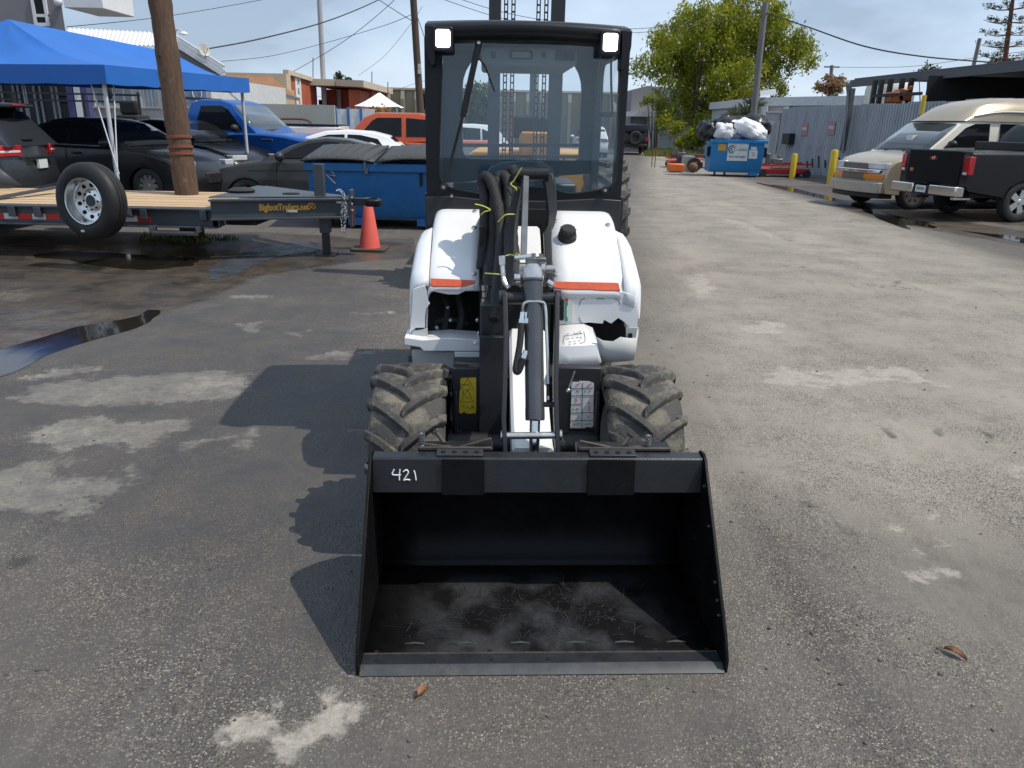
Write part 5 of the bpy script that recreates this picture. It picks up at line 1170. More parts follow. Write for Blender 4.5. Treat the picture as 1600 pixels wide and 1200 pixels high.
for dy in (-.012, .012): m.tube(smoothp([(-.024, dy*1.6, 1.19), (-.024, dy*3.2, 1.23), (-.024, dy*2.2, 1.26)], 4), .008, 5)
m.box(-.03, -.018, -.05, .05, 1.20, 1.25); m.build('ram_emblem', chrome, rm)
m = MB()
for y in (.60, .57, .53): m.box(-.028, -.02, y-.012, y+.012, .93, 1.0)
m.build('trim_badge', chrome, rm)
m = MB()
for k in range(4): m.box(-.218, -.214, -.1+.055*k, -.065+.055*k, .575, .635)
m.build('plate_mark', mat('plate_ink', (.12, .16, .14), .6), rm)
# ------------------------------------------------------------------ leaning utility pole, left
wood = mat('weathered_pole_wood', (.095, .055, .036), .85, var=.45, vs=5, bump=.9, bs=30, grain=(6, 6, .55), dirt=(.17, .12, .085), dscale=3, dthr=.58)
up = thing('utility_pole', 'thick leaning brown wooden utility pole behind the trailer, banded at mid height', 'utility pole')
b0, b1 = gr(302, 374), at(240, -70, 11.75); dd = b1-b0
pts = [b0 + dd*t for t in np.linspace(-.02, 1, 26)]
rs = [(.168 - .022*t + .006*sin(t*31) + .004*sin(t*77)) for t in np.linspace(0, 1, 26)]
MB().tube(pts, rs, 22).build('pole_shaft', wood, up, smooth=60)
rust = mat('rusty_band', (.17, .05, .03), .8, var=.3, vs=30)
for py in (206, 222, 233):
    t = (374-py)/(374+70); c = b0 + dd*t; d = dd.normalized(); r_ = .168-.022*t+.006
    MB().lathe([(r_, -.022), (r_+.008, -.018), (r_+.008, .018), (r_, .022)], c, d, 24).build('steel_band', rust, up)
for t, a in ((.27, 2.2), (.55, 2.7), (.42, 3.6), (.66, 4.4)):
    c = b0+dd*t; MB().cyl(c + Vector((cos(a)*.15, -abs(sin(a))*.15, 0)), c + Vector((cos(a)*.175, -abs(sin(a))*.175, 0)), .022, n=7).build('knot', mat('dark_knot', (.05, .025, .015), .9), up)
# ------------------------------------------------------------------ flat-bed trailer
tr_p = mat('trailer_grey', (.050, .058, .068), .42, var=.15, vs=5, dirt=(.12, .11, .10), dscale=9, dthr=.66)
trl = thing('flatbed_trailer', 'dark grey flatbed trailer with plywood deck and orange lettering on the tongue', 'trailer', (0, 0, 0))
RD = 9.7
zt, zb = .635, .415
xr_ = at(338, 320, RD).x; xl_ = -11.0
m = MB(); m.box(xl_, xr_, RD, RD+.07, zb, zt); m.box(xl_, xr_, RD-.05, RD+.12, zt-.02, zt+.002); m.box(xl_, xr_, RD-.05, RD+.12, zb-.015, zb+.005); m.build('side_rail', tr_p, trl, bevel=.004)
m = MB(); m.box(xl_, xr_, RD+2.2, RD+2.27, zb, zt+.002); m.build('side_rail', tr_p, trl, bevel=.004)
m = MB(); m.box(xr_-.07, xr_+.02, RD, RD+2.27, zb, zt); m.build('front_rail', tr_p, trl, bevel=.004)
ply = mat('deck_wood', (.50, .35, .21), .75, var=.18, vs=3, grain=(.6, 14, 4), bump=.3, bs=20)
pw = 2.06/9
for k in range(9):
    y = RD+.13+pw*k; MB().box(xl_, xr_-.02, y+.006, y+pw-.006, zt-.03, zt+.006+.003*(k % 3)).build('plank', ply, trl)
for k in range(9): MB().box(-9.8+.75*k, -9.7+.75*k, RD+.08, RD+2.2, zb+.02, zt-.035).build('cross_member', tr_p, trl)
# rub rail with conspicuity tape
tape_r, tape_w = mat('tape_red', (.50, .02, .015), .35), mat('tape_white', (.55, .55, .53), .35)
for a, b, w in ((-60,-25,0),(-25,5,0),(5,26,1),(27,48,0),(49,70,1),(71,92,0),(192,213,1),(213,235,0)):
    p0, p1 = at(a, 331, RD-.006), at(b, 331, RD-.006)
    MB().box(p0.x, p1.x, RD-.006, RD-.001, .463, .533).build('reflective_tape', tape_w if w else tape_r, trl)
# step plate and stake pockets
p = at(238, 338, RD-.05); pe = at(312, 338, RD-.05)
m = MB(); m.box(p.x, pe.x, RD-.18, RD+.02, .33, .36); m.box(p.x, p.x+.02, RD-.18, RD, .33, .43); m.box(pe.x-.02, pe.x, RD-.18, RD, .33, .43); m.build('side_step', tr_p, trl, bevel=.004)
for px in (20, 60, 225, 318): p = at(px, 320, RD); MB().box(p.x-.04, p.x+.04, RD-.06, RD-.001, .50, .62).build('stake_pocket', tr_p, trl, bevel=.003)
# ramps / strap lying on the deck behind spare
MB().bar(at(-20, 312, RD+.3), at(90, 292, RD+1.5), .10, .03).build('deck_strip', tr_p, trl)
# tongue
TD = 10.2
p0 = at(322, 330, RD+.2); 
tx1 = at(546, 320, TD).x
zt2, zb2 = at(440, 307, TD).z, at(440, 338, TD).z
def beam(name, y0, y1, x0, x1):
    m = MB()
    def seg(za, zb_, w):
        vs = []
        for x, y in ((x0, y0), (x1, y1)): vs += [(x, y-w/2, za), (x, y+w/2, za), (x, y+w/2, zb_), (x, y-w/2, zb_)]
        m.add(vs, [(0,1,5,4), (1,2,6,5), (2,3,7,6), (3,0,4,7), (3,2,1,0), (4,5,6,7)])
    seg(zt2-.025, zt2, .14); seg(zb2, zb2+.025, .14); seg(zb2+.02, zt2-.02, .03)
    return m.build(name, tr_p, trl, bevel=.003)
bm1 = beam('tongue_beam', TD-.55, TD, xr_-.05, tx1); beam('tongue_beam', TD+1.6, TD+.16, xr_-.05, tx1)
m = MB(); m.box(xr_, at(395, 345, TD).x+.1, TD-.2, TD+.6, zb2-.10, zb2-.002); m.build('wiring_channel', dark, trl)
m = MB(); a = at(345, 300, TD).x; b = at(538, 300, TD).x
m.add([(a, TD-.42, zt2+.004), (b, TD+.02, zt2+.004), (b, TD+.15, zt2+.004), (a, TD+1.5, zt2+.004), (a, TD-.42, zt2+.016), (b, TD+.02, zt2+.016), (b, TD+.15, zt2+.016), (a, TD+1.5, zt2+.016)], [(0,3,2,1), (4,5,6,7), (0,1,5,4), (1,2,6,5), (2,3,7,6), (3,0,4,7)])
m.build('tread_plate', mat('chequer_plate', (.075, .085, .09), .4, .3, var=.5, vs=60, bump=.6, bs=70), trl)
m = MB(); m.lathe([(.16, 0), (.18, .03), (.12, .06), (.001, .06)], (at(365, 300, TD).x, TD+.3, zt2+.015), (0,0,1), 20); m.build('winch_housing', rubber, trl)
m = MB(); m.lathe([(.11, 0), (.11, .012), (.001, .012)], (at(448, 303, TD).x, TD+.2, zt2+.016), (0,0,1), 20); m.build('tie_down_hole', hole, trl)
# headboard post, coupler, jack, chain
m = MB(); x = at(500, 285, TD+.1).x; m.box(x-.065, x+.065, TD+.02, TD+.12, zt2, at(500, 256, TD+.1).z); m.build('jack_post', tr_p, trl, bevel=.006)
m = MB(); x0 = at(508, 380, TD).x; m.box(x0-.065, x0+.065, TD+.0, TD+.13, .30, zb2+.02); m.build('jack_sleeve', tr_p, trl, bevel=.005)
m = MB(); m.box(x0-.045, x0+.045, TD+.02, TD+.11, .015, .34); m.box(x0-.13, x0+.13, TD-.06, TD+.19, .0, .018); m.build('jack_leg', black_p, trl, bevel=.004)
xe = at(546, 320, TD).x
m = MB(); m.box(xe, xe+.03, TD-.02, TD+.18, zb2-.12, zt2+.10); m.build('coupler_plate', tr_p, trl, bevel=.004)
ct = at(560, 318, TD+.08); m = MB(); m.box(xe+.03, xe+.22, TD+.02, TD+.14, ct.z-.02, ct.z+.07); m.lathe([(.10,-.03),(.11,.0),(.11,.05),(.07,.07),(.001,.07)], (xe+.30, TD+.08, ct.z-.0), (0,0,1), 20); m.box(xe+.2, xe+.36, TD+.0, TD+.16, ct.z+.03, ct.z+.07)
m.build('ball_coupler', black_p, trl, bevel=.005)
for dz in (-.08, .0, .08): MB().cyl((xe+.03, TD-.01, ct.z+dz), (xe+.05, TD-.01, ct.z+dz), .016, n=6).build('coupler_bolt', zinc, trl)
# safety chain as linked rings
chn = thing('safety_chain', 'bright galvanised safety chain looped over the trailer tongue', 'chain')
pth = smoothp([at(524, 299, TD-.06), at(530, 297, TD-.08), at(537, 304, TD-.09), at(540, 325, TD-.09), at(539, 350, TD-.09), at(538, 362, TD-.08), at(534, 350, TD-.07), at(535, 325, TD-.06), at(538, 312, TD-.05)], 14)
link = MB().tube([Vector((.016*cos(a)*(1), 0, .028*sin(a))) for a in np.linspace(0, 2*pi, 11)[:-1]], .006, 5, True).build('chain_link', chrome, chn)
acc = 0; first = True; last = pth[0]; k = 0
for i in range(1, len(pth)):
    acc += (pth[i]-last).length; last = pth[i]
    if acc > .042:
        acc = 0; o = link if first else link.copy()
        if not first: COL.objects.link(o)
        first = False; o.parent = chn; o.location = pth[i]; d = (pth[min(i+1, len(pth)-1)]-pth[i-1]).normalized()
        o.rotation_mode = 'QUATERNION'; o.rotation_quaternion = d.to_track_quat('Z', 'Y') @ Matrix.Rotation((k % 2)*pi/2 + .5, 3, 'Z').to_quaternion(); k += 1
# lettering
lt = mat('orange_lettering', (.72, .36, .03), .5)
bx = Vector((tx1, TD, 0)) - Vector((xr_-.05, TD-.55, 0)); bx.normalize()
c = at(441, 325, TD-.30); 
def on_web(px, py):
    r = ray(px, py); o = Vector((0,0,CAMH)); n = Vector((-bx.y, bx.x, 0)); p = Vector((tx1, TD-.018, 0)); t = (p-o).dot(n)/r.dot(n); return o + r*t
text_mesh('tongue_lettering', 'BigfootTrailers.net', .112, lt, trl, face_M(on_web(444, 324), bx, (0, 0, 1)), .002, .72, .004)
m = MB()
for cx_p, f in ((484, 1), (488.5, -1)):
    c = on_web(cx_p, 321.5); ring = []
    for a in np.linspace(0, 2*pi, 18)[:-1]:
        ring.append(c + bx*(.030*cos(a)+.012*f*sin(a)) + Vector((0, 0, .034*sin(a))))
    m.tube(ring, .006, 5, True)
m.build('footprint_logo', lt, trl)
p = on_web(450, 329.5); MB().box(p.x-.12, p.x+.12, p.y-.004, p.y+.0, p.z-.016, p.z+.016).build('id_sticker', tape_w, trl)
p = on_web(528, 316); MB().box(p.x-.06, p.x+.06, p.y-.004, p.y, p.z-.014, p.z+.014).build('id_sticker', tape_w, trl)
# spare wheel hung on the side
sp = thing('spare_wheel', 'large spare tyre on bright eight hole rim hung on the trailer side', 'spare wheel')
sc = at(143, 314, 8.95); ax = Vector((-.10, -1, .02)); ax = Vector((-.30, -1, .04)).normalized(); R0 = .428
tyr = MB().lathe([(.245, .10), (.262, .115), (.30, .13), (.36, .128), (.402, .105), (.420, .08), (.428, .05), (.428, .036), (.420, .033), (.420, .027), (.428, .024), (.428, -.008), (.42, -.011), (.42, -.017), (.428, -.02), (.428, -.06), (.42, -.09), (.36, -.13), (.27, -.12)], sc, ax, 56).build('tyre', mat('black_tyre', (.011, .011, .012), .6, var=.15, bump=.1), sp, smooth=50)
rim = MB().lathe([(.262, .118), (.256, .126), (.248, .122), (.240, .095), (.236, .02), (.225, .005), (.135, -.01), (.10, .012), (.068, .014), (.068, -.03), (.001, -.03)], sc, ax, 48).build('rim', mat('polished_aluminium', (.74, .74, .72), .2, .95, var=.05), sp, smooth=35)
x_ = ax.cross(Vector((0,0,1))).normalized(); y_ = x_.cross(ax) if False else ax.cross(x_)
for k in range(10):
    a = 2*pi*k/10+.2; c = sc + (x_*cos(a)+y_*sin(a))*.178 - ax*.004
    MB().cyl(c - ax*.01, c + ax*.008, .024, n=14).build('hand_hole', hole, rim)
for k in range(8):
    a = 2*pi*k/8; c = sc + (x_*cos(a)+y_*sin(a))*.098 + ax*.012
    MB().cyl(c, c+ax*.006, .012, n=10).build('stud_hole', hole, rim)
MB().cyl(sc + ax*.012, sc+ax*.018, .062, n=22).build('hub_hole', mat('hub_cap_dark', (.03, .035, .045), .4), rim)
MB().bar(sc-ax*.1, (sc.x+.05, RD+.02, .55), .10, .08).build('wheel_carrier', tr_p, sp)
p = sc + ax*.131 + Vector((-.03, 0, -.33)); MB().box(p.x-.035, p.x+.035, p.y-.004, p.y+.004, p.z-.012, p.z+.012).build('tyre_sticker', tape_w, tyr)
# leaning grey ramp end at extreme left
m = MB(); m.add([at(-40, 262, 10.6), at(-5, 262, 10.6), at(30, 290, 10.6), at(-40, 292, 10.6)], [(0,1,2,3)]); o = m.build('loading_ramp', tr_p, None, solid=.05); tag(o, 'slanted grey loading ramp standing on the trailer deck at the left edge', 'ramp')
# ------------------------------------------------------------------ cone
cn = thing('traffic_cone', 'faded coral traffic cone under the trailer coupler', 'traffic cone')
cb = gr(578, 390); h = .70
MB().lathe([(.15, .03), (.143, .05), (.05, h), (.042, h+.01), (.03, h)], cb, (0,0,1), 28).build('cone_body', mat('cone_coral', (.70, .105, .085), .6, var=.10, vs=4, dirt=(.6, .28, .2), dscale=6, dthr=.62), cn, smooth=40)
MB().prism([(cb.x+a, cb.y+b) for a, b in rrect(-.24, .24, -.24, .24, .07, 3)], .005, .035, 'z').build('cone_base', mat('cone_base_dirty', (.06, .05, .04), .8), cn, bevel=.006)
# weeds around the pole base
leafg = mat('weed_green', (.13, .15, .035), .7, var=.5, vs=4)
def tuft(name, c, n, rad, hgt, m, label=None, cat=None, kind=None, parent=None, w=.012):
    b = MB()
    for _ in range(n):
        a = random.uniform(0, 2*pi); r_ = rad*sqrt(random.random()); p = Vector((c[0]+cos(a)*r_*1.6, c[1]+sin(a)*r_*.6, c[2])); hh = hgt*random.uniform(.4, 1); l = Vector((random.uniform(-.6, .6), random.uniform(-.6, .6), 1)).normalized()*hh
        s_ = Vector((cos(a+1), sin(a+1), 0))*w
        b.add([p-s_, p+s_, p+l*.6+s_*.7, p+l, p+l*.6-s_*.7], [(0,1,2,3,4)])
    o = b.build(name, m, parent, smooth=0, recalc=False); return tag(o, label, cat, None, kind)
c = gr(300, 374); tuft('weeds', (c.x-.15, c.y-.2, 0), 150, .34, .16, leafg, None, None, 'stuff')
c = gr(330, 372); tuft('weeds', (c.x+.1, c.y-.1, 0), 60, .22, .10, leafg, None, None, 'stuff')
# ------------------------------------------------------------------ blue skip at left
blue_s = mat('skip_blue', (.010, .125, .34), .5, var=.12, vs=3, dirt=(.02, .06, .12), dscale=7, dthr=.60)
sk = thing('dumpster', 'long blue dumpster with two ribbed black lids behind the cone', 'dumpster')
d0 = 12.95; xa, xb = at(483, 300, d0).x, -.75
zt_, zb_ = at(560, 257, d0).z, .17
sec = [(d0+.12, zb_), (d0, zb_+.25), (d0, zt_), (d0+1.5, zt_+.18), (d0+1.5, zb_)]
MB().prism(sec, xa, xb, 'x').build('body', blue_s, sk, bevel=.02)
MB().box(xa-.05, xb+.05, d0-.05, d0+.05, zt_-.11, zt_+.02).build('rim', blue_s, sk, bevel=.012)
MB().box(xa-.06, xa+.0, d0-.02, d0+1.5, zt_-.09, zt_+.04).build('rim', blue_s, sk, bevel=.012)
lidm = mat('lid_plastic', (.045, .046, .048), .6, var=.15, vs=5)
for (a, b, hgt) in ((xa-.08, xa+1.10, .17), (xa+1.14, xb+.05, .26)):
    rows = []; 
    for t in np.linspace(0, 1, 7): rows.append([(a+(b-a)*u, d0-.10+t*1.62, zt_+.03 + .20*t + hgt*sin(pi*min(1, .15+t*.8))*.55*(1-abs(2*u-1)**3)) for u in np.linspace(0, 1, 12)])
    L_ = MB().grid(rows).build('lid', lidm, sk, solid=.025)
    for k in range(7):
        u = .08+.84*k/6; x = a+(b-a)*u
        pts = [Vector((x + .10*t, d0-.06+t*1.5, zt_+.035 + .20*t + hgt*sin(pi*min(1, .15+t*.8))*.55*(1-abs(2*u-1)**3)+.012)) for t in np.linspace(0, .95, 7)]
        MB().tube(pts, .030, 6).build('lid_rib', lidm, L_)
m = MB(); 
for x in (xa+.75, xa+1.9): m.box(x-.14, x+.12, d0+.05, d0+.3, .0+.06, .18)
m.build('skid_foot', blue_s, sk)
for x in (xa+.28, xa+.68, xb-.3):
    MB().cyl((x-.03, d0+.25, .08), (x+.03, d0+.25, .08), .08, n=16).build('caster', rubber, sk)
m = MB(); x = at(571, 255, d0).x; m.box(x-.02, x+.02, d0-.075, d0-.03, zt_-.06, zt_+.05); m.box(x-.01, x+.05, d0-.07, d0-.04, zt_-.14, zt_-.05); m.build('lid_latch', steel, sk)
m = MB(); m.tube([at(512, 258, d0-.02), at(518, 268, d0-.02), at(525, 275, d0-.02), at(510, 273, d0-.02), at(524, 287, d0-.02)], .014, 6); m.build('bent_wire', mat('pale_wire', (.42, .42, .40), .5), sk)
x = at(658, 290, d0).x; MB().box(x-.02, x+.025, d0-.02, d0+.01, .72, 1.06).build('stake_slot', dark, sk)
# ------------------------------------------------------------------ yellow rough terrain forklift behind the loader
fl_y = mat('forklift_yellow', (.58, .30, .055), .45, var=.1, vs=3, dirt=(.3, .2, .1), dscale=7, dthr=.62)
fk = thing('forklift', 'yellow forklift with a tall dark mast seen through the loader cab', 'forklift')
FD = 8.6
mst = mat('mast_steel', (.022, .024, .028), .45, var=.15)
for px0, px1, px2, px3 in ((764, 783, 769, 787), (862, 884, 863, 886)):
    a0, a1 = at(px0, 0, FD).x, at(px1, 0, FD).x
    m = MB(); m.box(a0, a1, FD, FD+.10, .25, 3.5); m.box((a0 if px0 < 800 else a1-.03), (a0+.03 if px0 < 800 else a1), FD+.1, FD+.22, .25, 3.5); m.build('mast_upright', mst, fk, bevel=.006)
xa_, xb_ = at(783, 0, FD).x, at(862, 0, FD).x
MB().box(xa_, xb_, FD+.12, FD+.2, 3.3, 3.42).build('mast_crossbar', mst, fk); MB().box(xa_, xb_, FD+.12, FD+.2, .5, .62).build('mast_crossbar', mst, fk)
for px in (791, 802.5, 842, 854):
    x = at(px, 0, FD+.1).x; m = MB(); z = .7
    while z < 3.3:
        m.box(x-.022, x-.010, FD+.09, FD+.12, z, z+.05); m.box(x+.010, x+.022, FD+.09, FD+.12, z, z+.05); m.box(x-.022, x+.022, FD+.095, FD+.115, z+.052, z+.068); z += .068
    m.build('lift_chain', mst, fk, smooth=0)
x = at(836, 130, FD+.25).x; MB().cyl((x, FD+1.2, 1.5), (x, FD+1.2, at(836, 108, FD+1.2).z), .045, n=14).build('exhaust_stack', steel, fk)
# body
m = MB(); m.prism(rrect(-.58, .98, .75, 1.40, .08, 4), FD+.9, FD+2.6, 'y'); m.build('fender_deck', fl_y, fk, bevel=.02)
m = MB(); a, b = at(814, 220, FD+1.0).x, at(858, 220, FD+1.0).x; m.box(a, b, FD+.75, FD+1.7, .7, at(835, 206, FD+.8).z); m.box(a-.02, b+.04, FD+.8, FD+.88, 1.35, 1.60); m.build('dash_tower', fl_y, fk, bevel=.02)
m = MB(); a, b = at(800, 195, FD+1.1).x, at(866, 195, FD+1.1).x; m.box(a, b, FD+1.0, FD+1.2, 1.55, 1.80); m.build('instrument_hood', black_p, fk, bevel=.03)
c = at(832, 190, FD+1.3); m = MB(); m.tube([c + Vector((.17*cos(t), .10*sin(t), .07*sin(t))) for t in np.linspace(0, 2*pi, 25)[:-1]], .012, 6, True)
for t in (.5, 2.6, 4.7): m.tube([c, c + Vector((.17*cos(t), .10*sin(t), .07*sin(t)))], .009, 5)
m.build('steering_wheel', black_p, fk)
for px in (800, 868):
    x = at(px, 180, FD+.6).x; MB().box(x-.02, x+.02, FD+.6, FD+.7, .9, at(px, 175, FD+.6).z).build('tilt_post', mat('orange_paint', (.50, .14, .03), .5), fk)
# load backrest rails
m = MB()
for py in (227, 245):
    a, b = at(700, py, FD-.25), at(933, py, FD-.25); m.bar(a, b, .035, .035)
for px in range(725, 940, 26): a, b = at(px, 245, FD-.25), at(px, 262, FD-.25); m.bar(a, b, .02, .02)
m.bar(at(932, 225, FD-.25), at(932, 262, FD-.25), .04, .04); m.build('load_backrest', black_p, fk)
# chunky tyres
for side in (-1, 1):
    cxw = (.98 if side > 0 else -.56); tw = .40; Rw = .56
    w_ = bpy.data.objects.new('wheel', None); COL.objects.link(w_); w_.parent = fk; w_.location = (cxw, FD-.35+.5, Rw+.12)
    Rw = .68
    MB().lathe([(.3, -tw/2), (Rw*.86, -tw/2), (Rw*.93, -tw*.42), (Rw*.945, 0), (Rw*.93, tw*.42), (Rw*.86, tw/2), (.3, tw/2)], (0,0,0), (1,0,0), 40).build('tyre', tyre_m, w_, smooth=50)
    MB().lathe([(.3, -tw*.4), (.25, -.02), (.02, -.02)], (0,0,0), (1,0,0), 24).build('rim', fl_y, w_); MB().lathe([(.3, tw*.4), (.25, .02), (.02, .02)], (0,0,0), (1,0,0), 24).build('rim', fl_y, w_)
    lug = None
    for hand in (-1, 1):
        rows = []
        for i in range(6):
            t = i/5; x = hand*(tw*.52 - t*tw*.55); an = t*.30; hw = .030/Rw
            rows.append([(x, -rr*sin(an+da), rr*cos(an+da)) for rr, da in ((Rw*.92, -hw*1.4), (Rw, -hw), (Rw, hw), (Rw*.92, hw*1.4))])
        b = MB().grid(rows); b.f += [(0,1,2,3), tuple(range(20, 24))]
        lo = b.build('lug', tyre_m, w_)
        for k in range(1, 20):
            o = lo.copy(); COL.objects.link(o); o.parent = w_; o.rotation_euler = (2*pi*(k+(.5 if hand < 0 else 0))/20, 0, 0)
    w_.location.z = .68
MB().cyl((-.5, FD+.15, .68), (.95, FD+.15, .68), .10, n=12).build('axle', black_p, fk)
# ------------------------------------------------------------------ canopy tent
tent = thing('canopy_tent', 'large blue fabric canopy with hipped roof on white poles over the cars', 'canopy')
blue_c = mat('canopy_blue', (.012, .125, .46), .55, var=.10, vs=1.5, bump=.6, bs=2.2)
NR = at(163, 103, 13.4); FR = at(389, 124, 17.8); A1 = at(12, 30, 15.6); A2 = at(268, 82, 17.6)
NLc = NR + (A1-NR)*2; NLc.z = NR.z; NLc.y = NR.y+1.2; FLc = FR + Vector((-5.6, 1.0, .1))
def pane(*c): 
    n = 8
    if len(c) == 4:
        return [[tuple((c[0]*(1-u)+c[1]*u)*(1-v) + (c[3]*(1-u)+c[2]*u)*v - Vector((0, 0, .13*sin(pi*v) + .018*sin(u*19+v*5)*sin(pi*v)))) for u in np.linspace(0, 1, 22)] for v in np.linspace(0, 1, n)]
m = MB(); m.grid(pane(NR, FR, A2, A1)); m.grid(pane(NLc, NR, A1, A1)); m.grid(pane(FR, FLc, A2, A2)); m.grid(pane(FLc, NLc, A1, A2))
m.build('roof_fabric', blue_c, tent, smooth=25)
m = MB()
for a, b in ((NLc, NR), (NR, FR), (FR, FLc), (FLc, NLc)):
    rows = []
    for k, dz in enumerate((.02, -.10, -.13, -.20, -.27)):
        rows.append([tuple(a*(1-t)+b*t + Vector((0, 0, dz - .015*abs(sin(t*pi*5))*(k > 3)))) for t in np.linspace(0, 1, 26)])
    m.grid(rows)
m.build('valance', blue_c, tent, smooth=25)
pole_m = mat('white_pole', (.48, .50, .54), .5)
for p in (NR+Vector((-.12,.12,0)), FR+Vector((-.15,-.1,0)), NLc+Vector((.12,.1,0)), FLc+Vector((.12,-.1,0)), (NLc+FLc)/2+Vector((.15,0,0))):
    b = Vector((p.x, p.y+.03, gz(p.x, p.y))); 
    MB().cyl(b, (p.x, p.y+.03, p.z-.05), .034, n=12).build('pole', pole_m, tent)
    MB().box(b.x-.1, b.x+.1, b.y-.1, b.y+.1, b.z, b.z+.012).build('foot_plate', pole_m, tent)
IN = Vector((-.22, .22, -.12)); m = MB(); m.tube([NR+IN, FR+Vector((-.22,-.2,-.12))], .02, 6); m.tube([NR+IN, NLc+Vector((.22,.22,-.12))], .02, 6); m.tube([FR+Vector((-.22,-.2,-.12)), FLc+Vector((.22,-.2,-.12))], .02, 6)
m.build('roof_frame', pole_m, tent)
m = MB(); m.tube([at(138, 118, 13.6), at(186, 272, 13.2)], .012, 5); m.tube([at(177, 120, 13.9), at(184, 275, 13.3)], .012, 5); m.build('guy_line', pole_m, tent)
# ------------------------------------------------------------------ grey building at far left
bwall = mat('grey_render', (.20, .19, .20), .85, var=.08, vs=1.2, bump=.2, bs=30)
wh = mat('white_trim', (.68, .68, .68), .6, var=.05)
gb = thing('building', 'grey two storey building with white framed window above the blue canopy', 'building')
BD = 25.0
xc = at(104, 60, BD).x; zc_ = 5.6
xk = xc*(BD+9)/BD; MB().prism([(-40, BD), (xc, BD), (xk, BD+9), (-60, BD+9)], 3.0, zc_, 'z').build('upper_wall', bwall, gb, smooth=0)
MB().box(at(97, 8, BD-1).x, at(158, 8, BD-1).x, BD-.9, BD+1.0, at(150, 13, BD-.9).z, at(150, 13, BD-.9).z+.5).build('roof_slab', wh, gb, bevel=.02)
a, b = at(49, 0, BD).x, at(79, 40, BD).x; wz0, wz1 = at(65, 41, BD).z, at(65, -6, BD).z
wf = MB().ring([(a, wz0), (b, wz0), (b, wz1), (a, wz1)], [(a+.09, wz0+.09), (b-.09, wz0+.09), (b-.09, wz1-.09), (a+.09, wz1-.09)], BD-.06, BD-.0, 'y').build('window', wh, gb)
MB().box(a, b, BD-.055, BD-.0, (wz0+wz1)/2-.16, (wz0+wz1)/2-.08).build('transom', wh, wf); MB().box(a+.05, b-.05, BD-.03, BD-.005, wz0+.05, wz1-.05).build('pane', glass_d, wf)
MB().sphere(at(91, 3, BD-.1), .12, 12, 8).build('wall_lamp', wh, gb)
m = MB(); m.box(-40, xc-1.2, BD+1.2, BD+1.4, .2, 3.0); m.build('shopfront_wall', mat('dim_wall', (.07, .075, .08), .8), gb)
colm = mat('purple_blue_column', (.055, .055, .16), .6)
for px in (112, 124, 134): x = at(px, 150, BD-.2).x; MB().box(x-.10, x+.10, BD-.3, BD-.05, .2, 3.05).build('column', colm if px != 124 else wh, gb)
for px0, px1 in ((-60, -8), (0, 22), (26, 54), (60, 82), (86, 108)):
    a, b = at(px0, 150, BD+1).x, at(px1, 150, BD+1).x
    f = MB().ring([(a, .25), (b, .25), (b, 2.85), (a, 2.85)], [(a+.07, .32), (b-.07, .32), (b-.07, 2.78), (a+.07, 2.78)], BD+1.05, BD+1.18, 'y').build('shop_window', mat('frame_grey', (.22, .24, .25), .5), gb); MB().box(a+.05, b-.05, BD+1.1, BD+1.12, .3, 2.8).build('pane', glass_d, f)
    MB().box(a, b, BD+1.06, BD+1.1, .95, 1.02).build('push_bar', mat('frame_grey', (.22, .24, .25), .5), f)
MB().box(-40, xc, BD-.2, BD+.6, 2.95, 3.15).build('soffit', bwall, gb)
# railing
rl = thing('railing', 'black metal railing crossing in front of the shop windows under the canopy', 'railing')
m = MB(); 
for py in (147, 158): m.bar(at(-40, py-4, BD-1), at(218, py+2, BD-2.5), .05, .05)
m.build('rail', trim, rl)
for px in (20, 130, 216): p = at(px, 150, BD-1.6); MB().box(p.x-.03, p.x+.03, p.y-.03, p.y+.03, .2, p.z+.1).build('rail_post', trim, rl)
# bright neighbour building under/behind the canopy with white roof
nb = thing('building', 'low white building with corrugated white roof behind the canopy', 'building')
ND = 31
x0, x1 = at(125, 150, ND).x, at(330, 150, ND).x
MB().box(x0, x1, ND, ND+10, .1, 3.2).build('wall', mat('white_wall', (.55, .56, .56), .7), nb)
rfm = mat('white_metal_roof', (.70, .71, .72), .45)
rA, rB, rC = at(106, 45, ND+2), at(262, 52, ND), at(350, 106, ND)
eaveL = at(106, 75, ND)
rows = []
N = 46
for k in range(N+1):
    t = k/N; a = Vector((eaveL.x, ND-.3, at(106, 72, ND).z))*(1-t) + Vector((at(262, 76, ND).x, ND-.3, at(262, 76, ND).z))*t
    b = at(106, 46, ND+6)*(1-t) + at(264, 54, ND+6)*t; dz = Vector((0, 0, .06*(k % 2)))
    rows.append([a+dz, b+dz])
MB().grid(rows).build('corrugated_roof', rfm, nb, smooth=0, solid=.03)
gA, gB = at(264, 50, ND-.3), at(350, 104, ND-.3)
m = MB()
for k, off in enumerate((0, .16, .32)):
    m.bar(gA - Vector((0, 0, off)), gB - Vector((0, 0, off)), .14, .10)
m.build('gable_fascia', rfm, nb)
m = MB(); n_ = [gA-Vector((0,-.05,.3)), gB-Vector((0,-.05,.3)), Vector((gA.x, ND-.2, gB.z-.3))]; m.add(n_ + [p+Vector((0,.1,0)) for p in n_], [(0,1,2), (5,4,3), (0,3,4,1), (1,4,5,2), (2,5,3,0)]); m.build('gable_wall', bwall, nb)
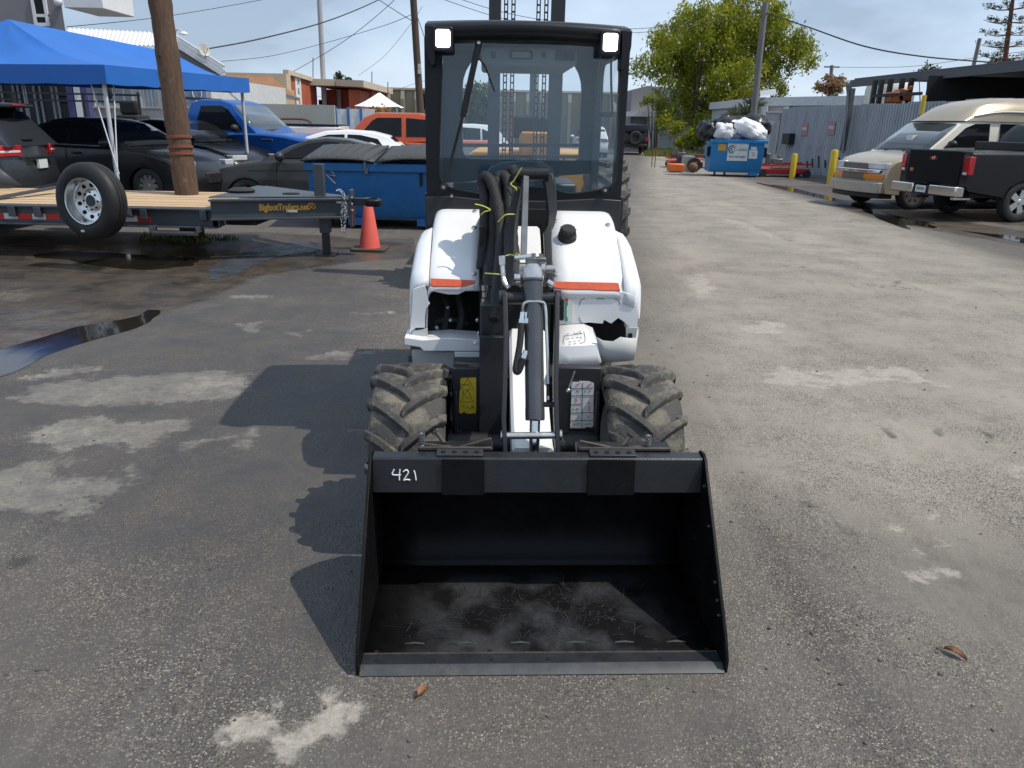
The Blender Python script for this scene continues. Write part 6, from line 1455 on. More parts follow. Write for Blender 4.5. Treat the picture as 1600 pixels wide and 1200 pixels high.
for a, b, c, d in ((128, 212, 128, 170), (217, 252, 135, 170), (280, 322, 138, 170)):
    p0, p1 = at(a, c, ND-.02), at(b, d, ND-.02); f = MB().ring([(p0.x, p1.z), (p1.x, p1.z), (p1.x, p0.z), (p0.x, p0.z)], [(p0.x+.08, p1.z+.08), (p1.x-.08, p1.z+.08), (p1.x-.08, p0.z-.08), (p0.x+.08, p0.z-.08)], ND-.08, ND+.0, 'y').build('window', wh, nb); MB().box(p0.x+.05, p1.x-.05, ND-.04, ND-.01, p1.z+.05, p0.z-.05).build('pane', mat('bright_pane', (.42, .50, .55), .15, var=.3, vs=1), f)
    for k in range(1, 5): x = p0.x+(p1.x-p0.x)*k/5; MB().box(x-.02, x+.02, ND-.07, ND-.02, p1.z, p0.z).build('glazing_bar', wh, f)
m = MB(); c = at(275, 52, ND-.4); m.tube(smoothp([c+Vector((0,0,-.3)), c+Vector((0,0,.05)), c+Vector((.15,-.1,.12)), c+Vector((.32,-.2,.05))], 5), .025, 6); m.lathe([(.04,.05),(.14,0),(.16,-.05)], c+Vector((.36,-.2,0)), (0,0,1), 12); tag(m.build('flood_lamp', wh, None), 'small white gooseneck lamp on the white gable edge', 'lamp')
m = MB(); c = at(319, 78, ND-.4); m.lathe([(.001,-.10),(.12,-.06),(.22,.0),(.225,.012),(.11,-.045),(.001,-.085)], c, (.75,-.6,.35), 24); m.cyl(c, c+Vector((.0,.1,-.5)), .025); m.bar(c+Vector((.02,-.02,-.2)), c+Vector((.22,-.2,.05)), .02, .02); tag(m.build('satellite_dish', mat('dish_beige', (.48, .45, .40), .6), None), 'pale satellite dish on the white gable roof', 'satellite dish')
m = MB(); p = at(310, 150, ND-1.5); m.prism(rrect(p.x-.32, p.x+.32, p.z-.45, p.z+.4, .06, 3), ND-1.6, ND-1.5, 'y'); o = m.build('badge_sign', mat('sign_blue_grey', (.20, .27, .42), .5), None); tag(o, 'blue grey sign panel with a shield outline under the canopy edge', 'sign')
m = MB(); m.tube(smoothp([(p.x-.16, ND-1.61, p.z+.2), (p.x-.14, ND-1.61, p.z-.02), (p.x, ND-1.61, p.z-.2), (p.x+.14, ND-1.61, p.z-.02), (p.x+.16, ND-1.61, p.z+.2)], 4), .018, 5); m.build('shield_mark', wh, o)
# machines standing under the canopy
mm_ = thing('forklift', 'dark seated machine silhouette standing under the blue canopy', 'machine'); p = at(196, 170, 22)
m = MB(); m.box(p.x-.3, p.x+.3, 22, 22.8, .25, 1.75); m.box(p.x-.22, p.x+.25, 22.1, 22.3, 1.75, 2.12); m.build('seat_back', dark, mm_, bevel=.06)
m = MB(); m.cyl((p.x-.6, 22.2, 1.9), (p.x-.45, 22.1, 2.35), .05); m.sphere((p.x-.42, 22.1, 2.3), (.07, .05, .16)); m.build('lever_arm', dark, mm_)
for dx in (-.3, .3): MB().cyl((p.x+dx-.08, 22.3, .45), (p.x+dx+.08, 22.3, .45), .25, n=16).build('wheel', rubber, mm_)
# ------------------------------------------------------------------ far buildings, left to centre
def wallbox(px0, px1, pytop, d, depth, z0=0, name='wall', m=None, parent=None, bevel=0):
    a, b = at(px0, pytop, d), at(px1, pytop, d); z = (a.z+b.z)/2
    return MB().box(a.x, b.x, d, d+depth, z0, z).build(name, m, parent, bevel=bevel), a.x, b.x, z
cream_w = mat('cream_wall', (.46, .36, .22), .8, var=.08, vs=.8); tan_w = mat('tan_fascia', (.55, .45, .34), .7, var=.06)
redw = mat('terracotta_wall', (.40, .10, .055), .8, var=.08, vs=.7); roof_t = mat('brown_shingle', (.26, .13, .06), .8, var=.25, vs=3)
cg = thing('building', 'low cream house with brown hipped roof and white gable end', 'building')
D_ = 50
o, x0, x1, z = wallbox(330, 446, 138, D_+2, 2, 0, 'wall', cream_w, cg)
MB().box(x0-.2, at(447, 116, D_+4).x, D_+4, D_+5, z-1, at(400, 114, D_+4).z).build('parapet_wall', mat('pale_tan_wall', (.50, .42, .30), .8), cg)
a, b, c_, e = at(372, 118, D_+3), at(430, 122, D_+3), at(468, 155, D_), at(385, 140, D_)
m = MB(); m.add([at(330, 116, D_+4), at(425, 120, D_+4), at(467, 154, D_-.2), at(330, 136, D_-.5)], [(0,1,2,3)]); m.build('roof', roof_t, cg, smooth=0, solid=.12)
m = MB(); g = [at(405, 151, D_-.6), at(412, 138, D_-.6), at(466, 156, D_-.6)]; m.add(g + [p+Vector((0,.3,0)) for p in g], [(0,1,2), (5,4,3), (0,3,4,1), (1,4,5,2), (2,5,3,0)]); m.build('gable_end', wh, cg, smooth=0)
m = MB(); m.bar(at(411, 138, D_-.7), at(468, 155, D_-.7), .14, .16); m.build('barge_board', mat('grey_gutter', (.3,.3,.3), .6), cg)
rb = thing('building', 'terracotta red building with cream fascia and vertical white sign', 'building')
D_ = 58
m = MB(); p0, p1, p2 = at(447, 115, D_), at(494, 127, D_+6), at(494, 170, D_+6)
zt0, zt1 = p0.z, at(494, 129, D_+6).z
m.add([(p0.x, D_, 0), (p1.x, D_+6, 0), (p1.x, D_+6, zt1), (p0.x, D_, zt0), (p0.x-6, D_+8, 0), (p1.x-6, D_+14, 0), (p1.x-6, D_+14, zt1), (p0.x-6, D_+8, zt0)], [(0,1,2,3), (4,7,6,5), (0,4,5,1), (1,5,6,2), (2,6,7,3), (3,7,4,0)])
m.build('wall', redw, rb, smooth=0)
m = MB(); m.bar((p0.x, D_-.1, zt0+.1), (p1.x, D_+5.9, zt1+.1), .4, .3); m.build('coping', tan_w, rb)
m = MB(); a = at(495, 140, D_+6); b = at(566, 145, D_+4); m.box(a.x, b.x, D_+8, D_+16, 0, a.z+.1); m.build('entry_wall', redw, rb)
m = MB(); a2, b2 = at(526, 134, D_+5), at(568, 142, D_+3); m.box(a.x-.3, a2.x, D_+4.5, D_+16, at(510, 134, D_+5).z, at(510, 124, D_+5).z)
f0, f1 = at(524, 124, D_+4.5), at(568, 135, D_+2); g0, g1 = at(524, 134, D_+4.5), at(568, 142, D_+2)
m.add([(f0.x, D_+4.5, g0.z), (f1.x, D_+2, g0.z-.15), (f1.x, D_+2, f0.z-.15), (f0.x, D_+4.5, f0.z), (f0.x, D_+16, g0.z), (f1.x, D_+16, g0.z-.15), (f1.x, D_+16, f0.z-.15), (f0.x, D_+16, f0.z)], [(0,1,2,3), (4,7,6,5), (0,4,5,1), (1,5,6,2), (2,6,7,3), (3,7,4,0)])
m.build('fascia', tan_w, rb, smooth=0)
for px0, px1 in ((545, 562),): 
    a, b = at(px0, 150, D_+4), at(px1, 150, D_+4); MB().box(a.x, b.x, D_+4, D_+8, 0, at(550, 140, D_+4).z).build('pier', redw, rb)
a, b = at(527, 150, D_+7.8), at(533, 150, D_+7.8); MB().box(a.x, b.x, D_+7.7, D_+7.95, .3, at(530, 140, D_+7.8).z).build('door', mat('pale_blue_door', (.40, .47, .50), .5), rb)
a, b = at(498, 156, D_+7.9), at(512, 164, D_+7.9); MB().box(a.x, b.x, D_+7.8, D_+7.98, b.z, a.z).build('window', glass_d, rb)
# sign board standing out from the wall
d_ = Vector((p1.x-p0.x, 6, 0)).normalized(); sg = at(465, 143, D_+2.1)
sgM = face_M((sg.x, D_+2.05, sg.z), d_, (0, 0, 1)); m = MB(); m.box(-.55, .55, -1.25, 1.15, -.05, .1, sgM); so_ = m.build('sign_board', mat('sign_white', (.75, .75, .72), .5), rb)
sg_g = mat('sign_green', (.05, .18, .12), .6); sg_r = mat('sign_red', (.4, .04, .04), .6)
for i, (ch_, mm2) in enumerate((('A', sg_g), ('K', sg_g), ('B', sg_r))):
    text_mesh('sign_letter', ch_, .62, mm2, so_, face_M(sgM @ Vector((0, .65-.65*i, .115)), d_, (0, 0, 1)), .01)
# grey block wall and white fence panels
gw = thing('block_wall', 'long grey rendered block wall behind the white pickup', 'wall')
D_ = 36; a, b = at(388, 160, D_), at(522, 166, D_); MB().box(a.x-4, b.x, D_, D_+.2, 0, at(455, 163, D_).z).build('wall', mat('grey_block', (.33, .34, .32), .85, var=.06, vs=1, bump=.2, bs=12), gw)
m = MB(); m.tube(smoothp([at(430, 186, D_-.4), at(470, 186, D_-.4), at(484, 190, D_-.4), at(486, 196, D_-.4)], 4), .05, 6); o = m.build('ladder_rack', mat('dark_red_steel', (.12, .04, .035), .6), None); tag(o, 'dark red rack bar above the white pickup bed', 'rack')
wf_ = thing('panel_fence', 'white panel fence with blue posts beside the terracotta building', 'fence')
D_ = 38
for a_, b_ in ((526, 542), (546, 562), (566, 585)):
    a, b = at(a_, 170, D_), at(b_, 170, D_); MB().box(a.x, b.x, D_, D_+.06, .1, a.z).build('panel', mat('fence_white', (.68, .70, .70), .6), wf_)
for a_ in (524, 544, 564): a = at(a_, 169, D_); MB().box(a.x-.06, a.x+.06, D_-.06, D_+.08, 0, a.z+.05).build('post', mat('post_blue', (.06, .16, .40), .5), wf_)
# white pop up tent
wt = thing('canopy_tent', 'small white peaked pop-up tent near the centre pole', 'canopy')
D_ = 48; c = at(593, 150, D_); ez = at(563, 166, D_).z; hw_ = (at(626, 166, D_).x-at(562, 166, D_).x)/2; pk = at(592, 145, D_).z
m = MB(); n = 8; rows = []
for t in np.linspace(0, 1, 7):
    w_ = hw_*(1-t)+.05; z = ez + (pk-ez)*(t**1.25); rows.append([(c.x-w_, D_-w_, z), (c.x, D_-w_, z-.06*(1-t)), (c.x+w_, D_-w_, z), (c.x+w_, D_, z-.05*(1-t)), (c.x+w_, D_+w_, z), (c.x, D_+w_, z), (c.x-w_, D_+w_, z), (c.x-w_, D_, z)])
m.grid(rows, closed=True); m.build('tent_roof', mat('tent_white', (.80, .80, .82), .7), wt, smooth=20)
for sx in (-1, 1):
    for sy in (-1, 1): MB().cyl((c.x+sx*hw_*.97, D_+sy*hw_*.97, 0), (c.x+sx*hw_*.97, D_+sy*hw_*.97, ez), .03, n=8).build('tent_leg', pole_m, wt)
# long beige building with vertical fins
fb = thing('building', 'long beige far building with evenly spaced vertical fins', 'building')
D_ = 78; a, b = at(570, 139, D_), at(1003, 150, D_)
finw = mat('beige_far_wall', (.33, .29, .21), .85, var=.07, vs=.4)
MB().box(a.x, b.x, D_, D_+20, 0, a.z).build('wall', finw, fb)
MB().box(a.x-.2, b.x+.2, D_-.25, D_+20.2, a.z, a.z+.18).build('coping', tan_w, fb)
x = a.x+1; f0_ = None
while x < b.x:
    m = MB(); m.prism([(0, 0), (-.75, 0), (-.75, a.z*.82), (-.45, a.z-.1), (0, a.z-.1)], x-.16, x+.16, 'x'); o = m.build('fin', mat('fin_grey', (.25, .24, .20), .8), fb, smooth=0); o.location.y = D_; x += 1.32
for px in (662, 672): p = at(px, 158, D_-.05); MB().box(p.x-.28, p.x+.28, D_-.08, D_-.01, p.z-.7, p.z+.7).build('window', glass_d, fb)
# hedge and grass tuft behind the cab
# ------------------------------------------------------------------ foliage
def leaf_mat(name, col, col2, tr=.35):
    m = bpy.data.materials.new(name); m.use_nodes = True; n = m.node_tree.nodes; l = m.node_tree.links; b = n['Principled BSDF']
    tc = n.new('ShaderNodeNewGeometry'); nz_ = n.new('ShaderNodeTexNoise'); nz_.inputs['Scale'].default_value = .55; nz_.inputs['Detail'].default_value = 6; nz_.inputs['Roughness'].default_value = .8; l.new(tc.outputs['Position'], nz_.inputs['Vector'])
    r_ = n.new('ShaderNodeValToRGB'); r_.color_ramp.elements[0].position = .35; r_.color_ramp.elements[1].position = .65; r_.color_ramp.elements[0].color = list(col)+[1]; r_.color_ramp.elements[1].color = list(col2)+[1]
    l.new(nz_.outputs[0], r_.inputs[0]); l.new(r_.outputs[0], b.inputs['Base Color']); b.inputs['Roughness'].default_value = .55
    t = n.new('ShaderNodeBsdfTranslucent'); l.new(r_.outputs[0], t.inputs[0]); mx_ = n.new('ShaderNodeMixShader'); mx_.inputs[0].default_value = tr
    l.new(b.outputs[0], mx_.inputs[1]); l.new(t.outputs[0], mx_.inputs[2]); l.new(mx_.outputs[0], n['Material Output'].inputs[0]); MATS[name] = m; return m
def leaves(name, blobs, n, size, m, parent, droop=.0, seed=1, aspect=.5, per=60, csize=.28):
    rg = np.random.default_rng(seed); vol = np.array([b[1]**2.2 for b in blobs]); vol /= vol.sum(); ks = rg.choice(len(blobs), n, p=vol)
    C = np.array([tuple(b[0]) for b in blobs])[ks]; Rr = np.array([b[1] for b in blobs])[ks]
    u = rg.normal(size=(n, 3)); u /= np.linalg.norm(u, axis=1)[:, None]; rad = Rr*(rg.random(n)**.45)
    # clumping: pull to sub-clusters
    kcl = np.maximum(3, (np.bincount(ks, minlength=len(blobs))/per).astype(int)); off = rg.integers(0, 10**6, n) % kcl[ks]
    cu = np.random.default_rng(seed+99).normal(size=(len(blobs), kcl.max(), 3)); cu /= np.linalg.norm(cu, axis=2)[:, :, None]; cu *= (np.random.default_rng(seed+7).random((len(blobs), kcl.max(), 1))**.42)
    cen = C + cu[ks, off]*Rr[:, None]*np.array([1, 1, .85])
    P = cen + rg.normal(size=(n, 3))*csize*np.array([1, 1, .75]); hang = rg.random(n)**2*droop*csize*3.2; P[:, 2] -= hang
    ax = rg.normal(size=(n, 3)); ax[:, 2] -= droop*1.5; ax /= np.linalg.norm(ax, axis=1)[:, None]
    bx_ = rg.normal(size=(n, 3)); bx_ -= ax*(bx_*ax).sum(1)[:, None]; bx_ /= np.linalg.norm(bx_, axis=1)[:, None]
    s = size*(.6+.8*rg.random(n))[:, None]
    V = np.stack([P-ax*s, P-bx_*s*aspect, P+ax*s, P+bx_*s*aspect], 1).reshape(-1, 3).astype(np.float32)
    me = bpy.data.meshes.new(name); me.vertices.add(len(V)); me.vertices.foreach_set('co', V.ravel()); me.loops.add(len(V)); me.loops.foreach_set('vertex_index', np.arange(len(V), dtype=np.int32))
    me.polygons.add(n); me.polygons.foreach_set('loop_start', np.arange(0, 4*n, 4, dtype=np.int32)); me.polygons.foreach_set('loop_total', np.full(n, 4, np.int32)); me.update(calc_edges=True); me.materials.append(m)
    o = bpy.data.objects.new(name, me); COL.objects.link(o); o.parent = parent; return o
bark = mat('bark', (.09, .065, .045), .9, var=.3, vs=6, bump=.5, bs=20)
lf1 = leaf_mat('tree_leaf', (.125, .165, .012), (.38, .39, .025), .48)
TD_ = 62
tree = thing('tree', 'broad yellow green tree with drooping branches behind the far dumpster', 'tree')
bl = [(1130,62,62),(1062,72,42),(1020,92,24),(1190,62,56),(1246,70,28),(1100,34,40),(1068,34,22),(1160,20,44),(1205,28,26),(1080,112,42),(1150,120,48),(1058,150,30),(1090,168,34),(1044,186,20),(1205,112,30),(1218,134,18),(1268,92,13),(1130,150,34),(1040,60,22),(1030,14+40,14),(1000,96,13),(1110,185,26),(1270,66,12),(1176,150,20)]
sc_ = TD_*1.0
blobs = []
for i, (px, py, r) in enumerate(bl):
    p = at(px, py, TD_ + 3.2*sin(i*2.3)); blobs.append((p, r/20.6))
leaves('crown', blobs, 56000, .12, lf1, tree, .85, 3, .45, 95, .29)
tb = gr(1076, 232); tb = Vector((at(1076, 225, TD_).x, TD_, 0))
m = MB()
def limb(p0, p1, r0, r1, bend=.4, n=9):
    p0, p1 = Vector(p0), Vector(p1); mid = (p0+p1)/2 + Vector((random.uniform(-bend, bend), random.uniform(-bend, bend), random.uniform(0, bend))); P_ = smoothp([p0, mid, p1], n); m.tube(P_, [r0+(r1-r0)*k/(len(P_)-1) for k in range(len(P_))], 8)
f1 = tb + Vector((.25, 0, 2.2)); limb(tb, f1, .38, .30, .1)
for i in (0, 1, 3, 5, 7, 9, 10, 14, 4, 12): limb(f1 if i % 2 else f1+Vector((0,0,.1)), blobs[i][0], .17, .03, .7)
m.build('trunk', bark, tree)
# far right norfolk pine
pine = thing('pine_tree', 'tall sparse dark pine with tiered branches at the top right', 'tree')
PD = 46; pb_ = at(1583, 100, PD); pb_ = Vector((pb_.x, PD, 0)); pt_ = at(1590, -60, PD); lean = pt_.x - at(1583, 100, PD).x
m = MB(); m.tube([pb_ + Vector((lean*t, 0, pt_.z*t)) for t in np.linspace(0, 1, 8)], [.22-.15*t for t in np.linspace(0, 1, 8)], 8); m.build('trunk', mat('red_bark', (.14, .05, .035), .9), pine)
pbl = []; m = MB(); rg = random.Random(5)
z = at(1583, 100, PD).z - .4
while z < pt_.z:
    for k in range(6):
        a = 2*pi*k/6 + rg.uniform(-.3, .3); L_ = rg.uniform(1.15, 1.75)*(1-.25*(z-6)/8); c = pb_ + Vector((lean*z/pt_.z, 0, z)); e = c + Vector((cos(a)*L_, sin(a)*L_, .10*L_ + rg.uniform(-.1, .2)))
        m.tube([c, (c+e)/2+Vector((0,0,-.08)), e], [.03, .02, .012], 5)
        for t in (.4, .6, .8, 1.0):
            if rg.random() < .85: pbl.append((c+(e-c)*t + Vector((rg.uniform(-.1,.1), rg.uniform(-.1,.1), .10)), .13))
    z += .62
m.build('branch', mat('red_bark', (.14, .05, .035), .9), pine)
leaves('needle_clumps', pbl, 4200, .06, leaf_mat('pine_leaf', (.018, .028, .010), (.055, .065, .02), .2), pine, 0, 8, .4, 14, .07)
# reddish bush over the pale building, hedges, palm-like plants, low bushes
def bush(name, label, blobs_px, d, n, size, m, cat='bush', droop=0, seed=1, trunk=True):
    t = thing(name, label, cat); B = [(at(px, py, d+.3*((i*7) % 5-2)), r/(FPX/d)) for i, (px, py, r) in enumerate(blobs_px)]
    leaves('crown', B, n, size*.8, m, t, droop, seed, .5, 40, .16)
    if trunk:
        b = MB(); x = at(blobs_px[0][0], 200, d).x
        for i, (p, r) in enumerate(B[:5]): b.tube([Vector((x+.1*i, d, 0)), (Vector((x, d, 0))+p)/2, p], [.06, .05, .02], 6)
        b.build('stem', bark, t)
    return t
bush('bush', 'reddish flowering treetop above the pale building on the right', [(1297,132,14),(1312,128,9),(1284,136,8),(1306,138,10)], 60, 1400, .16, leaf_mat('red_leaf', (.30, .15, .10), (.32, .26, .10), .3), seed=4)
bush('bush', 'olive bush seen through the left part of the cab window', [(748,160,20),(735,140,14),(765,150,16),(722,170,14),(755,185,22),(690,170,14),(700,190,14)], 52, 5000, .14, leaf_mat('olive_leaf', (.05, .065, .02), (.17, .17, .06), .3), seed=5)
bush('bush', 'small dark treetops above the terracotta building', [(530,124,7),(545,128,6),(553,131,4)], 80, 700, .2, leaf_mat('dark_leaf', (.03, .045, .015), (.07, .09, .03), .25), seed=6)
bush('bush', 'yellow green spindly shrub by the grey hall corner', [(1020,150,11),(1012,158,8),(1030,162,8),(1040,130,10),(1036,112,10)], 59, 900, .12, lf1, seed=7)
bush('bush', 'low green clump under the tree by the far dumpster', [(1085,215,16),(1065,222,8),(1110,200,14),(1060,200,10)], 57, 2500, .14, lf1, seed=8)
bush('bush', 'tiny flowering shrub beside the white tent', [(585,178,6),(598,179,6)], 44, 500, .10, leaf_mat('flower_leaf', (.10, .11, .02), (.40, .22, .04), .3), seed=9, trunk=False)
# agave-like plants by the pole
pl = thing('palm_plant', 'spiky grey green palm fronds beside the right pole', 'plant'); AD = 46
m = MB(); fr_m = leaf_mat('frond', (.08, .10, .05), (.17, .19, .10), .25); rg = random.Random(3)
for bx_p, by_p in ((1166,178),(1178,165),(1150,182)):
    c = at(bx_p, by_p, AD)
    for k in range(34):
        a = rg.uniform(0, 2*pi); e = rg.uniform(.1, 1.3); L_ = rg.uniform(.6, 1.1); d_ = Vector((cos(a)*cos(e), sin(a)*cos(e), sin(e))); t_ = d_.cross(Vector((0,0,1))).normalized()*.035
        p1_ = c + d_*L_*.6; p2_ = c + d_*L_ + Vector((0,0,-.18*L_)); m.add([c-t_, c+t_, p1_+t_, p2_, p1_-t_], [(0,1,2,3,4)])
m.build('frond', fr_m, pl, smooth=0, recalc=False)
m = MB()
for bx_p, by_p in ((1166,178),(1178,165)): c = at(bx_p, by_p, AD); m.tube([(c.x, AD, 0), c], [.14, .10], 8)
m.build('trunk', bark, pl)
# grass verge beyond the lane
def gbase(px, d): return Vector((at(px, 220, d).x, d, 0))
vg = MB(); rg = random.Random(11)
for _ in range(3000):
    px = rg.uniform(1008, 1100); d = rg.uniform(50, 60); p = gbase(px, d); h_ = rg.uniform(.1, .4); vg.add([p+Vector((-.05,0,0)), p+Vector((.05,0,0)), p+Vector((rg.uniform(-.15,.15), rg.uniform(-.1,.1), h_))], [(0,1,2)])
tag(vg.build('grass_verge', leaf_mat('verge_leaf', (.10, .12, .02), (.26, .25, .06), .3), None, smooth=0, recalc=False), None, None, None, 'stuff')
# ------------------------------------------------------------------ right side buildings
gh = thing('building', 'plain grey hall with white corner column at the end of the lane', 'building')
D_ = 70; greyh = mat('hall_grey', (.23, .235, .25), .8, var=.05, vs=.5)
a, b = at(988, 140, D_), at(1012, 134, D_); c_ = at(1100, 142, D_)
MB().prism([(a.x, 0), (c_.x, 0), (c_.x, c_.z), (b.x, b.z), (a.x, a.z)], D_, D_+18, 'y').build('wall', greyh, gh, smooth=0)
MB().box(at(985, 180, D_-3).x, at(1018, 180, D_-3).x, D_-3.2, D_, at(1000, 182, D_-3).z, at(1000, 174, D_-3).z).build('porch_roof', wh, gh)
x = at(1017, 200, D_-3).x; MB().box(x-.12, x+.12, D_-3.1, D_-2.85, 0, at(1017, 172, D_-3).z).build('column', wh, gh)
MB().box(at(990, 180, D_).x, at(1012, 180, D_).x, D_-.1, D_-.02, .1, 2.6).build('shop_window', mat('bright_pane2', (.30, .33, .35), .2), gh)
MB().box(at(1021, 200, D_-4).x, at(1110, 200, D_-4).x, D_-4, D_-.02, 0, at(1060, 176, D_-4).z).build('side_wing', mat('hall_light', (.40, .41, .43), .8), gh)
pw_ = thing('building', 'long pale grey flat roofed building behind the corrugated fence', 'building')
D_ = 47; palew = mat('pale_wall', (.43, .45, .47), .75, var=.05, vs=.8)
a, b = at(1180, 153, D_), at(1420, 140, D_-8)
def slant(xa, ya, xb, yb, z0, z1a, z1b, th, name, m_, par):
    return MB().add([(xa, ya, z0), (xb, yb, z0), (xb, yb, z1b), (xa, ya, z1a), (xa, ya+th, z0), (xb, yb+th, z0), (xb, yb+th, z1b), (xa, ya+th, z1a)], [(0,1,2,3), (4,7,6,5), (0,4,5,1), (1,5,6,2), (2,6,7,3), (3,7,4,0)]).build(name, m_, par, smooth=0)
slant(a.x, D_, b.x, D_-8, 0, a.z-.45, a.z-.45, 10, 'wall', palew, pw_)
slant(a.x-.2, D_-.25, b.x+.2, D_-8.25, a.z-.448, a.z, a.z, 10.4, 'parapet', mat('pale_parapet', (.55, .57, .59), .6), pw_)
for px in (1188, 1220, 1300): p = at(px, 150, 46); MB().box(p.x-.03, p.x+.03, D_-9 if px > 1250 else D_-2.6, D_-8.5 if px > 1250 else D_-1.0, .1, a.z-.5).build('downpipe', wh, pw_)
m = MB(); p = at(1203, 143, D_); m.bar(at(1188, 146, D_+1), at(1212, 143, D_+1), .10, .3); m.bar(at(1190, 150, D_+1), at(1190, 146, D_+1), .08, .08); m.bar(at(1210, 150, D_+1), at(1210, 144, D_+1), .08, .08); o = m.build('roof_unit', wh, pw_)
# pale gate and short corrugated piece
o = thing('yard_gate', 'tall plain pale grey gate panel right of the far dumpster', 'gate')
D_ = 37; a, b = at(1197, 175, D_), at(1229, 175, D_)
MB().box(a.x, b.x, D_, D_+.06, .05, a.z).build('gate_panel', mat('gate_grey', (.36, .38, .40), .7, var=.1, vs=2, dirt=(.26, .22, .18), dscale=3, dthr=.6), o)
m = MB(); m.bar((a.x-.03, D_-.02, a.z), (b.x+.03, D_-.02, a.z), .05, .05); m.bar((a.x-.03, D_-.02, 0), (a.x-.03, D_-.02, a.z), .05, .05); m.build('gate_frame', palew, o)
m = MB(); m.tube([at(1221, 178, D_-.05), at(1216, 218, D_-.05), at(1212, 240, D_-.05)], .03, 5); m.build('hose_stain', mat('dark_hose', (.06, .05, .05), .7), o)
# corrugated fence
cfm = mat('fence_zinc', (.34, .37, .40), .6, .15, var=.2, vs=2, grain=(1, 1, .15), dirt=(.22, .235, .255), dscale=2.5, dthr=.56)
cf = thing('corrugated_fence', 'tall corrugated sheet fence behind the van and yellow bollards', 'fence')
FA, FB = Vector((11.35, 35.0, 0)), Vector((12.7, 20.0, 0)); fd = (FB-FA); FLn = fd.length; fd.normalize(); fn = Vector((fd.y, -fd.x, 0)); fn = -fn if fn.x > 0 else fn
ns = 16; sl_ = FLn/ns
pr = []
nw = 6
for k in range(nw):
    for u, dpt in ((0, 0), (.30, 0), (.42, .05), (.80, .05), (.92, 0)): pr.append(((k+u)/nw*sl_, dpt))
pr.append((sl_, 0))
base = MB().grid([[(u, -dpt, z) for u, dpt in pr] for z in (.06, 1.3, 2.58)]).build('sheet', cfm, cf, smooth=0, solid=.006)
for k in range(ns):
    o = base if k == 0 else base.copy()
    if k: COL.objects.link(o)
    o.parent = cf; p = FA + fd*(k*sl_) + fn*.0; o.location = (p.x, p.y, .02*((k*5) % 3)); o.rotation_euler = (0, 0, atan2(fd.y, fd.x))
m = MB(); 
for z in (.5, 2.2): m.bar(FA - fn*.06 + Vector((0,0,z)), FB - fn*.06 + Vector((0,0,z)), .06, .06)
m.build('fence_rail', steel, cf)
sg_m = mat('notice_red_grey', (.33, .19, .19), .6)
def on_fence(px, py):
    r = ray(px, py); o_ = Vector((0,0,CAMH)); p = FA + fn*.075; t = (p-o_).dot(fn)/r.dot(fn); return o_ + r*t
for i, (px, py) in enumerate(((1257, 202), (1299, 200))):
    c = on_fence(px, py); M_ = face_M(c, fd, (0,0,1)); o = MB().box(-.28, .28, -.24, .24, -.004, .01, M_).build('notice_sign', sg_m, None)
    tag(o, ('faded notice sign on the fence nearest the pale gate', 'faded notice sign on the fence between the two bollards')[i], 'sign', 'notices on the corrugated fence')
    m = MB(); m.box(-.2, .2, -.03, .08, .011, .013, M_); m.build('sign_print', mat('notice_print', (.5, .42, .42), .6), o)
c = on_fence(1236, 217); o = MB().box(-.35, .35, -.22, .22, -.01, .25, face_M(c, fd, (0,0,1))).build('letter_box', trim, None, bevel=.02); tag(o, 'dark wall mounted box at the far end of the corrugated fence', 'box')
# dark stains rising from the base of sheets are dents: short leaning rods
for px, h_ in ((1270, 14), (1280, 18), (1290, 12), (1312, 16), (1262, 10)):
    c = on_fence(px, 262); o2 = on_fence(px, 262-h_); MB().bar(c + fn*.02, o2 + fn*.02, .05, .02).build('split_seam', trim, cf)
# bollards
for i, (px, pyb, pyt) in enumerate(((1237, 279, 240), (1298, 276, 234))):
    g = gr(px, pyb) if i == 0 else Vector((at(px, 280, 27.0).x, 27.0, 0))
    zt_ = CAMH + (ray(px+3, pyt).z)*(g.y/ray(px+3, pyt).y)
    bo = thing('bollard', ('yellow steel bollard beside the red mower', 'yellow steel bollard touching the nose of the champagne van')[i], 'bollard', group='yellow bollards') ; bo.location = g
    rr_ = (.11, .12)[i]
    if i == 0: pass
    MB().lathe([(rr_, 0), (rr_, zt_-.05), (rr_*.8, zt_), (.001, zt_+.01)], (0,0,0), (0,0,1), 18).build('post', mat('bollard_yellow', (.62, .43, .02), .5, var=.1, vs=3, dirt=(.35, .25, .06), dscale=6, dthr=.62), bo)
# open shed over the fence
shd = thing('open_shed', 'dark open sided steel shed with thick grey roof beam behind the fence', 'shed')
dk = mat('shed_beam', (.085, .088, .095), .6, var=.1)
SA, SB = Vector((13.3, 33.0, 0)), Vector((15.6, 14.0, 0)); sd_ = (SB-SA).normalized()
m = MB(); m.bar(SA+Vector((0,0,3.52)), SB+Vector((0,0,3.62)), .15, .26); m.build('roof_beam', dk, shd)
m = MB(); m.add([SA+Vector((.1,0,3.66)), SB+Vector((.1,0,3.76)), SB+Vector((9,1,3.76)), SA+Vector((9,1,3.66))], [(0,1,2,3)]); m.build('roof_sheet', dk, shd, solid=.06)
m = MB(); m.add([SA+Vector((7,1,0)), SB+Vector((7,1,0)), SB+Vector((7,1,3.7)), SA+Vector((7,1,3.6))], [(0,1,2,3)]); m.build('back_wall', dark, shd, solid=.1)
we = at(1449, 150, 27.2); m = MB(); m.box(we.x, we.x+9, 27.2, 27.35, 0, 3.50); m.build('end_wall', dark, shd)
for t in (.52, .75): p = SA + (SB-SA)*t; MB().bar(p+Vector((.05,0,0)), p+Vector((.05,0,3.45)), .22, .22).build('post', dk, shd)
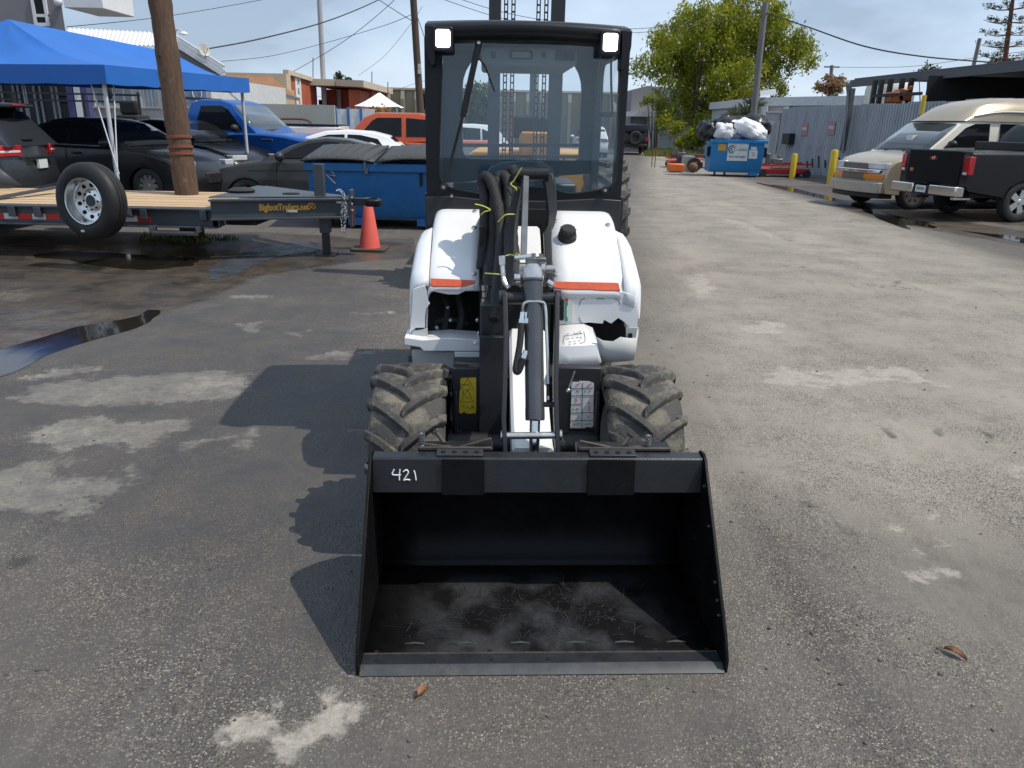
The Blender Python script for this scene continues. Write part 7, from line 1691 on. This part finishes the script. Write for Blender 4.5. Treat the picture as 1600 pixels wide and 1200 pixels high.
MB().bar(on_fence(1327, 236)+fn*.25, on_fence(1343, 138)+fn*.25, .16, .16).build('gate_post', dk, shd, bevel=.01)
p_ = on_fence(1339, 160)+fn*.25; MB().bar(p_, at(1326, 133, p_.y), .14, .14).build('knee_brace', dk, shd)
MB().cyl(on_fence(1333, 240)+fn*.38, on_fence(1343, 130)+fn*.38, .045).build('drain_pipe', steel, shd)
p = SA + (SB-SA)*.5; yb = at(1443, 158, 23); MB().cyl((yb.x, 23, 2.2), (yb.x, 23, at(1443, 149, 23).z), .06).build('yellow_post', MATS['bollard_yellow'], shd)
for i, px in enumerate((1364, 1374, 1388, 1406, 1420)):
    d = 30-.35*i; a = at(px, 160, d); MB().box(a.x-.07, a.x+.07, d, d+.15, 1.5, 3.5).build('rack_post', trim, shd)
MB().bar(at(1362, 150, 29.5), at(1440, 146, 27), .08, .10).build('rack_rail', trim, shd)
eqo = mat('equipment_orange', (.30, .075, .02), .5)
for i, (px, py) in enumerate(((1398,152),(1411,148))):
    p = at(px, py, 28.6); m = MB(); m.prism(rrect(p.x-.22, p.x+.22, p.z-.2, p.z+.17, .08, 3), 28.4, 28.9, 'y'); m.cyl((p.x+.1, 28.3, p.z+.2), (p.x+.1, 28.35, p.z+.2), .08)
    o = m.build('machine_part', eqo, None, bevel=.02); tag(o, ('orange machine part on the shed rack, left one', 'orange machine part on the shed rack, right one')[i], 'machine part', 'orange parts on the rack')
m = MB(); p = at(1390, 122, 40); m.lathe([(1.0, -1.2), (1.0, .2), (.92, .5), (.7, .72), (.35, .84), (.001, .86)], (p.x, 40, p.z-.75), (0,0,1), 28); tag(m.build('water_tank', mat('tank_cream', (.62, .60, .50), .5), None), 'round cream water tank top above the shed roof', 'tank')
bush('bush', 'thin green treetop peeking over the shed roof', [(1450,112,7),(1436,116,6),(1462,110,5)], 58, 500, .14, MATS['dark_leaf'], seed=12)
bush('bush', 'small dark treetop at the foot of the tall pine', [(1556,98,7),(1572,98,6),(1600,98,8)], 50, 600, .12, MATS['dark_leaf'], seed=13)
# ------------------------------------------------------------------ blue dumpster, right
D2 = 29.8; blue2 = mat('dumpster_blue', (.012, .185, .44), .45, var=.08, vs=2, dirt=(.02, .10, .22), dscale=4, dthr=.62)
d2 = thing('dumpster', 'bright blue dumpster overflowing with bags, round crescent logo on its sign', 'dumpster')
ang = R(-6); o0 = gr(1107, 275); o0 = Vector((at(1107, 270, D2+.25).x, D2+.25, 0)); d2.location = o0; d2.rotation_euler = (0, 0, ang)
W2 = 1.98; H2 = at(1140, 219, D2).z; 
sec = [(.16, .16), (-.05, .55), (-.05, H2), (1.5, H2+.25), (1.5, .16)]
m = MB(); rows = []
m.prism(sec, .02, W2-.05, 'x'); m.build('body', blue2, d2, bevel=.02)
MB().box(-.06, W2+.06, -.12, .0, H2-.10, H2+.02).build('rim', blue2, d2, bevel=.015)
for x in (-.10, W2-.02): MB().box(x, x+.12, .2, .9, H2-.62, H2-.22).build('fork_pocket', blue2, d2, bevel=.01); MB().box(x-.008, x+.128, .19, .21, H2-.58, H2-.26).build('pocket_hole', dark, d2)
for x in (.25, .62, 1.75): MB().cyl((x-.03, .2, .085), (x+.03, .2, .085), .085, n=14).build('caster', rubber, d2)
MB().box(1.5, 1.8, .1, .3, .05, .2).build('skid_foot', blue2, d2)
sign_w = mat('sign_pale', (.60, .62, .60), .5)
M2 = Matrix.Translation(Vector((0, 0, 0)))
fm = face_M((.98, -.056, H2-.42), (1,0,0), (0,0,1))
sb = MB().box(-.37, .37, -.31, .31, 0, .012, fm).build('company_sign', sign_w, d2)
teal = mat('logo_teal', (.03, .13, .19), .5)
m = MB()
for rr_, c0, w_ in ((.13, -.20, .030), (.085, -.155, .022)):
    pts = [fm @ Vector((c0 + rr_*cos(a), .10 + rr_*sin(a), .014)) for a in np.linspace(R(60), R(300), 16)]; m.tube(pts, [w_*sin(pi*(.08+.84*k/15)) for k in range(16)], 6)
m.build('crescent_logo', teal, sb)
text_mesh('sign_lettering', 'Coastal', .17, mat('sign_ink', (.10, .14, .15), .6), sb, fm @ Matrix.Translation((.10, .10, .016)), .003, .95)
text_mesh('sign_lettering', '954 947-4000', .105, mat('sign_ink', (.10, .14, .15), .6), sb, fm @ Matrix.Translation((0, -.17, .016)), .003, 1.0, .002)
fm2 = face_M((.40, -.056, H2-.26), (1,0,0), (0,0,1)); MB().box(-.14, .14, -.12, .12, 0, .012, fm2).build('orange_sticker', mat('sticker_orange', (.55, .28, .03), .5), d2)
fm3 = face_M((1.55, -.056, H2-.46), (1,0,0), (0,0,1)); o = MB().box(-.15, .15, -.18, .12, 0, .012, fm3).build('white_sticker', sign_w, d2); MB().box(-.1, .1, .13, .24, 0, .012, fm3).build('white_sticker', sign_w, d2); MB().box(-.05, .05, -.1, .05, .012, .014, fm3).build('sticker_print', mat('notice_print', (.5, .42, .42), .6), o)
# bags heaped on it
def bag(label, c, r, m_, seed, rot=0, tie=True):
    rg = np.random.default_rng(seed); b = MB(); nu, nv = 44, 26; rows = []
    for j in range(nv+1):
        row = []
        for i in range(nu):
            th, ph = pi*j/nv, 2*pi*i/nu; d = Vector((sin(th)*cos(ph), sin(th)*sin(ph), cos(th))); k = 1 + .22*mnoise.noise(d*1.8+Vector((seed, 0, 0))) - .16*abs(mnoise.noise(d*4.2+Vector((seed, 3, 0)))) + .03*sin(ph*9+th*4)
            v = Vector((d.x*r[0], d.y*r[1], max(-.75, d.z)*r[2]))*k; cr_, sr_ = cos(rot), sin(rot); row.append((c[0]+v.x*cr_-v.z*sr_, c[1]+v.y, c[2]+v.x*sr_+v.z*cr_))
        rows.append(row)
    b.grid(rows, closed=True); o = b.build('refuse_bag', m_, None, smooth=60); return tag(o, label, 'bag', 'bags heaped on the blue dumpster')
bagw = mat('white_bag', (.72, .73, .76), .35, var=.05, vs=3, bump=.5, bs=7); bagb = mat('black_bag', (.012, .011, .014), .3, bump=.6, bs=7)
def dl(px, py, dd): p = at(px, py, D2+dd); return (p.x, p.y, p.z)
bag('white refuse bag at the left front of the dumpster heap', dl(1131, 206, .45), (.44, .42, .36), bagw, 2)
bag('large white refuse bag tilted at the right of the dumpster heap', dl(1172, 204, .45), (.68, .50, .38), bagw, 5, R(-22))
bag('black refuse bag at the left end of the heap', dl(1104, 205, .7), (.36, .5, .42), bagb, 7)
bag('black refuse bag draped over the top of the heap', dl(1140, 196, .8), (.75, .5, .36), bagb, 9, R(6))
bag('black refuse bag behind the large white bag', dl(1180, 197, .95), (.62, .5, .42), bagb, 11, R(-18))
# ------------------------------------------------------------------ red mower and stacked implements
redm = mat('implement_red', (.50, .025, .018), .4, var=.12, coat=.3); org = mat('implement_orange', (.62, .13, .02), .45)
def mower(label, px, d, L_, mirror=1):
    t = thing('mower_deck', label, 'mower'); p = gbase(px, d); t.location = p
    m = MB(); m.box(0, L_, -.5, .5, .12, .32); m.build('deck', redm, t, bevel=.04)
    m = MB(); m.bar((.0, -.55, .42), (L_, -.55, .50), .06, .06); m.bar((0, .5, .42), (L_, .5, .5), .06, .06); m.bar((0, -.55, .42), (0, .5, .42), .06, .06); m.build('frame_bar', redm, t)
    m = MB(); m.box(L_*.25, L_*.7, -.5, -.2, .36, .46); m.build('grey_guard', mat('pale_guard', (.4, .42, .43), .5), t)
    for x in (.12, L_-.15):
        for y in (-.55, .5): MB().cyl((x, y-.05, .14), (x, y+.05, .14), .14, n=16).build('wheel', rubber, t)
    m = MB(); m.cyl((L_*.5, 0, .3), (L_*.45, .1, .78), .05); m.box(L_*.3, L_*.5, -.1, .25, .46, .66); m.box(L_*.18, L_*.26, 0, .1, .4, .85); m.build('gearbox', steel, t, bevel=.02)
    return t
mower('red mower deck with pale guard between the dumpster and bollard', 1186, 31, 1.95)
t = mower('red and orange implement pile left of the far dumpster', 1046, 36.5, 1.5)
m = MB(); m.box(.3, 2.3, -.3, .9, .45, .58); m.box(.2, .9, -1.4, -.9, .15, .55); m.build('dark_frame', trim, t, bevel=.02)
m = MB(); m.box(.35, 1.0, -4.8, -4.2, .05, .32); o = MB().box(0, .62, -.3, .3, .03, .34).build('orange_engine', org, None, bevel=.05); o.location = gbase(1047, 32.5); tag(o, 'small orange engine block on the asphalt left of the dumpster', 'engine')
m = MB(); m.box(0, .42, -.3, .3, .0, .62); o = m.build('grey_crate', mat('crate_grey', (.30, .30, .28), .7), None, bevel=.02); o.location = gbase(1070, 33.5); tag(o, 'grey metal crate in the implement pile by the dumpster', 'crate')
m = MB(); m.sphere((.15, 0, .2), (.2, .2, .2), 10, 8); m.cyl((0, 0, .1), (.3, 0, .4), .05); o = m.build('engine_part', mat('rusty_engine', (.14, .07, .04), .7), None); o.location = gbase(1081, 32.5); tag(o, 'small rusty engine part right of the orange block', 'engine part')
m = MB(); m.tube([(0,0,0), (0,0,.9)], .02, 5); m.tube([(-.12,.1,0), (-.12,.1,.75)], .02, 5); o = m.build('marker_stake', mat('rust_stake', (.15, .06, .03), .8), None); o.location = gbase(1026, 36); tag(o, 'pair of thin rusty stakes at the left of the implement pile', 'stake')
m = MB(); m.cyl((0,-.1,.28), (0,.1,.28), .28, n=20); m.cyl((-.0,-.11,.28), (0,.11,.28), .14, n=16); o = m.build('loose_tyre', rubber, None); o.location = gbase(1088, 33); tag(o, 'loose black tyre leaning by the left end of the far dumpster', 'tyre')
# ------------------------------------------------------------------ poles and wires
def pole(label, pt, pb_, d, r, m_, extra=None, name='utility_pole'):
    t = thing(name, label, 'utility pole'); a = at(pb_[0], pb_[1], d); b = at(pt[0], pt[1], d); dirn = (b-a); k = a.z/max(.01, dirn.z); base = a - dirn*k
    MB().tube([base + (b-base)*u for u in np.linspace(0, 1, 8)], [r*(1.15-.2*u) for u in np.linspace(0, 1, 8)], 12).build('pole_shaft', m_, t)
    if extra: extra(t, b)
    return t
dkw = mat('dark_pole_wood', (.075, .05, .035), .85, var=.3, bump=.4, bs=30, grain=(5, 5, .5)); grw = mat('grey_pole_wood', (.17, .16, .155), .85, var=.25, bump=.4, bs=30, grain=(5, 5, .5)); con = mat('concrete_pole', (.36, .36, .37), .8, var=.08)
pole('dark brown wooden pole just left of the loader cab', (644, -30), (657, 175), 30, .125, dkw, lambda t, b: [MB().box(*(lambda p: (p.x-.05, p.x+.05, p.y-.2, p.y-.1, p.z-.08, p.z+.08))(at(656, 104+8*k, 30))).build('insulator', mat('pale_insulator', (.5,.5,.48), .5), t) for k in range(2)])
pole('tall pale concrete pole behind the terracotta building', (497, -40), (505, 122), 64, .19, con)
pole('grey leaning wooden pole in front of the tree', (1196, 4), (1180, 152), 44, .16, grw)
pole('short tilted grey pole above the shed roof', (1531, 60), (1520, 108), 40, .09, grw)
pole('distant wooden pole with crossarm over the reddish bush', (1300, 102), (1298, 122), 130, .28, grw, lambda t, b: MB().box(b.x-1.2, b.x+1.2, b.y-.1, b.y+.1, b.z-.35, b.z-.15).build('crossarm', grw, t))
wire_m = mat('cable_black', (.03, .03, .035), .6)
def wire(label, pts, r=.014, sag=None):
    P_ = smoothp([at(*p) for p in pts], 10); tag(MB().tube(P_, r, 5).build('overhead_wire', wire_m, None), label, 'wire', 'overhead wires')
wire('heavy wire sagging from the white gable up across the concrete pole', [(325,76,31),(400,62,33),(495,38,38),(560,14,42),(620,-14,46)], .028)
wire('heavy wire running from the tree pole down to the shed', [(1196,20,44),(1262,42,40),(1350,72,37),(1440,88,36),(1545,97,36),(1640,104,36)], .032)
wire('thin wire rising from the grey building past the leaning pole', [(104,42,25),(225,30,26),(330,14,28),(450,-8,30)], .010)
wire('thin wire crossing from far left to the dark pole', [(345,96,60),(420,88,60),(505,68,62),(600,40,55),(645,22,45)], .018)
wire('thin wire dropping from the dark pole behind the red building', [(440,122,60),(510,82,60),(560,48,58),(612,4,54),(620,-10,52)], .020)
wire('thin wire left of the dark pole, lowest of the group', [(560,118,70),(600,88,68),(640,40,66),(660,10,64)], .014)
wire('twin cable passing into the dark pole from upper left', [(585,-5,40),(620,18,36),(646,34,30)], .016)
wire('short cable from dark pole to the loader roof line', [(652,26,30),(664,60,28),(668,68,26)], .014)
wire('upper wire passing behind the forklift mast', [(700,-8,40),(790,20,40),(900,38,42),(1010,44,44),(1190,18,44)], .014)
wire('lower wire passing behind the forklift mast', [(690,-2,40),(790,30,40),(900,46,42),(1010,50,44),(1192,24,44)], .014)
wire('faint wire from the distant crossarm pole to the right', [(1308,105,130),(1420,104,120),(1540,88,100),(1640,76,90)], .03)
wire('faint wire between dark pole and far building', [(470,150,70),(580,150,70),(650,130,60),(680,122,50)], .012)
# antennas
for label, x_, y0, y1 in (('thin antenna mast on the terracotta building roof', 489, 90, 122), ('thin antenna mast above the white tent', 581, 112, 140), ('short thin antenna mast near the dark pole', 606, 128, 142)):
    tag(MB().tube([at(x_, y1+4, 66), at(x_, y0, 66)], .035, 5).build('antenna', wire_m, None), label, 'antenna', 'roof antennas')
# ------------------------------------------------------------------ fallen leaves
def fallen(label, px, py, L_, w_, rot, seed):
    c = gr(px, py); rows = []; rg = random.Random(seed)
    for t in np.linspace(0, 1, 9):
        wd = w_*sin(pi*min(1, t*1.02))**.8*(1-.25*t); 
        rows.append([(t*L_-L_/2, u*wd, .006 + .010*sin(t*pi*1.2) + .010*u*u + .003*rg.random()) for u in (-1, -.5, 0, .5, 1)])
    m = MB().grid(rows); m.tube([(-L_*.75, .004, .004), (-L_*.5, 0, .008)], .0012, 5); m.tube([(-L_*.5, 0, .009), (0, 0, .018), (L_*.45, 0, .012)], .0010, 5)
    o = m.build('fallen_leaf', mat('dry_leaf', (.22, .095, .04), .6, var=.3, vs=40), None, smooth=50, recalc=False); o.location = c; o.rotation_euler = (0, 0, rot); return tag(o, label, 'leaf', 'dry fallen leaves')
fallen('dry brown leaf on the asphalt in front of the bucket', 661, 1085, .058, .016, R(62), 1)
fallen('dry brown leaf on the asphalt far right of the bucket', 1492, 1025, .075, .016, R(-48), 2)
# small pebbles and twigs
pe = MB(); rg = random.Random(21)
for _ in range(170):
    px, py = rg.uniform(-50, 1650), rg.uniform(420, 1190); c = gr(px, py); s = rg.uniform(.003, .008); pe.sphere((c.x, c.y, s*.4), (s*rg.uniform(.8, 1.5), s, s*.7), 6, 4)
tag(pe.build('grit', mat('grit_stone', (.10, .09, .085), .9, var=.5, vs=9), None), None, None, None, 'stuff')
